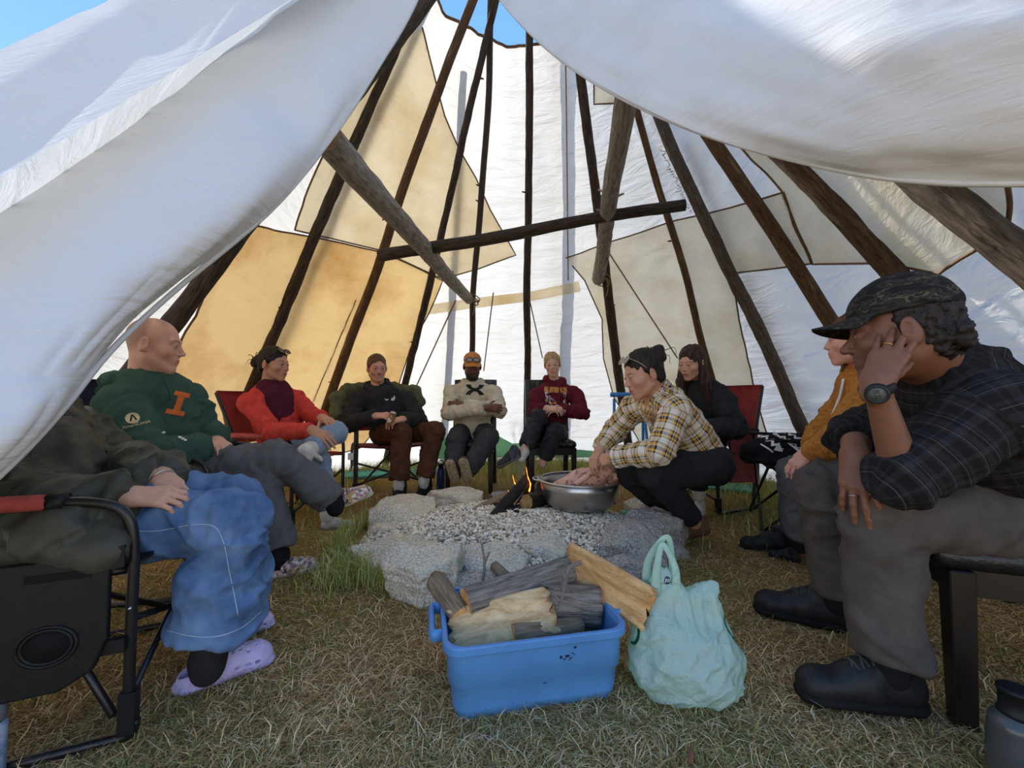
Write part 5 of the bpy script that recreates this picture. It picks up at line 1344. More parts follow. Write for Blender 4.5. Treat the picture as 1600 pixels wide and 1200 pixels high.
# ---------------------------------------------------------------- whole figure
def person(label, J, head, top, bot, shoes, hands, body=None, vox=.010, hvox=.0042):
    """J: joints (world). L/R are the person's own sides."""
    g = {k: (np.asarray(v, float) if not isinstance(v, (list, tuple)) else [np.asarray(q, float) for q in v]) for k, v in J.items()}
    pel, neck, hd = g['pel'], g['neck'], g['head']
    sh, el, wr, hip, kn, an = g['sh'], g['el'], g['wr'], g['hip'], g['kn'], g['an']
    base = A(pel[0], pel[1], 0)
    root = thing('person', label, 'person', base, 0, 'people around the fire')
    lft = unit(sh[0]-sh[1]); up = unit(neck-pel); fwd = unit(np.cross(lft, up)); lft = np.cross(up, fwd)
    K = []
    made = {}
    # --- body: head, neck, trunk, limbs and hands as one mesh
    hs = head.get('s', 1.0); Rh = ortho(head['face'], head.get('roll', 0))
    loc = lambda p: ((np.asarray(p)-hd) @ Rh)/hs
    q = head_sdf(S(.02), loc(neck), head)
    if head.get('chest'):
        for (p, r) in head['chest']: q.ell(loc(p), r, k=.03)
    v, f = q.mesh(hvox); v = relax(v, f, 1, .35)
    VS = [hd+(v*hs) @ Rh.T]; FS = [f]; CS = [head_color(v, head)]
    sk = np.array(head['skin'])
    for i, sd in ((0, 'L'), (1, 'R')):
        hh = hands[i]
        if hh is None: continue
        q = S(.006); s_ = hh.get('s', 1.0)
        tips = hand_sdf(q, wr[i], hh['d'], hh['b'], sd, hh.get('c', .5), hh.get('t', .5), hh.get('sp', .08), s_, hh.get('tin', 0))
        fr = hh.get('arm', .12); ea = lerp(wr[i], el[i], fr)
        q.cone(wr[i], ea, .025*s_, (.029+.013*fr)*s_, k=.02)
        v, f = q.mesh(hh.get('h', .0038))
        c = np.tile(sk, (len(v), 1))*(1+.06*fbm(v*60, 2))[:, None]
        for tp, nr, r in tips:
            m = np.exp(-(np.linalg.norm(v-tp, axis=1)/(r*.75))**4)[:, None]; c = c*(1-m*.45)+np.array([.75, .55, .5])*sk.max()*1.5*m*.45
        FS.append(f+sum(len(x_) for x_ in VS)); VS.append(v); CS.append(np.clip(c, 0, 1))
    q = S(.04)
    q.cone(pel, lerp(pel, neck, .8), .105, .115, flat=(fwd, .75)); q.cone(sh[0], sh[1], .045); q.cone(lerp(pel, neck, .75), neck, .07, .05)
    for i in (0, 1):
        q.cone(sh[i], el[i], .042, .036); q.cone(el[i], wr[i], .036, .025)
        q.cone(hip[i], kn[i], .07, .048); q.cone(kn[i], an[i], .044, .030); q.cone(an[i], an[i]+A(0, 0, -.02), .028)
    v, f = q.mesh(.016)
    FS.append(f+sum(len(x_) for x_ in VS)); VS.append(v); CS.append(np.tile(sk, (len(v), 1)))
    K.append(mk('body', np.concatenate(VS), np.concatenate(FS), SKIN, None, True, col=np.concatenate(CS)))
    # --- eyes
    bm = bmesh.new(); bmesh.ops.create_uvsphere(bm, u_segments=16, v_segments=12, radius=1); ev = np.array([p.co[:] for p in bm.verts]); ef = [tuple(p.index for p in fc.verts) for fc in bm.faces]; bm.free()
    for s in (-1, 1):
        g_ = unit(A(0, 1, -.12 if not head.get('down') else -.45)); dd = ev @ g_
        c = np.where((dd > .93)[:, None], np.array([.01, .01, .01]), np.where((dd > .80)[:, None], np.array(head.get('iris', (.05, .03, .02))), np.array([.62, .58, .55])))
        p = (ev*.0128+A(s*.0315, .0735, .0035))*hs
        K.append(mk('eye', hd+p @ Rh.T, ef, M_EYE, None, True, col=c))
    # --- upper garment
    t = top; q = S(t.get('k', .035)); a = t.get('arm', (.066, .056, .046)); r = t.get('r', (.155, .16))
    fl_ = t.get('flat', .74)
    q.cone(pel+up*t.get('low', .02), lerp(pel, neck, .45), r[0], (r[0]+r[1])/2, flat=(fwd, fl_)); q.cone(lerp(pel, neck, .45), lerp(pel, neck, .78), (r[0]+r[1])/2, r[1], flat=(fwd, fl_))
    sw = t.get('shr', .066)
    for i in (0, 1):
        q.cone(lerp(sh[i], neck, .60)-up*.012, sh[i]-up*.012, sw*.80, sw)
        cu = lerp(el[i], wr[i], t.get('slv', .97))
        q.cone(sh[i]-up*.012, el[i], a[0], a[1], k=.022); q.cone(el[i], cu, a[1], a[2], k=.010, cut=True)
        if t.get('cuff'): q.cone(lerp(el[i], wr[i], t['slv']-.13), cu, a[2]*1.10, a[2]*1.12, k=.006, cut=True)
    for (p, rr, fl2) in t.get('blob', ()): q.ell(p, rr)
    for c_ in t.get('cones', ()): q.cone(*c_[:4])
    if t.get('hood'): q.cone(neck-up*.05, neck-up*.005, .075, .066, k=.03)
    elif t.get('collar'):
        q.cone(neck-up*.03, neck+(hd-neck)*t['collar'], .066, .062, k=.02, cut=True)
    if t.get('open'): q.cone(neck+fwd*.075+up*.01, lerp(neck, pel, .55)+fwd*.155, t['open'], t['open']*1.15, k=.012, op=-1)
    if t.get('vneck'):
        for (p0, p1, rr) in t['vneck']: q.cone(p0, p1, rr, k=.01, op=-1)
    o, vf = garment(t.get('name', 'hoodie'), q, t.get('h', vox), t['m'], None, t.get('amp', .007), t.get('freq', 13), [el[0], el[1], lerp(pel, neck, .2)], t.get('jamp', .007), seed=abs(pel[0])*7)
    K.append(o); made['top'] = (o, vf)
    if t.get('hood') or t.get('shirt_collar'):
        hw = t.get('hood') or 1.0; hq = S(.012); N_ = neck+up*.018
        if t.get('hood'):
            ring = [N_+fwd*.078-up*.035, N_+fwd*.058+lft*.052-up*.006, N_+fwd*.010+lft*.082+up*.020, N_-fwd*.050+lft*.082+up*.030, N_-fwd*.100+lft*.045+up*.026, N_-fwd*.112+up*.018, N_-fwd*.100-lft*.045+up*.026, N_-fwd*.050-lft*.082+up*.030, N_+fwd*.010-lft*.082+up*.020, N_+fwd*.058-lft*.052-up*.006, N_+fwd*.078-up*.035]
            rr_ = [.016, .020, .024, .030, .036, .038, .036, .030, .024, .020, .016]
            for i in range(10): hq.cone(ring[i], ring[i+1], rr_[i]*hw, rr_[i+1]*hw, k=.010)
            hq.cone(N_-fwd*.115+lft*.055-up*.03, N_-fwd*.115-lft*.055-up*.03, .040*hw, k=.02); hq.cone(N_-fwd*.125-up*.03, N_-fwd*.135-up*.10, .045*hw, .02, k=.02)
        else:
            ring = [N_+fwd*.090-up*.060, N_+fwd*.066+lft*.044-up*.02, N_+fwd*.01+lft*.074+up*.008, N_-fwd*.055+lft*.058+up*.018, N_-fwd*.076+up*.02, N_-fwd*.055-lft*.058+up*.018, N_+fwd*.01-lft*.074+up*.008, N_+fwd*.066-lft*.044-up*.02, N_+fwd*.090-up*.060]
            for i in range(8): hq.cone(ring[i], ring[i+1], .017, .017, k=.006); hq.cone(ring[i]-up*.018+unit(ring[i]-N_)*.014, ring[i+1]-up*.018+unit(ring[i+1]-N_)*.014, .015, .015, k=.008)
        ho, _ = garment('hood' if t.get('hood') else 'collar', hq, min(t.get('h', vox), .008), t['m'], None, .006, 22, (), 0, seed=abs(pel[0])*3, sm=1)
        K.append(ho)
    # --- trousers
    b = bot; q = S(.04); rr = b.get('r', (.092, .072, .062)); hem = b.get('hem', .93)
    q.cone(lerp(hip[0], pel, .2), lerp(hip[1], pel, .2), .105, .105); q.ell(pel-fwd*.03, (.13, .13, .10))
    for i in (0, 1):
        hm = lerp(kn[i], an[i], hem if not hasattr(hem, '__len__') else hem[i])
        q.cone(hip[i], kn[i], rr[0], rr[1], k=.03); q.cone(kn[i], hm, rr[1], rr[2], k=.012, cut=True)
    for c_ in b.get('cones', ()): q.cone(*c_[:4])
    o, vf = garment('trousers', q, b.get('h', vox), b['m'], None, b.get('amp', .007), b.get('freq', 12), [kn[0], kn[1], hip[0], hip[1]], b.get('jamp', .006), seed=abs(pel[1])*5)
    K.append(o); made['bot'] = (o, vf)
    # --- socks and shoes
    for i in (0, 1):
        if b.get('sock'):
            v, f = S(.02).cone(lerp(kn[i], an[i], .68), an[i], .048, .044).cone(an[i], an[i]+A(0, 0, -.03), .044, .042).mesh(.008); K.append(mk('sock', v, f, b['sock']))
        if shoes.get('p') and shoes['p'][i] is not None:
            hl, to, upv = shoes['p'][i]
            K.append(shoe(None, hl, to, upv, shoes['kind'], shoes['m'], shoes.get('s', 1), shoes.get('h', .006), shoes.get('w', 1.0)))
    adopt(root, K)
    made.update(root=root, R=Rh, hd=hd, hs=hs, fwd=fwd, lft=lft, up=up, neck=neck, K=K)
    return made
def child(M, o): adopt(M['root'], [o]); return o
def hl(M, p): return M['hd']+(np.asarray(p, float)*M['hs']) @ M['R'].T      # head space -> world
def hair_mat(name, c, c2): return fab(name, c, .6, .2, 70, .9, 160, spec=.3, c2=c2, stretch=(1, 1, .2))
def hair(M, mat, fn, h=.0055, name='hair', amp=.0042, freq=85, st=(1, .8, .22)):
    """hair modelled in head space"""
    q = fn(S(.018)); v, f = q.mesh(h, lambda p: amp*ridge(p*freq*A(*st))+amp*.7*vnoise(p*freq*2*A(*st)))
    return child(M, mk(name, hl(M, v), f, mat))
def cap_hair(q, back=-.06, lift=.006, part=False, low=0.0, ear=True):
    """scalp hair: face opening cut out, hairline running from the temples down behind the ears"""
    q.ell((0, -.022, .043), (.0795+lift*.6, .0955+lift*.6, .0885+lift))
    q.ell((0, -.055, -.025), (.066+lift, .050+lift, .055))
    q.ell((0, .118, -.030), (.070, .075, .104), k=.022, op=-1)
    q.plane((0, -.02, -.022-low), unit(A(0, .62, -.78)), .016); q.plane((0, 0, back-.02), (0, 0, -1), .01)
    if ear:
        for s in (-1, 1): q.ell((s*.088, -.012, -.012), (.020, .022, .034), k=.008, op=-1)
    if part: q.cone((0, .09, .135), (0, -.06, .140), .012, k=.012, op=-1)
    return q
def glasses(M, name, lens, frm, c=(0, .102, .004), tilt=0.0, w=.030, hgt=.019, wrap=.0, arms=True, rim=.0014):
    Rt = np.array(Matrix.Rotation(tilt, 3, 'X')); T = lambda p: hl(M, np.asarray(c)+np.asarray(p, float) @ Rt.T)
    g = thing(name, 'x', 'x'); root = None
    bpy.data.objects.remove(g)
    parts = []
    for s in (-1, 1):
        a = np.linspace(0, 2*math.pi, 25); pts = np.array([T((s*.033+w*math.cos(t)*.95, -wrap*abs(.033+w*s*math.cos(t)*s)**2*8, hgt*math.sin(t))) for t in a])
        parts.append(mk(name, *tubeg(pts, rim, 6, cap=False), frm))
        if lens is not None:
            ctr = pts.mean(0); v = np.concatenate([pts[:-1], [ctr]]); parts.append(mk('lens', v, [(i, (i+1) % 24, 24) for i in range(24)], lens))
        if arms: parts.append(mk('temple_arm', *tubeg(smooth_path([T((s*.062, -.002, .004)), T((s*.078, -.05, .004)), T((s*.080, -.105, -.004))], 4), rim, 6), frm))
    parts.append(mk('bridge', *tubeg(smooth_path([T((-.006, .001, .003)), T((0, .004, .006)), T((.006, .001, .003))], 4), rim, 6), frm))
    main = parts[0]
    adopt(M['root'], [main])
    for p in parts[1:]:
        p.parent = main; p.matrix_parent_inverse = (Matrix.Translation(M['root'].location) @ main.matrix_parent_inverse).inverted() if False else Matrix.Identity(4)
    return main
# ---------------------------------------------------------------- clothing materials
def cloth(name, c, **k):
    d = dict(rough=.92, amt=.12, scale=18, bump=.25, bscale=420, sheen=.0, spec=.12); d.update(k); return fab(name, c, **d)
def plaid(name, ru, rv, pu, pv, rough=.9):
    """woven check from the garment's own along/around coordinates"""
    m, t, b = nodes(name); at = _n(t, 'ShaderNodeAttribute', attribute_name='fuv'); sp = _n(t, 'ShaderNodeSeparateXYZ'); t.links.new(at.outputs['Vector'], sp.inputs[0])
    outs = []
    for ch, ramp, per in ((0, ru, pu), (1, rv, pv)):
        ad = _n(t, 'ShaderNodeMath', operation='ADD'); ad.inputs[1].default_value = 10; dv = _n(t, 'ShaderNodeMath', operation='DIVIDE'); dv.inputs[1].default_value = per; fr = _n(t, 'ShaderNodeMath', operation='FRACT')
        t.links.new(sp.outputs[ch], ad.inputs[0]); t.links.new(ad.outputs[0], dv.inputs[0]); t.links.new(dv.outputs[0], fr.inputs[0])
        r = _n(t, 'ShaderNodeValToRGB'); r.color_ramp.interpolation = 'CONSTANT'; e = r.color_ramp.elements
        e[0].position = 0; e[0].color = rgb(ramp[0][1]); e[1].position = ramp[1][0]; e[1].color = rgb(ramp[1][1])
        for p_, c_ in ramp[2:]: n = e.new(p_); n.color = rgb(c_)
        t.links.new(fr.outputs[0], r.inputs[0]); outs.append(r.outputs[0])
    mx = _n(t, 'ShaderNodeMix', data_type='RGBA'); mx.inputs[0].default_value = .5; t.links.new(outs[0], mx.inputs[6]); t.links.new(outs[1], mx.inputs[7]); t.links.new(mx.outputs[2], b.inputs['Base Color'])
    b.inputs['Roughness'].default_value = rough; b.inputs['Specular IOR Level'].default_value = .15; b.inputs['Sheen Weight'].default_value = .0
    tc = _n(t, 'ShaderNodeTexCoord'); no = _n(t, 'ShaderNodeTexNoise', i_Scale=420.0, i_Detail=2.0); t.links.new(tc.outputs['Object'], no.inputs['Vector']); bp = _n(t, 'ShaderNodeBump', i_Strength=.25, i_Distance=.003); t.links.new(no.outputs[0], bp.inputs['Height']); t.links.new(bp.outputs[0], b.inputs['Normal'])
    return m
SK_A, SK_B, SK_C, SK_D = hexc(206, 160, 136), hexc(218, 164, 140), hexc(190, 138, 112), hexc(212, 158, 136)
SK_E, SK_F, SK_G, SK_H = hexc(112, 74, 56), hexc(218, 172, 150), hexc(202, 150, 124), hexc(212, 164, 138)
SK_I, SK_J = hexc(222, 164, 146), hexc(124, 82, 60)
RUB = cloth('black_rubber', hexc(30, 29, 29), sheen=0, rough=.7); LACE = cloth('dark_lace', hexc(84, 82, 80))
WHT_SOCK = cloth('white_sock', hexc(210, 206, 198)); BLK_SOCK = cloth('black_sock', hexc(34, 33, 35))
B_HAIR = hair_mat('black_hair', hexc(52, 42, 38), hexc(16, 13, 12))
M_LENS = fab('dark_lens', hexc(26, 24, 26), .15, .05, bump=0, spec=.7); M_FRM = fab('dark_frame', hexc(30, 28, 28), .3, bump=0, spec=.6)

# ================= woman in jeans, left foreground (head behind the flap)
x_, y_ = A(.918, .396, 0), A(-.396, .918, 0); pl_ = A(-1.33, 1.22, .51)
pA = person('person in dark green rain jacket, wide blue jeans and lavender clogs in the left foreground', dict(
    pel=pl_, neck=A(-1.64, 1.32, .84), head=A(-1.69, 1.32, 1.0), sh=[P(118, 672, 1.50), P(-50, 690, 1.20)], el=[P(192, 735, 1.46), P(70, 806, 1.08)], wr=[P(250, 743, 1.24), P(202, 776, 1.12)],
    hip=[pl_+y_*.085, pl_-y_*.085], kn=[P(362, 790, 1.45), P(366, 822, 1.25)], an=[P(362, 985, 1.45), P(325, 1030, 1.22)]),
    dict(face=A(.9, .3, -.2), fem=1, skin=SK_A, s=.95, hair=(.02, .012, .01)),
    dict(m=cloth('dark_olive_nylon', hexc(62, 64, 54), rough=.55, sheen=0, spec=.4, bump=.15), name='rain_jacket', r=(.185, .17), arm=(.080, .074, .062), shr=.08, hood=1.35, amp=.017, freq=11, jamp=.010, low=-.03, slv=.99, h=.008,
         cones=[(pl_-y_*.10-x_*.02, pl_-y_*.12+x_*.14-A(0, 0, .03), .125, .10), (pl_+y_*.08, pl_+y_*.08+x_*.12, .115, .09), (P(60, 850, 1.05), P(160, 852, 1.04), .075, .055), (pl_-y_*.10, P(120, 830, 1.05), .12, .08)]),
    dict(m=fab('blue_denim', hexc(112, 140, 176), .95, .16, 10, .4, 500, spec=.12, c2=hexc(66, 92, 130)), r=(.100, .088, .112), hem=(.80, .80), amp=.014, freq=11, jamp=.009, h=.007, sock=cloth('charcoal_sock', hexc(46, 44, 44), bump=.5)),
    dict(kind='clog', m=[fab('lavender_foam', hexc(196, 184, 224), .6, .06, 40), fab('lavender_sole', hexc(186, 174, 214), .65)], w=1.08, h=.0036,
         p=[(G(325, 1008), G(430, 975), A(0, 0, 1)), (G(268, 1086), G(430, 1030), A(0, 0, 1))]),
    [dict(d=unit(P(282, 778, 1.17)-P(250, 743, 1.24)), b=A(.3, -.5, .8), c=.45, t=.6, s=.92, h=.0034), dict(s=.9, d=unit(P(244, 776, 1.14)-P(202, 776, 1.12)), b=A(0, -.6, .8), c=.62, t=.4, h=.0034)], vox=.009)
def long_hair(q):
    cap_hair(q, back=-.10, ear=False, low=.05); q.cone((-.05, -.03, .0), (-.10, .10, -.36), .045, .03); q.cone((.05, -.04, 0), (.09, -.02, -.3), .045, .035); q.cone((-.07, .02, -.05), (-.12, .18, -.42), .03, .012); return q
hair(pA, B_HAIR, long_hair)
st = cloth('denim_stitch', hexc(196, 206, 220))
bv = bvh_of(pA['bot'][1])
for (pts, nm) in (([(185, 826), (240, 830), (300, 820), (335, 823), (350, 850), (358, 890), (366, 930), (372, 962)], 'seam'), ([(262, 985), (300, 994), (340, 994), (378, 980), (408, 955)], 'hem')):
    q = []
    pp = smooth_path([A(*p_, 0) for p_ in pts], 6)
    for p_ in pp:
        h_ = bv.ray_cast(Vector(CAM), Vector(unit(ray(p_[0], p_[1]))))
        if h_[0] is not None: q.append(np.array(h_[0])+np.array(h_[1])*.001)
    if len(q) > 3: child(pA, mk('stitched_seam', *tubeg(np.array(q), .0010, 5), st))
for k, (p_, r_) in enumerate(((P(255, 749, 1.228), .029),)):
    Rr = frame(unit(P(282, 778, 1.17)-P(250, 743, 1.24))); a = np.linspace(0, 2*math.pi, 25)
    child(pA, mk('bracelet', *tubeg(np.array([p_+Rr[:, 0]*r_*math.cos(t)+Rr[:, 1]*r_*math.sin(t) for t in a]), .0028, 6, cap=False), M_CHR))

# ================= shaven-headed man in green hoodie
pl_ = A(-1.61, 1.97, .51)
M_GRN = cloth('forest_green_fleece', hexc(62, 88, 76), amt=.08)
TDY = vcol('patterned_foam', .6)
def pattern_mat(name, cols, sc=55):
    m, t, b = nodes(name); tc = _n(t, 'ShaderNodeTexCoord'); vo = _n(t, 'ShaderNodeTexVoronoi', i_Scale=sc); t.links.new(tc.outputs['Object'], vo.inputs['Vector'])
    sp = _n(t, 'ShaderNodeSeparateColor'); t.links.new(vo.outputs['Color'], sp.inputs[0]); r = _n(t, 'ShaderNodeValToRGB'); r.color_ramp.interpolation = 'CONSTANT'; e = r.color_ramp.elements
    e[0].color = rgb(cols[0]); e[1].position = 1/len(cols); e[1].color = rgb(cols[1])
    for i, c_ in enumerate(cols[2:]): n = e.new((i+2)/len(cols)); n.color = rgb(c_)
    t.links.new(sp.outputs[0], r.inputs[0]); t.links.new(r.outputs[0], b.inputs['Base Color']); b.inputs['Roughness'].default_value = .65; return m
M_FLORAL = pattern_mat('floral_clog_foam', [hexc(206, 190, 180), hexc(150, 110, 112), hexc(226, 214, 196), hexc(180, 152, 84), hexc(120, 112, 104), hexc(200, 150, 160)], 70)
pB = person('shaven-headed person in dark green hooded sweatshirt and grey trousers, legs crossed', dict(
    pel=pl_, neck=P(228, 604, 1.88), head=P(243, 540, 1.87), sh=[P(290, 622, 2.06), P(188, 632, 1.74)], el=[P(322, 678, 2.12), P(236, 716, 1.65)], wr=[P(338, 690, 1.98), P(318, 697, 1.88)],
    hip=[pl_+A(-.02, .09, 0), pl_+A(.0, -.09, 0)], kn=[P(408, 748, 1.98), P(432, 714, 2.0)], an=[P(436, 868, 2.0), P(524, 786, 2.2)]),
    dict(face=A(.90, .42, -.10), skin=SK_B, s=1.02, buzz=.55, hair=hexc(112, 88, 74), brow=hexc(84, 62, 50), neck=.062, iris=(.1, .12, .14)),
    dict(m=M_GRN, hood=1.3, r=(.175, .18), arm=(.084, .072, .056), shr=.082, amp=.010, freq=10, jamp=.010, slv=.93, cuff=True, h=.008),
    dict(m=cloth('grey_trousers', hexc(98, 98, 100), bump=.15), r=(.096, .080, .078), hem=(.88, .90), amp=.009, freq=10, h=.009, sock=BLK_SOCK),
    dict(kind='clog', m=[M_FLORAL, fab('cream_sole', hexc(190, 180, 160), .7)], p=[(G(412, 905), G(500, 890), A(0, 0, 1)), (P(514, 800, 2.20), P(584, 772, 2.34), A(-.25, -.25, .9))], h=.004),
    [dict(d=unit(P(352, 700, 1.92)-P(338, 690, 1.98)), b=A(.2, -.3, .9), c=.5, t=.5), dict(d=unit(P(345, 694, 1.96)-P(318, 697, 1.88)), b=A(.2, -.55, .8), c=.55, t=.5, h=.0034)], hvox=.0036)
bvB = bvh_of(pB['top'][1]); M_CREAMP = fab('cream_print', hexc(226, 206, 160), .8); M_ORANGE = fab('orange_print', hexc(214, 112, 48), .8)
def pix_decal(M, part, bvh, v2, f2, px, py, d, wpx, rot, mat, name='printed_logo', squash=1.0, off=.002):
    """print placed on a garment: v2 in units of its own width, laid on as seen from the doorway side"""
    c = P(px, py, d); sc = wpx*d/F; nrm = unit(CAM-c); ux = unit(np.cross(A(0, 0, 1), nrm)); uy = np.cross(nrm, ux)
    cr, sr = math.cos(rot), math.sin(rot); U = ux*cr+uy*sr; V = (-ux*sr+uy*cr)*squash
    o = decal(name, [(p[0]*sc, p[1]*sc*squash) for p in v2], f2, c, U, V, nrm, bvh, mat, M['made_part'] if 'made_part' in M else M['top'][0], off+.002, 5, .5)
    return o
tv, tf = text_geo('AmeriCorps', 1.0); w = np.ptp(tv[:, 0]); tv = tv/w
pix_decal(pB, 'top', bvB, tv, tf, 213, 663, 1.66, 33, .30, M_CREAMP, 'lettering')
pix_decal(pB, 'top', bvB, *disc(.5), 207, 653, 1.66, 17, .3, M_CREAMP, off=.0015)
pix_decal(pB, 'top', bvB, [(-.32, -.28), (-.16, -.28), (.06, .20), (.16, -.28), (.32, -.28), (.12, .34), (-.02, .34)], [(0, 1, 2, 6), (2, 3, 4, 5), (6, 2, 5)], 207, 653, 1.66, 15, .3, M_DPRINT, off=.0032)
pix_decal(pB, 'top', bvB, [(-.5, -.5), (.5, -.5), (.5, -.3), (.2, -.3), (.2, .3), (.45, .3), (.45, .5), (-.4, .5), (-.4, .3), (-.15, .3), (-.15, -.3), (-.5, -.3)], [(0, 1, 2, 3, 10, 11), (3, 4, 9, 10), (4, 5, 6, 7, 8, 9)], 279, 630, 1.95, 22, -.25, M_ORANGE, squash=1.6)
rs = np.random.RandomState(9); sv, sf = [], []
for k in range(9):
    cx, cy = -.5+k*.12, rs.uniform(-.06, .06)-.02*k; b0 = len(sv); sv += [(cx-.05, cy-.05), (cx+.07, cy-.02), (cx+.06, cy+.06), (cx-.04, cy+.07)]; sf.append((b0, b0+1, b0+2, b0+3))
o = pix_decal(pB, 'top', bvB, sv, sf, 275, 678, 1.75, 30, -.3, M_WPRINT); o['kind'] = 'stuff'
child(pB, mk('drawstring', *tubeg(smooth_path([P(252, 588, 1.80), P(262, 605, 1.80), P(267, 625, 1.82)], 5), .003, 6), cloth('drawstring_green', hexc(60, 84, 74))))

# ================= woman in red fleece
pl_ = A(-1.66, 3.0, .52)
M_REDFL = cloth('coral_red_fleece', hexc(206, 70, 62)); M_PLUM = cloth('plum_fleece', hexc(84, 34, 48))
pC = person('person in coral red fleece with plum front and dark hair bun, ankle on knee', dict(
    pel=pl_, neck=P(421, 607, 2.94), head=P(429, 570, 2.92), sh=[P(460, 622, 3.06), P(390, 627, 2.78)], el=[P(490, 652, 3.0), P(428, 676, 2.70)], wr=[P(503, 653, 2.78), P(488, 672, 2.54)],
    hip=[pl_+A(.02, .09, 0), pl_+A(.02, -.09, 0)], kn=[P(525, 676, 2.76), P(498, 722, 2.66)], an=[P(478, 706, 2.42), P(512, 800, 2.70)]),
    dict(face=A(.97, -.12, -.06), fem=1, skin=SK_C, s=.98, hair=hexc(34, 24, 22), w=1.04, nose=.95, neck=.052),
    dict(m=M_REDFL, name='fleece', r=(.165, .155), arm=(.070, .060, .046), shr=.07, amp=.005, freq=12, collar=.28, slv=.97),
    dict(m=fab('light_denim', hexc(140, 160, 180), .95, .14, 12, .3, 400, c2=hexc(108, 130, 156)), r=(.092, .074, .060), hem=(.82, .90), amp=.006, sock=WHT_SOCK),
    dict(kind='sneaker', m=[fab('grey_white_mesh', hexc(196, 190, 182), .8, .15, 60), fab('grey_sole', hexc(120, 116, 112), .7), M_WPRINT], p=[(P(464, 704, 2.40), P(502, 726, 2.46), A(-.35, -.1, .9)), (G(500, 830), G(556, 824), A(0, 0, 1))]),
    [dict(d=unit(P(530, 664, 2.66)-P(503, 653, 2.78)), b=A(.1, -.3, .9), c=.3, t=.4), dict(d=unit(P(518, 694, 2.50)-P(488, 672, 2.54)), b=A(.3, -.7, .6), c=.35, t=.4)])
bvC = bvh_of(pC['top'][1])
# plum panel: front yoke laid over the fleece
fw, lf, u_ = pC['fwd'], pC['lft'], pC['up']; nk = pC['neck']
q = S(.03); q.cone(lerp(pl_, nk, .40), lerp(pl_, nk, .80), .166, .168, flat=(fw, .79)); q.cone(nk-u_*.03, nk+(pC['hd']-nk)*.30, .074, .069, k=.02, cut=True)
for s in (-1, 1): q.cone(lerp(pl_, nk, .82)+lf*.0, lerp(pC['neck'], lerp(pl_, nk, .8), .5)+lf*s*.10, .075, .068)
q.plane(lerp(pl_, nk, .5)+fw*.02, -fw, .01); q.plane(lerp(pl_, nk, .5)+lf*.115, lf, .02); q.plane(lerp(pl_, nk, .5)-lf*.115, -lf, .02); q.plane(lerp(pl_, nk, .45), -u_*.9+lf*.2, .02)
v, f = q.mesh(.009); child(pC, mk('front_panel', v, f, M_PLUM))
def bun(q):
    cap_hair(q, back=-.07); q.ell((0, -.125, .02), (.045, .04, .042)); q.ell((-.02, -.14, .045), (.028, .025, .025)); q.ell((.02, -.145, .0), (.025, .025, .025)); return q
hair(pC, B_HAIR, bun)
glasses(pC, 'sunglasses', M_LENS, M_FRM, (0, .070, .104), .75, .030, .020, rim=.003)
child(pC, mk('zip', *tubeg(np.array([nk+fw*.066+u_*.03, lerp(nk, pl_, .15)+fw*.125, lerp(nk, pl_, .35)+fw*.128]), .004, 6), fab('pink_zip', hexc(200, 80, 100), .5)))

# ================= man with glasses, black hoodie, brown corduroys
pl_ = A(-1.15, 3.92, .53)
M_BLKH = cloth('black_fleece', hexc(50, 50, 54), amt=.08)
pD = person('person with glasses in black hooded sweatshirt and brown corduroy trousers', dict(
    pel=pl_, neck=P(592, 610, 3.78), head=P(589, 576, 3.74), sh=[P(636, 624, 3.90), P(556, 625, 3.74)], el=[P(656, 658, 3.82), P(548, 662, 3.62)], wr=[P(629, 655, 3.56), P(588, 650, 3.46)],
    hip=[pl_+A(.09, .03, 0), pl_+A(-.09, -.03, 0)], kn=[P(680, 674, 3.62), P(628, 676, 3.52)], an=[P(662, 752, 3.58), P(623, 757, 3.52)]),
    dict(face=A(.52, -.84, -.12), skin=SK_D, s=1.0, hair=hexc(104, 72, 50), beard=.28, stache=.75, nose=1.1, neck=.058),
    dict(m=M_BLKH, hood=1.15, r=(.165, .17), arm=(.078, .068, .054), shr=.076, amp=.008, slv=.95, cuff=True),
    dict(m=fab('brown_corduroy', hexc(88, 58, 44), .95, .16, 20, .4, 300, spec=.1), r=(.096, .082, .080), hem=(.90, .90), amp=.007, sock=WHT_SOCK),
    dict(kind='sneaker', m=[fab('black_canvas', hexc(32, 31, 32), .85), RUB, LACE], p=[(G(668, 768), G(656, 783), A(0, 0, 1)), (G(627, 770), G(620, 786), A(0, 0, 1))], s=1.0),
    [dict(d=A(-.55, -.6, -.1), b=A(.2, -.3, .9), c=.6, t=.5), dict(d=A(.75, -.2, .05), b=A(.0, -.5, .85), c=.6, t=.5)])
# shoes: lengths forced to real size
def slick(q): cap_hair(q, back=-.055, lift=.005); return q
hair(pD, hair_mat('brown_hair', hexc(112, 80, 56), hexc(70, 48, 34)), slick)
glasses(pD, 'eyeglasses', None, fab('grey_wire', hexc(150, 140, 150), .3, metal=.8), (0, .108, .002), 0, .026, .019, rim=.0016)
bvD = bvh_of(pD['top'][1])
pix_decal(pD, 'top', bvD, [(-.1, -.25), (.3, -.3), (.5, .05), (.45, .4), (.25, .45), (.3, .15), (.05, .15), (-.05, .0)], [(0, 1, 2, 5, 6, 7), (2, 3, 4, 5)], 612, 623, 3.62, 11, 0, M_WPRINT)
pix_decal(pD, 'top', bvD, [(-.5, .18), (-.42, -.05), (-.3, -.2), (.1, -.08), (.1, .08), (-.25, .02)], [(0, 1, 5), (1, 2, 3, 4, 5)], 606, 624, 3.62, 10, 0, M_WPRINT)
can = thing('drink_can', 'small gold and white can in the hands of the person with glasses', 'can', P(609, 664, 3.42))
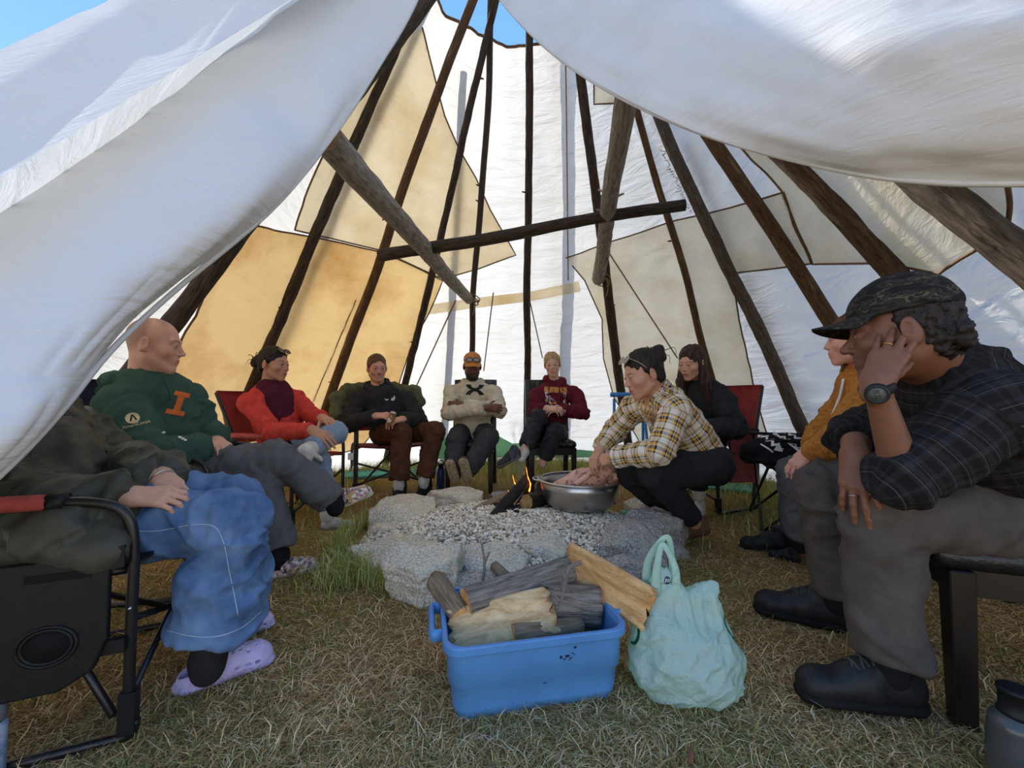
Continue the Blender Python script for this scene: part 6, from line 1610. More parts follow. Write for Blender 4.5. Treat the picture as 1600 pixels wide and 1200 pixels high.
mk('can_body', *latheg([(0, 0), (.024, 0), (.030, .008), (.030, .10), (.025, .112), (0, .112)], 20), pattern_mat('can_print', [hexc(210, 196, 160), hexc(160, 120, 60), hexc(230, 226, 214), hexc(120, 84, 44)], 30), can)
mk('can_lid', *latheg([(0, .113), (.024, .113), (.0255, .116), (.024, .118)], 20), M_CHR, can)
can.rotation_euler = (.3, .35, 0)

# ================= man in orange cap, cream hoodie, arms crossed
pl_ = A(-.385, 4.03, .53)
pE = person('bearded person in orange cap and cream hooded sweatshirt with arms crossed', dict(
    pel=pl_, neck=P(738, 604, 4.02), head=P(738, 573, 3.98), sh=[P(770, 613, 3.98), P(707, 613, 3.98)], el=[P(779, 640, 3.80), P(702, 645, 3.80)], wr=[P(722, 634, 3.74), P(760, 637, 3.64)],
    hip=[pl_+A(.09, 0, 0), pl_+A(-.09, 0, 0)], kn=[P(764, 684, 3.62), P(713, 686, 3.62)], an=[P(728, 738, 3.50), P(708, 742, 3.52)]),
    dict(face=A(.14, -.93, -.33), skin=SK_E, s=1.0, hair=hexc(26, 20, 18), beard=.95, stache=.95, roll=.0, down=True, neck=.06),
    dict(m=cloth('cream_fleece', hexc(206, 196, 172)), hood=1.15, r=(.175, .175), arm=(.076, .070, .052), shr=.076, amp=.008, slv=.96, cuff=True),
    dict(m=cloth('charcoal_cargo', hexc(66, 66, 68)), r=(.100, .084, .074), hem=(.92, .92), amp=.009),
    dict(kind='boot', m=[fab('dark_boot_leather', hexc(64, 56, 50), .7), fab('tan_sole', hexc(168, 150, 120), .8, .3, 60, .8, 80), LACE], p=[(P(732, 756, 3.44), P(724, 726, 3.34), A(0, .6, .7)), (P(712, 757, 3.46), P(703, 728, 3.36), A(0, .6, .7))], s=1.25, w=1.15),
    [dict(d=A(-.85, .15, .05), b=A(-.2, -.9, .3), c=.4, t=.4), dict(d=A(.85, .25, -.05), b=A(.2, -.9, .2), c=.4, t=.4)])
def short(q): cap_hair(q, back=-.035, lift=.001); return q
hair(pE, B_HAIR, short)
def ballcap(M, mat, brim_m, z=.052, s=1.0, brim=.075, droop=.35, name='cap', butn=True, h=.005, hgt=.080):
    q = S(.012); q.ell((0, -.014, z), (.087*s, .105*s, hgt*s)); q.plane((0, 0, z-.012), unit(A(0, -.10, -1)), .004); q.ell((0, -.014, z-.006), (.080*s, .098*s, (hgt-.01)*s), k=.004, op=-1)
    v, f = q.mesh(h, lambda p: .0015*vnoise(p*40)); c = child(M, mk(name, hl(M, v), f, mat))
    n = 24; rows = []
    for r in np.linspace(0, 1, 8):
        row = []
        for a in np.linspace(-1.15, 1.15, n):
            x0, y0 = .083*s*math.sin(a), -.014+.100*s*math.cos(a)
            ext = brim*r*math.cos(a)**.6 if math.cos(a) > 0 else 0
            row.append((x0*(1+.04*r), y0+ext, z-.006-droop*ext*.75-.22*abs(x0)**2/.08*r*1.2+.012*r*(1-abs(a))))
        rows.append(row)
    g = np.array(rows).reshape(-1, 3); ff = gridf(8, n); N_ = len(g)
    vv = np.concatenate([g, g-A(0, 0, .004)]); F2 = [tuple(p) for p in ff]+[tuple(p[::-1]+N_) for p in ff]+[(7*n+i, 7*n+i+1, 7*n+i+1+N_, 7*n+i+N_) for i in range(n-1)]
    o = mk('brim', hl(M, vv), F2, brim_m); o.parent = c
    if butn:
        o = mk('button', *S(.01).ell(hl(M, (0, -.014, z+hgt*s)), .007).mesh(.003), mat); o.parent = c
    return c
M_OCAP = cloth('orange_cotton', hexc(206, 140, 84))
ballcap(pE, M_OCAP, M_OCAP, z=.064)
g = glasses(pE, 'sunglasses', M_LENS, M_FRM, (0, .088, .092), .35, .032, .020, rim=.004, arms=True)
bvE = bvh_of(pE['top'][1])
def ua_half(s):  # one arch of the crossed-arches mark
    top = [(-.5, .5), (-.40, .28), (-.30, .14), (-.16, .06), (0, .04), (.16, .06), (.30, .14), (.40, .28), (.5, .5)]; bot = [(-.24, .5), (-.20, .36), (-.15, .26), (-.08, .20), (0, .18), (.08, .20), (.15, .26), (.20, .36), (.24, .5)]
    return top, bot
n = 15; A0 = np.linspace(-1, 1, n); outer = [(.5*math.sin(a*1.35), s_) for a, s_ in zip(A0, [0]*n)]
for sg in (1, -1):
    o_ = [(.50*math.sin(a*1.3)*1.02, sg*(.5-.56*math.cos(a*1.45))) for a in A0]; i_ = [(.24*math.sin(a*1.3), sg*(.5-.36*math.cos(a*1.45))) for a in A0]
    pix_decal(pE, 'top', bvE, o_+i_, [(k, k+1, n+k+1, n+k) for k in range(n-1)], 742, 609, 3.86, 30, -.02, M_DPRINT, squash=.62)

# ================= blonde woman, maroon hoodie
pl_ = A(.37, 4.06, .54)
pF = person('blonde person in maroon printed hooded sweatshirt and black trousers, legs crossed', dict(
    pel=pl_, neck=P(867, 601, 4.02), head=P(863, 570, 3.98), sh=[P(898, 614, 4.0), P(840, 616, 3.97)], el=[P(910, 645, 3.90), P(835, 646, 3.88)], wr=[P(876, 640, 3.74), P(853, 638, 3.74)],
    hip=[pl_+A(.085, 0, 0), pl_+A(-.085, 0, 0)], kn=[P(868, 676, 3.64), P(840, 652, 3.68)], an=[P(848, 724, 3.66), P(818, 705, 3.50)]),
    dict(face=A(-.12, -.95, -.18), fem=1, roll=-.10, skin=SK_F, s=.95, hair=hexc(190, 158, 112), brow=hexc(130, 98, 70), jaw=1.03, w=.95, neck=.05),
    dict(m=cloth('maroon_fleece', hexc(104, 36, 48)), hood=1.05, r=(.16, .155), arm=(.072, .064, .050), shr=.068, amp=.008, slv=.95, cuff=True),
    dict(m=cloth('black_nylon', hexc(48, 48, 52), rough=.6), r=(.092, .076, .062), hem=(.84, .84), amp=.008),
    dict(kind='sneaker', m=[fab('dark_trail_shoe', hexc(58, 56, 60), .8, .3, 60), fab('brown_sole', hexc(96, 86, 76), .8), LACE], p=[(A(.27, 3.72, 0), A(.20, 3.46, 0), A(0, 0, 1)), (P(815, 712, 3.50), P(778, 734, 3.36), A(-.25, -.2, .9))]),
    [dict(d=A(-.75, -.2, 0), b=A(0, -.6, .8), c=.55, t=.5), dict(d=A(.75, -.3, -.05), b=A(0, -.6, .8), c=.55, t=.5)])
for i in (1,):
    v, f = S(.02).cone(P(820, 706, 3.5), P(814, 716, 3.49), .040, .040).mesh(.007); child(pF, mk('sock', v, f, WHT_SOCK))
def tied(q): cap_hair(q, back=-.07, lift=.005, part=True); q.cone((.0, -.10, .0), (.05, -.09, -.10), .03, .015); return q
hair(pF, hair_mat('blonde_hair', hexc(206, 176, 128), hexc(150, 118, 78)), tied)
bvF = bvh_of(pF['top'][1])
GRPH = pattern_mat('band_graphic', [hexc(226, 214, 200), hexc(208, 140, 60), hexc(84, 60, 110), hexc(200, 190, 206), hexc(60, 30, 50), hexc(150, 140, 170)], 45)
pix_decal(pF, 'top', bvF, [(-.42, -.6), (.42, -.6), (.47, .3), (-.47, .3)], [(0, 1, 2, 3)], 868, 623, 3.86, 36, -.03, GRPH, 'printed_graphic', off=.003)
pix_decal(pF, 'top', bvF, [(-.5, -.12), (.5, -.12), (.5, .12), (-.5, .12)], [(0, 1, 2, 3)], 868, 609, 3.86, 36, -.04, pattern_mat('orange_band_print', [hexc(206, 132, 56), hexc(190, 112, 44), hexc(216, 150, 76), hexc(110, 60, 50)], 60), 'printed_graphic', off=.004)
for s in (-1, 1):
    child(pF, mk('drawstring', *tubeg(smooth_path([P(866+s*8, 604, 3.92), P(866+s*9, 618, 3.82), P(866+s*9, 630, 3.80)], 5), .004, 6), cloth('maroon_cord', hexc(84, 28, 38))))

# ================= woman in yellow plaid shirt crouching at the basin
pl_ = A(1.12, 2.42, .49)
YEL, NVY, WHI, BLK = hexc(226, 178, 84), hexc(48, 50, 78), hexc(232, 222, 206), hexc(36, 32, 36)
M_PLAID = plaid('yellow_plaid_flannel', [(0, WHI), (.22, BLK), (.30, YEL), (.42, WHI), (.46, NVY), (.56, BLK), (.66, YEL), (.78, BLK), (.84, WHI)], [(0, WHI), (.25, BLK), (.36, YEL), (.52, BLK), (.58, WHI), (.64, NVY), (.74, YEL), (.86, WHI)], .085, .085)
pG = person('person in yellow plaid shirt and black leggings crouching over the steel basin', dict(
    pel=pl_, neck=P(1024, 618, 2.34), head=P(1004, 586, 2.28), sh=[P(1054, 640, 2.17), P(990, 636, 2.50)], el=[P(1032, 706, 2.10), P(962, 672, 2.64)], wr=[P(962, 714, 2.34), P(938, 702, 2.52)],
    hip=[pl_+A(.0, -.10, 0), pl_+A(.0, .10, 0)], kn=[P(1022, 738, 2.26), P(985, 740, 2.60)], an=[P(1085, 814, 2.40), P(1045, 800, 2.66)]),
    dict(face=A(-.95, -.12, -.30), fem=1, skin=SK_G, s=1.06, hair=hexc(26, 22, 22), w=1.06, down=True, neck=.055, chest=[(lerp(A(1.12, 2.42, .49), P(1024, 618, 2.34), .80)+A(-.045, 0, .0), .075)]),
    dict(m=M_PLAID, name='plaid_shirt', shirt_collar=1, r=(.17, .165), arm=(.078, .068, .052), shr=.076, amp=.007, slv=.97, cuff=True, low=.06, h=.009, open=.058),
    dict(m=cloth('black_leggings', hexc(46, 45, 48), rough=.8), r=(.118, .088, .060), hem=(.95, .95), amp=.004, jamp=.003),
    dict(kind='slip', m=[fab('brown_suede', hexc(122, 88, 64), .95, .2, 30), fab('brown_rubber_sole', hexc(92, 68, 50), .9)], p=[(P(1110, 830, 2.46), G(1046, 848), A(-.15, -.1, 1)), (P(1062, 812, 2.72), P(1015, 822, 2.64), A(-.15, 0, 1))], s=1.05, w=1.15),
    [dict(d=unit(P(930, 722, 2.44)-P(962, 714, 2.34)), b=A(-.1, -.75, .6), c=.65, t=.5, h=.0034, s=1.05), dict(d=unit(P(925, 722, 2.48)-P(938, 702, 2.52)), b=A(-.6, -.3, .7), c=.6, t=.5, h=.0034)])
q = S(.03); tk = lerp(pl_, pG['neck'], .62); q.cone(tk-pG['up']*.16, tk+pG['up']*.02, .135, .13, flat=(pG['fwd'], .86)); v, f = q.mesh(.009)
child(pG, mk('tank_top', v, f, cloth('taupe_tank', hexc(176, 158, 152))))
child(pG, mk('skin_patch', *S(.02).ell(P(1000, 660, 2.28), .001).mesh(.001), SKIN)) if False else None
def gbun(q):
    cap_hair(q, back=-.05, lift=.006); q.ell((0, -.10, .075), (.05, .045, .042)); q.ell((.02, -.135, .06), (.03, .03, .03)); q.cone((.03, -.11, .04), (.04, -.13, -.05), .022, .010); q.ell((-.01, -.12, .105), (.025, .03, .022)); return q
hair(pG, B_HAIR, gbun)
glasses(pG, 'sunglasses', fab('clear_brown_lens', hexc(120, 110, 104), .15, spec=.7), fab('tan_frame', hexc(196, 172, 140), .3), (0, .074, .104), .75, .027, .022, rim=.0022)
child(pG, mk('hair_clip', *S(.008).cone(hl(pG, (.02, -.115, .115)), hl(pG, (.04, -.14, .07)), .012).mesh(.005), fab('red_clip', hexc(190, 40, 50), .4)))
Rr = frame(A(-.9, .3, -.1)); a = np.linspace(0, 2*math.pi, 17); rp_ = P(934, 727, 2.40)
child(pG, mk('ring', *tubeg(np.array([rp_+Rr[:, 0]*.0105*math.cos(t)+Rr[:, 1]*.0105*math.sin(t) for t in a]), .0016, 5, cap=False), M_CHR))

# ================= long-haired woman in black coat
pl_ = A(1.56, 3.36, .53)
pH = person('person with very long dark hair in black coat on the red chair, looking down', dict(
    pel=pl_, neck=P(1096, 603, 3.10), head=P(1080, 568, 3.02), sh=[P(1128, 624, 3.0), P(1068, 620, 3.28)], el=[P(1148, 668, 2.94), P(1070, 668, 3.2)], wr=[P(1108, 672, 2.84), P(1090, 676, 2.95)],
    hip=[pl_+A(.03, -.09, 0), pl_+A(-.03, .09, 0)], kn=[P(1085, 708, 2.98), P(1050, 706, 3.15)], an=[P(1092, 768, 3.02), P(1018, 768, 2.98)]),
    dict(face=A(-.82, -.52, -.26), fem=1, roll=.06, skin=SK_H, s=1.0, hair=hexc(40, 28, 26), w=1.05, nose=.9, down=True, neck=.05, lip=hexc(170, 84, 84)),
    dict(m=cloth('black_coat', hexc(50, 51, 54), rough=.8), name='coat', r=(.18, .18), arm=(.086, .078, .062), shr=.082, amp=.011, freq=10, collar=.35, slv=.99),
    dict(m=cloth('black_jeans', hexc(34, 34, 38)), r=(.09, .074, .06), hem=(.92, .92), amp=.006, sock=WHT_SOCK),
    dict(kind='sneaker', m=[fab('white_trainer', hexc(214, 210, 206), .8, .1, 60), fab('white_sole', hexc(206, 202, 196), .7), M_WPRINT], p=[(A(1.42, 3.10, 0), A(1.26, 2.90, 0), A(0, 0, 1)), (A(1.02, 3.08, .02), A(.84, 2.90, .02), A(0, 0, 1))]),
    [dict(d=A(-.7, -.3, -.2), b=A(0, -.5, .8), c=.5, t=.5), dict(d=A(-.3, -.7, -.3), b=A(0, -.4, .9), c=.5, t=.5)])
def vlong(q):
    cap_hair(q, back=-.12, lift=.010, part=True, low=.06, ear=False)
    for s, e in ((1, (.12, .015, -.42)), (1, (.085, .055, -.40)), (-1, (-.10, -.03, -.36)), (1, (.13, -.06, -.38))): q.cone((s*.055, -.02, .02), (s*.085, e[1]*.4, -.14), .035, .036); q.cone((s*.085, e[1]*.4, -.14), e, .036, .022)
    q.cone((0, -.08, 0), (.03, -.12, -.36), .06, .05); return q
hair(pH, hair_mat('dark_brown_hair', hexc(88, 62, 52), hexc(24, 17, 16)), vlong, h=.007)

# ================= woman in mustard fleece
pl_ = A(1.80, 2.04, .52)
pI = person('person in mustard fleece jacket half hidden behind the camouflage cap, hands on knees', dict(
    pel=pl_, neck=P(1350, 582, 1.98), head=P(1330, 532, 1.94), sh=[P(1358, 618, 1.86), P(1338, 606, 2.18)], el=[P(1310, 690, 1.84), P(1290, 672, 2.16)], wr=[P(1268, 708, 1.96), P(1266, 700, 2.08)],
    hip=[pl_+A(-.03, -.09, 0), pl_+A(.03, .09, 0)], kn=[P(1252, 757, 2.02), P(1240, 738, 2.18)], an=[P(1252, 842, 2.06), P(1244, 838, 2.24)]),
    dict(face=A(-.86, .50, -.04), fem=1, skin=SK_I, s=.98, hair=hexc(96, 66, 50), brow=hexc(110, 80, 60), w=1.06, neck=.052),
    dict(m=fab('mustard_teddy_fleece', hexc(188, 124, 56), .95, .2, 60, .9, 110), name='fleece_jacket', r=(.17, .165), arm=(.078, .070, .056), shr=.075, amp=.007, collar=.30, slv=.97),
    dict(m=cloth('slate_trousers', hexc(92, 90, 90)), r=(.092, .078, .072), hem=(.94, .94), amp=.006, sock=BLK_SOCK),
    dict(kind='boot', m=[fab('black_boot_leather', hexc(32, 31, 31), .55), RUB, LACE], p=[(G(1252, 882), G(1200, 870), A(0, 0, 1)), (A(1.55, 2.30, 0), A(1.30, 2.38, 0), A(0, 0, 1))]),
    [dict(d=unit(P(1246, 724, 1.98)-P(1268, 708, 1.96)), b=A(-.2, -.3, .9), c=.5, t=.4), dict(d=unit(P(1246, 718, 2.05)-P(1266, 700, 2.08)), b=A(-.2, .0, .9), c=.5, t=.4)])
def ibun(q): cap_hair(q, back=-.07, lift=.006); q.ell((0, -.03, .125), (.04, .04, .035)); q.cone((.05, .0, -.02), (.06, .03, -.14), .02, .01); return q
hair(pI, hair_mat('chestnut_hair', hexc(120, 84, 60), hexc(66, 44, 34)), ibun)
child(pI, mk('zip', *tubeg(smooth_path([P(1318, 592, 1.95), P(1312, 620, 1.95), P(1300, 650, 1.96)], 5), .006, 6), M_WPRINT))

# ================= man in camouflage cap and dark plaid shirt, right foreground
pl_ = A(1.50, 1.20, .53)
DK, MD, LT = hexc(30, 28, 29), hexc(50, 47, 48), hexc(92, 86, 84)
M_DPL = plaid('charcoal_plaid_flannel', [(0, DK), (.18, MD), (.30, DK), (.36, LT), (.39, DK), (.52, MD), (.72, DK), (.76, LT), (.79, MD), (.88, DK)], [(0, DK), (.35, MD), (.50, DK), (.62, MD), (.66, DK), (.9, MD)], .066, .11)
def camo():
    m, t, b = nodes('dark_camouflage'); tc = _n(t, 'ShaderNodeTexCoord'); mp = _n(t, 'ShaderNodeMapping'); mp.inputs['Scale'].default_value = (1, 1, 2.2); t.links.new(tc.outputs['Object'], mp.inputs[0])
    no = _n(t, 'ShaderNodeTexNoise', i_Scale=26.0, i_Detail=2.0, i_Distortion=.6); t.links.new(mp.outputs[0], no.inputs['Vector'])
    r = _n(t, 'ShaderNodeValToRGB'); r.color_ramp.interpolation = 'CONSTANT'; e = r.color_ramp.elements; e[0].color = rgb(hexc(34, 33, 33)); e[1].position = .46; e[1].color = rgb(hexc(54, 52, 48))
    for p_, c_ in ((.54, hexc(42, 38, 36)), (.60, hexc(84, 80, 66)), (.66, hexc(40, 40, 40))): n = e.new(p_); n.color = rgb(c_)
    t.links.new(no.outputs[0], r.inputs[0]); t.links.new(r.outputs[0], b.inputs['Base Color']); b.inputs['Roughness'].default_value = .9; b.inputs['Specular IOR Level'].default_value = .15
    n2 = _n(t, 'ShaderNodeTexNoise', i_Scale=500.0); t.links.new(tc.outputs['Object'], n2.inputs['Vector']); bp = _n(t, 'ShaderNodeBump', i_Strength=.25, i_Distance=.002); t.links.new(n2.outputs[0], bp.inputs['Height']); t.links.new(bp.outputs[0], b.inputs['Normal'])
    return m
M_CAMO = camo()
JH = P(1402, 524, 1.10); wl = P(1368, 600, 1.02)
pJ = person('person in dark camouflage cap and charcoal plaid shirt resting cheek on hand, right foreground', dict(
    pel=pl_, neck=P(1474, 592, 1.15), head=JH, sh=[P(1548, 640, 1.02), P(1448, 612, 1.42)], el=[P(1410, 742, 1.05), P(1338, 686, 1.44)], wr=[wl, P(1336, 708, 1.17)],
    hip=[pl_+A(-.02, -.12, 0), pl_+A(.02, .12, 0)], kn=[P(1376, 800, 1.16), P(1288, 762, 1.48)], an=[P(1392, 1035, 1.15), P(1308, 932, 1.53)]),
    dict(face=A(-.78, .60, -.06), roll=-.06, skin=SK_J, s=1.06, hair=hexc(24, 20, 20), beard=.22, stache=.8, nose=1.12, browt=.005, neck=.066, iris=(.03, .02, .015)),
    dict(m=M_DPL, name='flannel_shirt', r=(.19, .20), arm=(.096, .074, .056), shr=.10, shirt_collar=1, amp=.010, freq=10, jamp=.008, slv=.20, h=.007, low=-.02),
    dict(m=cloth('taupe_trousers', hexc(88, 80, 74), bump=.15), r=(.108, .090, .076), hem=(.95, .93), amp=.009, freq=9, h=.008, sock=BLK_SOCK),
    dict(kind='boot', m=[fab('black_leather_boot', hexc(34, 33, 33), .5, .2, 60), RUB, LACE], p=[(G(1446, 1112), G(1243, 1092), A(0, 0, 1)), (G(1338, 990), G(1176, 955), A(0, 0, 1))], h=.005, w=1.05),
    [dict(d=unit(P(1404, 520, 1.04)-wl), b=unit(A(-.62, -.75, .1)), c=(.14, .08, .08, .12), t=.1, tin=.5, sp=.07, s=1.0, arm=.85, h=.0028),
     dict(d=unit(P(1342, 785, 1.12)-P(1336, 708, 1.17)), b=unit(A(-.65, -.6, .5)), c=(.30, .28, .28, .32), t=.5, sp=.10, s=1.10, arm=.6, h=.0028)], vox=.008, hvox=.003)
def nape(q): cap_hair(q, back=-.075, lift=.004); q.cone((-.05, -.095, -.01), (.05, -.095, -.01), .022); q.ell((.03, -.108, -.03), (.03, .018, .026)); q.ell((-.03, -.108, -.028), (.03, .018, .026)); q.plane((0, .0, 0), (0, 1, -.3), .01); return q
hair(pJ, B_HAIR, nape, h=.005, amp=.007, freq=70, st=(1, 1, 1))
ballcap(pJ, M_CAMO, M_CAMO, z=.058, s=1.06, brim=.082, droop=.30, h=.004, hgt=.095)
# watch on the propping wrist
el_, ar = P(1410, 742, 1.05), None
axs = unit(wl-P(1410, 742, 1.05)); Rr = frame(axs, A(-.7, -.7, 0)); wc = wl-axs*.012; a = np.linspace(0, 2*math.pi, 41)
wb = child(pJ, mk('watch', *tubeg(np.array([wc+Rr[:, 0]*.0335*math.cos(t)+Rr[:, 1]*.0335*math.sin(t) for t in a]), .012, 10, flat=(.35, 1), up=axs, cap=False), M_BLKP))
fd = Rr[:, 0]; fc = wc+fd*.034
o = mk('watch_case', *tubeg(np.array([fc, fc+fd*.012]), .0245, 28), M_BLKP); o.parent = wb
o = mk('watch_bezel', *tubeg(np.array([fc+fd*.0125+.0205*(frame(fd)[:, 0]*math.cos(t)+frame(fd)[:, 1]*math.sin(t)) for t in a]), .0028, 8, cap=False), fab('dark_bezel', hexc(50, 50, 52), .35)); o.parent = wb
o = mk('watch_face', *tubeg(np.array([fc+fd*.011, fc+fd*.0128]), .019, 28), fab('grey_dial', hexc(104, 108, 104), .3)); o.parent = wb
tv, tf = text_geo('08\n23', .013)
Rf = frame(fd); uy = unit(axs-fd*np.dot(axs, fd)); ux = np.cross(uy, fd)
o = mk('watch_digits', np.array([fc+fd*.0132+ux*p[0]+uy*p[1] for p in tv]), tf, M_DPRINT, None, False); o.parent = wb
def ringon(M, c, ax, r, m):
    Rr = frame(ax); a = np.linspace(0, 2*math.pi, 21)
    return child(M, mk('ring', *tubeg(np.array([c+Rr[:, 0]*r*math.cos(t)+Rr[:, 1]*r*math.sin(t) for t in a]), .0018, 6, cap=False), m))

# loose strands round the two buns
def strands(M, mat, n, c, r, seed):
    rs = np.random.RandomState(seed)
    for k in range(n):
        d = unit(rs.normal(0, 1, 3)); p = np.asarray(c)+d*r*.8; q_ = p+d*rs.uniform(.015, .04)+rs.normal(0, .01, 3); e = q_+A(rs.normal(0, .012), rs.normal(0, .012), -rs.uniform(.0, .04))
        child(M, mk('hair_strand', *tubeg(smooth_path([hl(M, p), hl(M, q_), hl(M, e)], 4), np.linspace(.0024, .0010, 9), 5), mat))
strands(pG, B_HAIR, 16, (.01, -.12, .085), .05, 3); strands(pC, B_HAIR, 12, (0, -.13, .03), .045, 4)
# faded handwriting on the canvas beside the thick grey pole
rs = np.random.RandomState(12); mb_ = MB()
for k in range(22):
    t = k/21; px, py = 1036+44*t+rs.normal(0, 1.2), 236+94*t
    pts = []
    for j in range(5):
        h_ = hit(px+rs.normal(0, 2.2), py+(j-2)*1.3+rs.normal(0, 1.0), .012)
        if h_ is not None: pts.append(h_)
    if len(pts) > 2: mb_.add(*tubeg(np.array(pts), .0022, 4))
o = mb_.build('handwriting', fab('faded_ink', hexc(150, 150, 154), .9), walls[2][2]); o['kind'] = 'stuff'

GOLD = fab('gold_band', hexc(214, 170, 96), .25, .05, metal=1, bump=0)
for Wp, d_, b_, tx, s_, nm, cu_ in ((wl, unit(P(1404, 520, 1.04)-wl), unit(A(-.62, -.75, .1)), 1, 1.0, GOLD, .06), (P(1336, 708, 1.17), unit(P(1342, 785, 1.12)-P(1336, 708, 1.17)), unit(A(-.65, -.6, .5)), -1, 1.1, M_CHR, .25)):
    Y = unit(d_); Z = unit(b_-Y*np.dot(b_, Y)); X = np.cross(Y, Z)
    kp = Wp+s_*(X*-.0095*tx+Y*.088+Z*.004); dd = unit(Y*math.cos(cu_)-Z*math.sin(cu_)); ringon(pJ, kp+dd*.024*s_, dd, .0098*s_, nm)
# ================================================================ SMALL THINGS
# grey soft water flask, bottom right
fl_c = A(1.125, .915, 0)
q = S(.02)
for zz, rx, ry in ((.03, .078, .045), (.08, .080, .048), (.125, .074, .044)): q.cone(fl_c+A(-rx+.045, 0, zz), fl_c+A(rx-.045, 0, zz), .045, k=.03, flat=(A(0, 1, 0), .95))
q.ell(fl_c+A(-.025, 0, .150), (.05, .04, .025)); q.plane(fl_c+A(0, 0, .002), A(0, 0, -1), .008)
v, f = q.mesh(.0055, lambda p: .002*ridge((p-fl_c)*A(20, 20, 30)))
FK = thing('water_flask', 'grey translucent water flask with black screw cap in the bottom right corner', 'flask', fl_c)
m, t_, b = nodes('smoky_plastic'); b.inputs['Base Color'].default_value = rgb(hexc(86, 90, 88)); b.inputs['Roughness'].default_value = .25; b.inputs['Transmission Weight'].default_value = .35
adopt(FK, [mk('flask_body', v, f, m)])
cp = fl_c+A(-.030, 0, .168)
adopt(FK, [mk('cap', *latheg([(0, 0), (.031, 0), (.031, .008), (.028, .012), (.027, .045), (.030, .047), (.030, .056), (.026, .058), (0, .058)], 28, cp), M_BLKP),
           mk('cap_strap', *tubeg(smooth_path([cp+A(.028, 0, .045), cp+A(.07, .005, .052), cp+A(.11, 0, .035), cp+A(.115, 0, -.02)], 6), .004, 6), M_BLKP)])
lb = mk('label', *boxg(fl_c+A(.012, -.0475, .068), (.034, .003, .020)), fab('blue_label', hexc(44, 92, 172), .4), None, False)
lt = mk('label_emblem', *tubeg(np.array([fl_c+A(.006+.006*math.cos(t), -.0495, .068+.006*math.sin(t)) for t in np.linspace(0, 6.2832, 17)]), .0012, 5, cap=False), M_WPRINT); adopt(FK, [lb]); lt.parent = lb
# insulated tumbler at the left edge
bt = A(-1.165, .93, 0)
TB = thing('drink_bottle', 'pale bottle with blue base and grey lid at the bottom left edge', 'bottle', bt)
mk('bottle_body', *latheg([(0, 0), (.034, 0), (.036, .006), (.037, .085), (.037, .125), (.033, .135), (0, .135)], 28), fab('bottle_blue_white', hexc(206, 214, 220), .4, .1, 22, .05, c2=hexc(60, 110, 168)), TB)
mk('lid', *latheg([(0, .136), (.034, .136), (.036, .142), (.036, .172), (.031, .180), (0, .180)], 28), fab('grey_lid', hexc(120, 122, 126), .4), TB)
# black jacket with white zigzag pattern on the folding chair
q = S(.04); jc = P(1215, 698, 2.66)
for dx, dy, dz, r in ((-.14, 0, -.02, .075), (-.05, .0, .015, .085), (.05, .0, .03, .085), (.14, .02, .03, .075), (-.10, -.05, -.07, .06), (.02, -.06, -.05, .06), (.10, -.05, -.02, .055), (-.16, .02, -.07, .05)): q.ell(jc+A(dx, dy, dz), (r*1.1, r, r*.62))
v, f = q.mesh(.008, lambda p: .010*ridge(p*A(11, 11, 16))+.004*ridge(p*30))
JK = tag(mk('folded_jacket', v, f, cloth('black_knit', hexc(30, 30, 33))), 'crumpled black jacket with white zigzag pattern lying on the folding chair', 'jacket')
bvJ = bvh_of((v, f))
def jdec(v2, f2, px, py, w_, rot):
    c = P(px, py, 2.55); sc = w_*2.55/F; nrm = unit(CAM-c+A(0, 0, .6)); ux = unit(np.cross(A(0, 0, 1), nrm)); uy = np.cross(nrm, ux); cr, sr = math.cos(rot), math.sin(rot)
    decal('woven_pattern', [(p[0]*sc, p[1]*sc) for p in v2], f2, c, ux*cr+uy*sr, -ux*sr+uy*cr, nrm, bvJ, M_WPRINT, JK, .003, 2, .6)
zig = lambda n, a, t: ([(i/n-.5, (a if i % 2 else -a)) for i in range(n+1)]+[(i/n-.5, (a if i % 2 else -a)+t) for i in range(n+1)], [(i, i+1, n+2+i, n+1+i) for i in range(n)])
jdec(*zig(7, .10, .16), 1196, 683, 36, -.75); jdec(*zig(7, .08, .10), 1205, 690, 34, -.75); jdec(*zig(9, .06, .10), 1245, 684, 42, -.65); jdec(*zig(9, .06, .08), 1238, 693, 40, -.65)
jdec([(-.5, -.04), (.5, -.04), (.5, .04), (-.5, .04)], [(0, 1, 2, 3)], 1228, 687, 44, -.70); jdec([(-.3, -.3), (.3, -.35), (.05, .35)], [(0, 1, 2)], 1216, 697, 20, 0); jdec([(-.5, -.06), (.5, -.06), (.5, .06), (-.5, .06)], [(0, 1, 2, 3)], 1198, 698, 20, -.6)
# olive coat over the glasses man's chair back
q = S(.04); pts = [P(524, 652, 3.86), P(528, 625, 3.98), P(545, 608, 4.08), P(575, 606, 4.16), P(615, 607, 4.24), P(648, 612, 4.28), P(655, 628, 4.24)]
for a_, b_ in zip(pts[:-1], pts[1:]): q.cone(a_, b_, .055, .055)
q.cone(pts[0], pts[0]+A(.02, 0, -.10), .05, .03); q.cone(pts[1], pts[1]+A(.05, .03, -.2), .07, .05)
v, f = q.mesh(.010, lambda p: .012*ridge(p*12)+.004*ridge(p*30))
tag(mk('draped_coat', v, f, cloth('olive_cotton', hexc(92, 96, 72))), 'olive green coat draped over the chair back behind the person with glasses', 'coat')
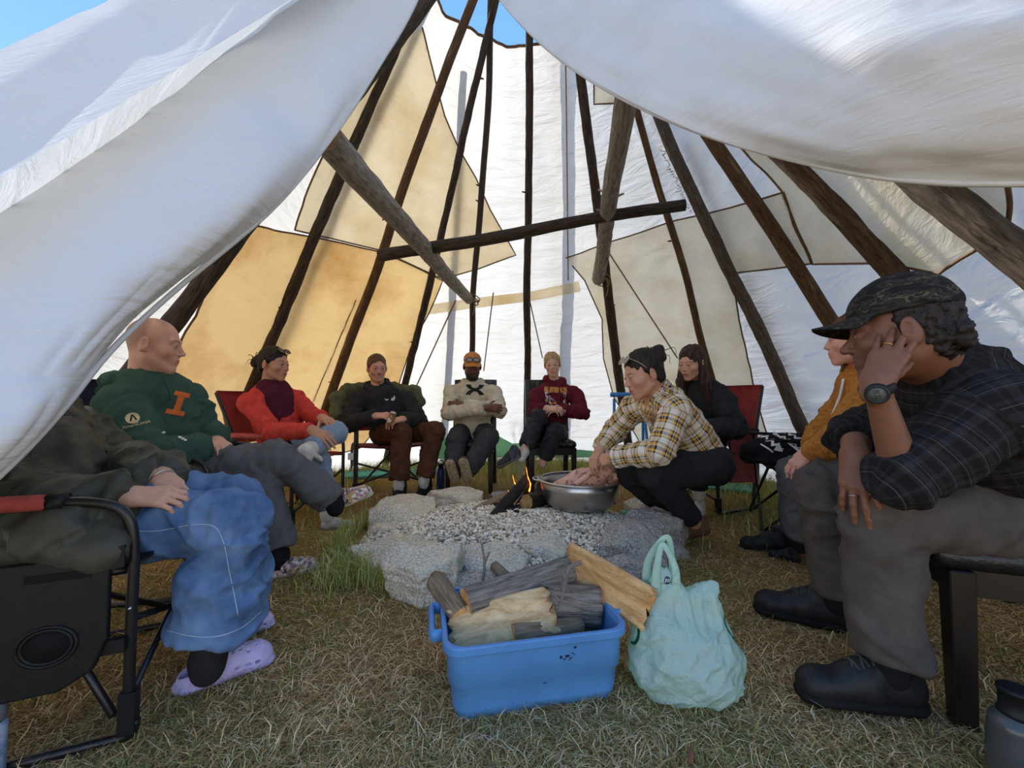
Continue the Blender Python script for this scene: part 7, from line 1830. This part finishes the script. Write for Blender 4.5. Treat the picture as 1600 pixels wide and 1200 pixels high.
# slim dark blue bottle
bo = A(-.665, 3.86, 0)
BO = thing('water_bottle', 'slim dark blue water bottle standing by the dining chair leg of the orange-cap person', 'bottle', bo)
mk('bottle_body', *latheg([(0, 0), (.036, 0), (.038, .006), (.038, .19), (.030, .215), (0, .215)], 24), fab('dark_blue_steel', hexc(36, 52, 116), .35, .1, spec=.5), BO)
mk('bottle_cap', *latheg([(0, .216), (.024, .216), (.024, .25), (.019, .256), (0, .256)], 20), M_BLKP, BO)
mk('carry_loop', *tubeg(smooth_path([(-.022, 0, .235), (-.02, 0, .275), (0, 0, .285), (.02, 0, .275), (.022, 0, .235)], 5), .005, 6), M_BLKP, BO)
# teal ground mats
M_TEAL = fab('teal_foam', hexc(64, 160, 156), .8, .08, 20)
for lab, c, s_, r_ in (('teal foam mat on the grass behind the glasses man\'s chair', (-1.25, 4.72, .022), (1.25, .40, .03), .28), ('teal foam mat corner on the grass behind the red chair at the right', (2.05, 3.95, .022), (.45, .35, .03), -.5)):
    v, f = boxg((0, 0, 0), s_); o = mk('foam_mat', v, f, M_TEAL, None, False); o.location = c; o.rotation_euler = (0, 0, r_); b_ = o.modifiers.new('b', 'BEVEL'); b_.width = .008; tag(o, lab, 'mat')
# pack of wipes by the basin
WP = thing('wipes_pack', 'small green and white pack of wipes between basin and plaid shirt', 'pack', (.86, 2.93, .02)); WP.rotation_euler = (0, 0, .3)
q = S(.01); q.cone((-.06, 0, .03), (.06, 0, .03), .04, flat=(A(0, 0, 1), .7)); v, f = q.mesh(.006); mk('pack_body', v, f, fab('teal_wrap', hexc(90, 180, 150), .4), WP)
mk('pack_label', *boxg((0, -.041, .032), (.07, .003, .022)), M_WPRINT, WP, False)
# blue folding stand behind the crouching person
M_BLUE = fab('blue_enamel', hexc(52, 128, 196), .35, .05, spec=.5)
ST = thing('camp_stand', 'blue tubular camp stand partly hidden behind the plaid shirt', 'stand', (.98, 3.45, 0))
for s in (-1, 1):
    mk('leg', *tubeg(np.array([(s*.16, -.12, .01), (s*.12, 0, .86)]), .012, 8), M_BLUE, ST); mk('leg', *tubeg(np.array([(s*.16, .14, .01), (s*.12, 0, .70)]), .012, 8), M_BLUE, ST)
mk('top_bar', *tubeg(np.array([(-.15, 0, .895), (.14, 0, .895)]), .020, 10), M_BLUE, ST); mk('shelf_bar', *tubeg(np.array([(-.13, 0, .45), (.13, 0, .45)]), .010, 8), M_BLK, ST)
# reddish leaf and a bit of bark on the ground
lv = np.array([(0, -.016, 0), (.012, -.006, .004), (.014, .006, .003), (0, .02, .001), (-.013, .006, .004), (-.012, -.006, .003)])
o = mk('fallen_leaf', lv, [(0, 1, 2, 3), (0, 3, 4, 5)], fab('rust_leaf', hexc(150, 84, 60), .8), None, False); o.location = G(992, 1044)+A(0, 0, .02); o.rotation_euler = (.3, .2, .9); tag(o, 'small rust-brown leaf on the straw in front of the green bag', 'leaf')
q = S(.01).cone(G(1078, 1196)+A(0, 0, .012), G(1082, 1172)+A(0, 0, .015), .009, .004); v, f = q.mesh(.003); tag(mk('bark_chip', v, f, fab('rust_bark', hexc(140, 96, 66), .9)), 'brown bark chip on the straw at the bottom edge', 'bark chip')
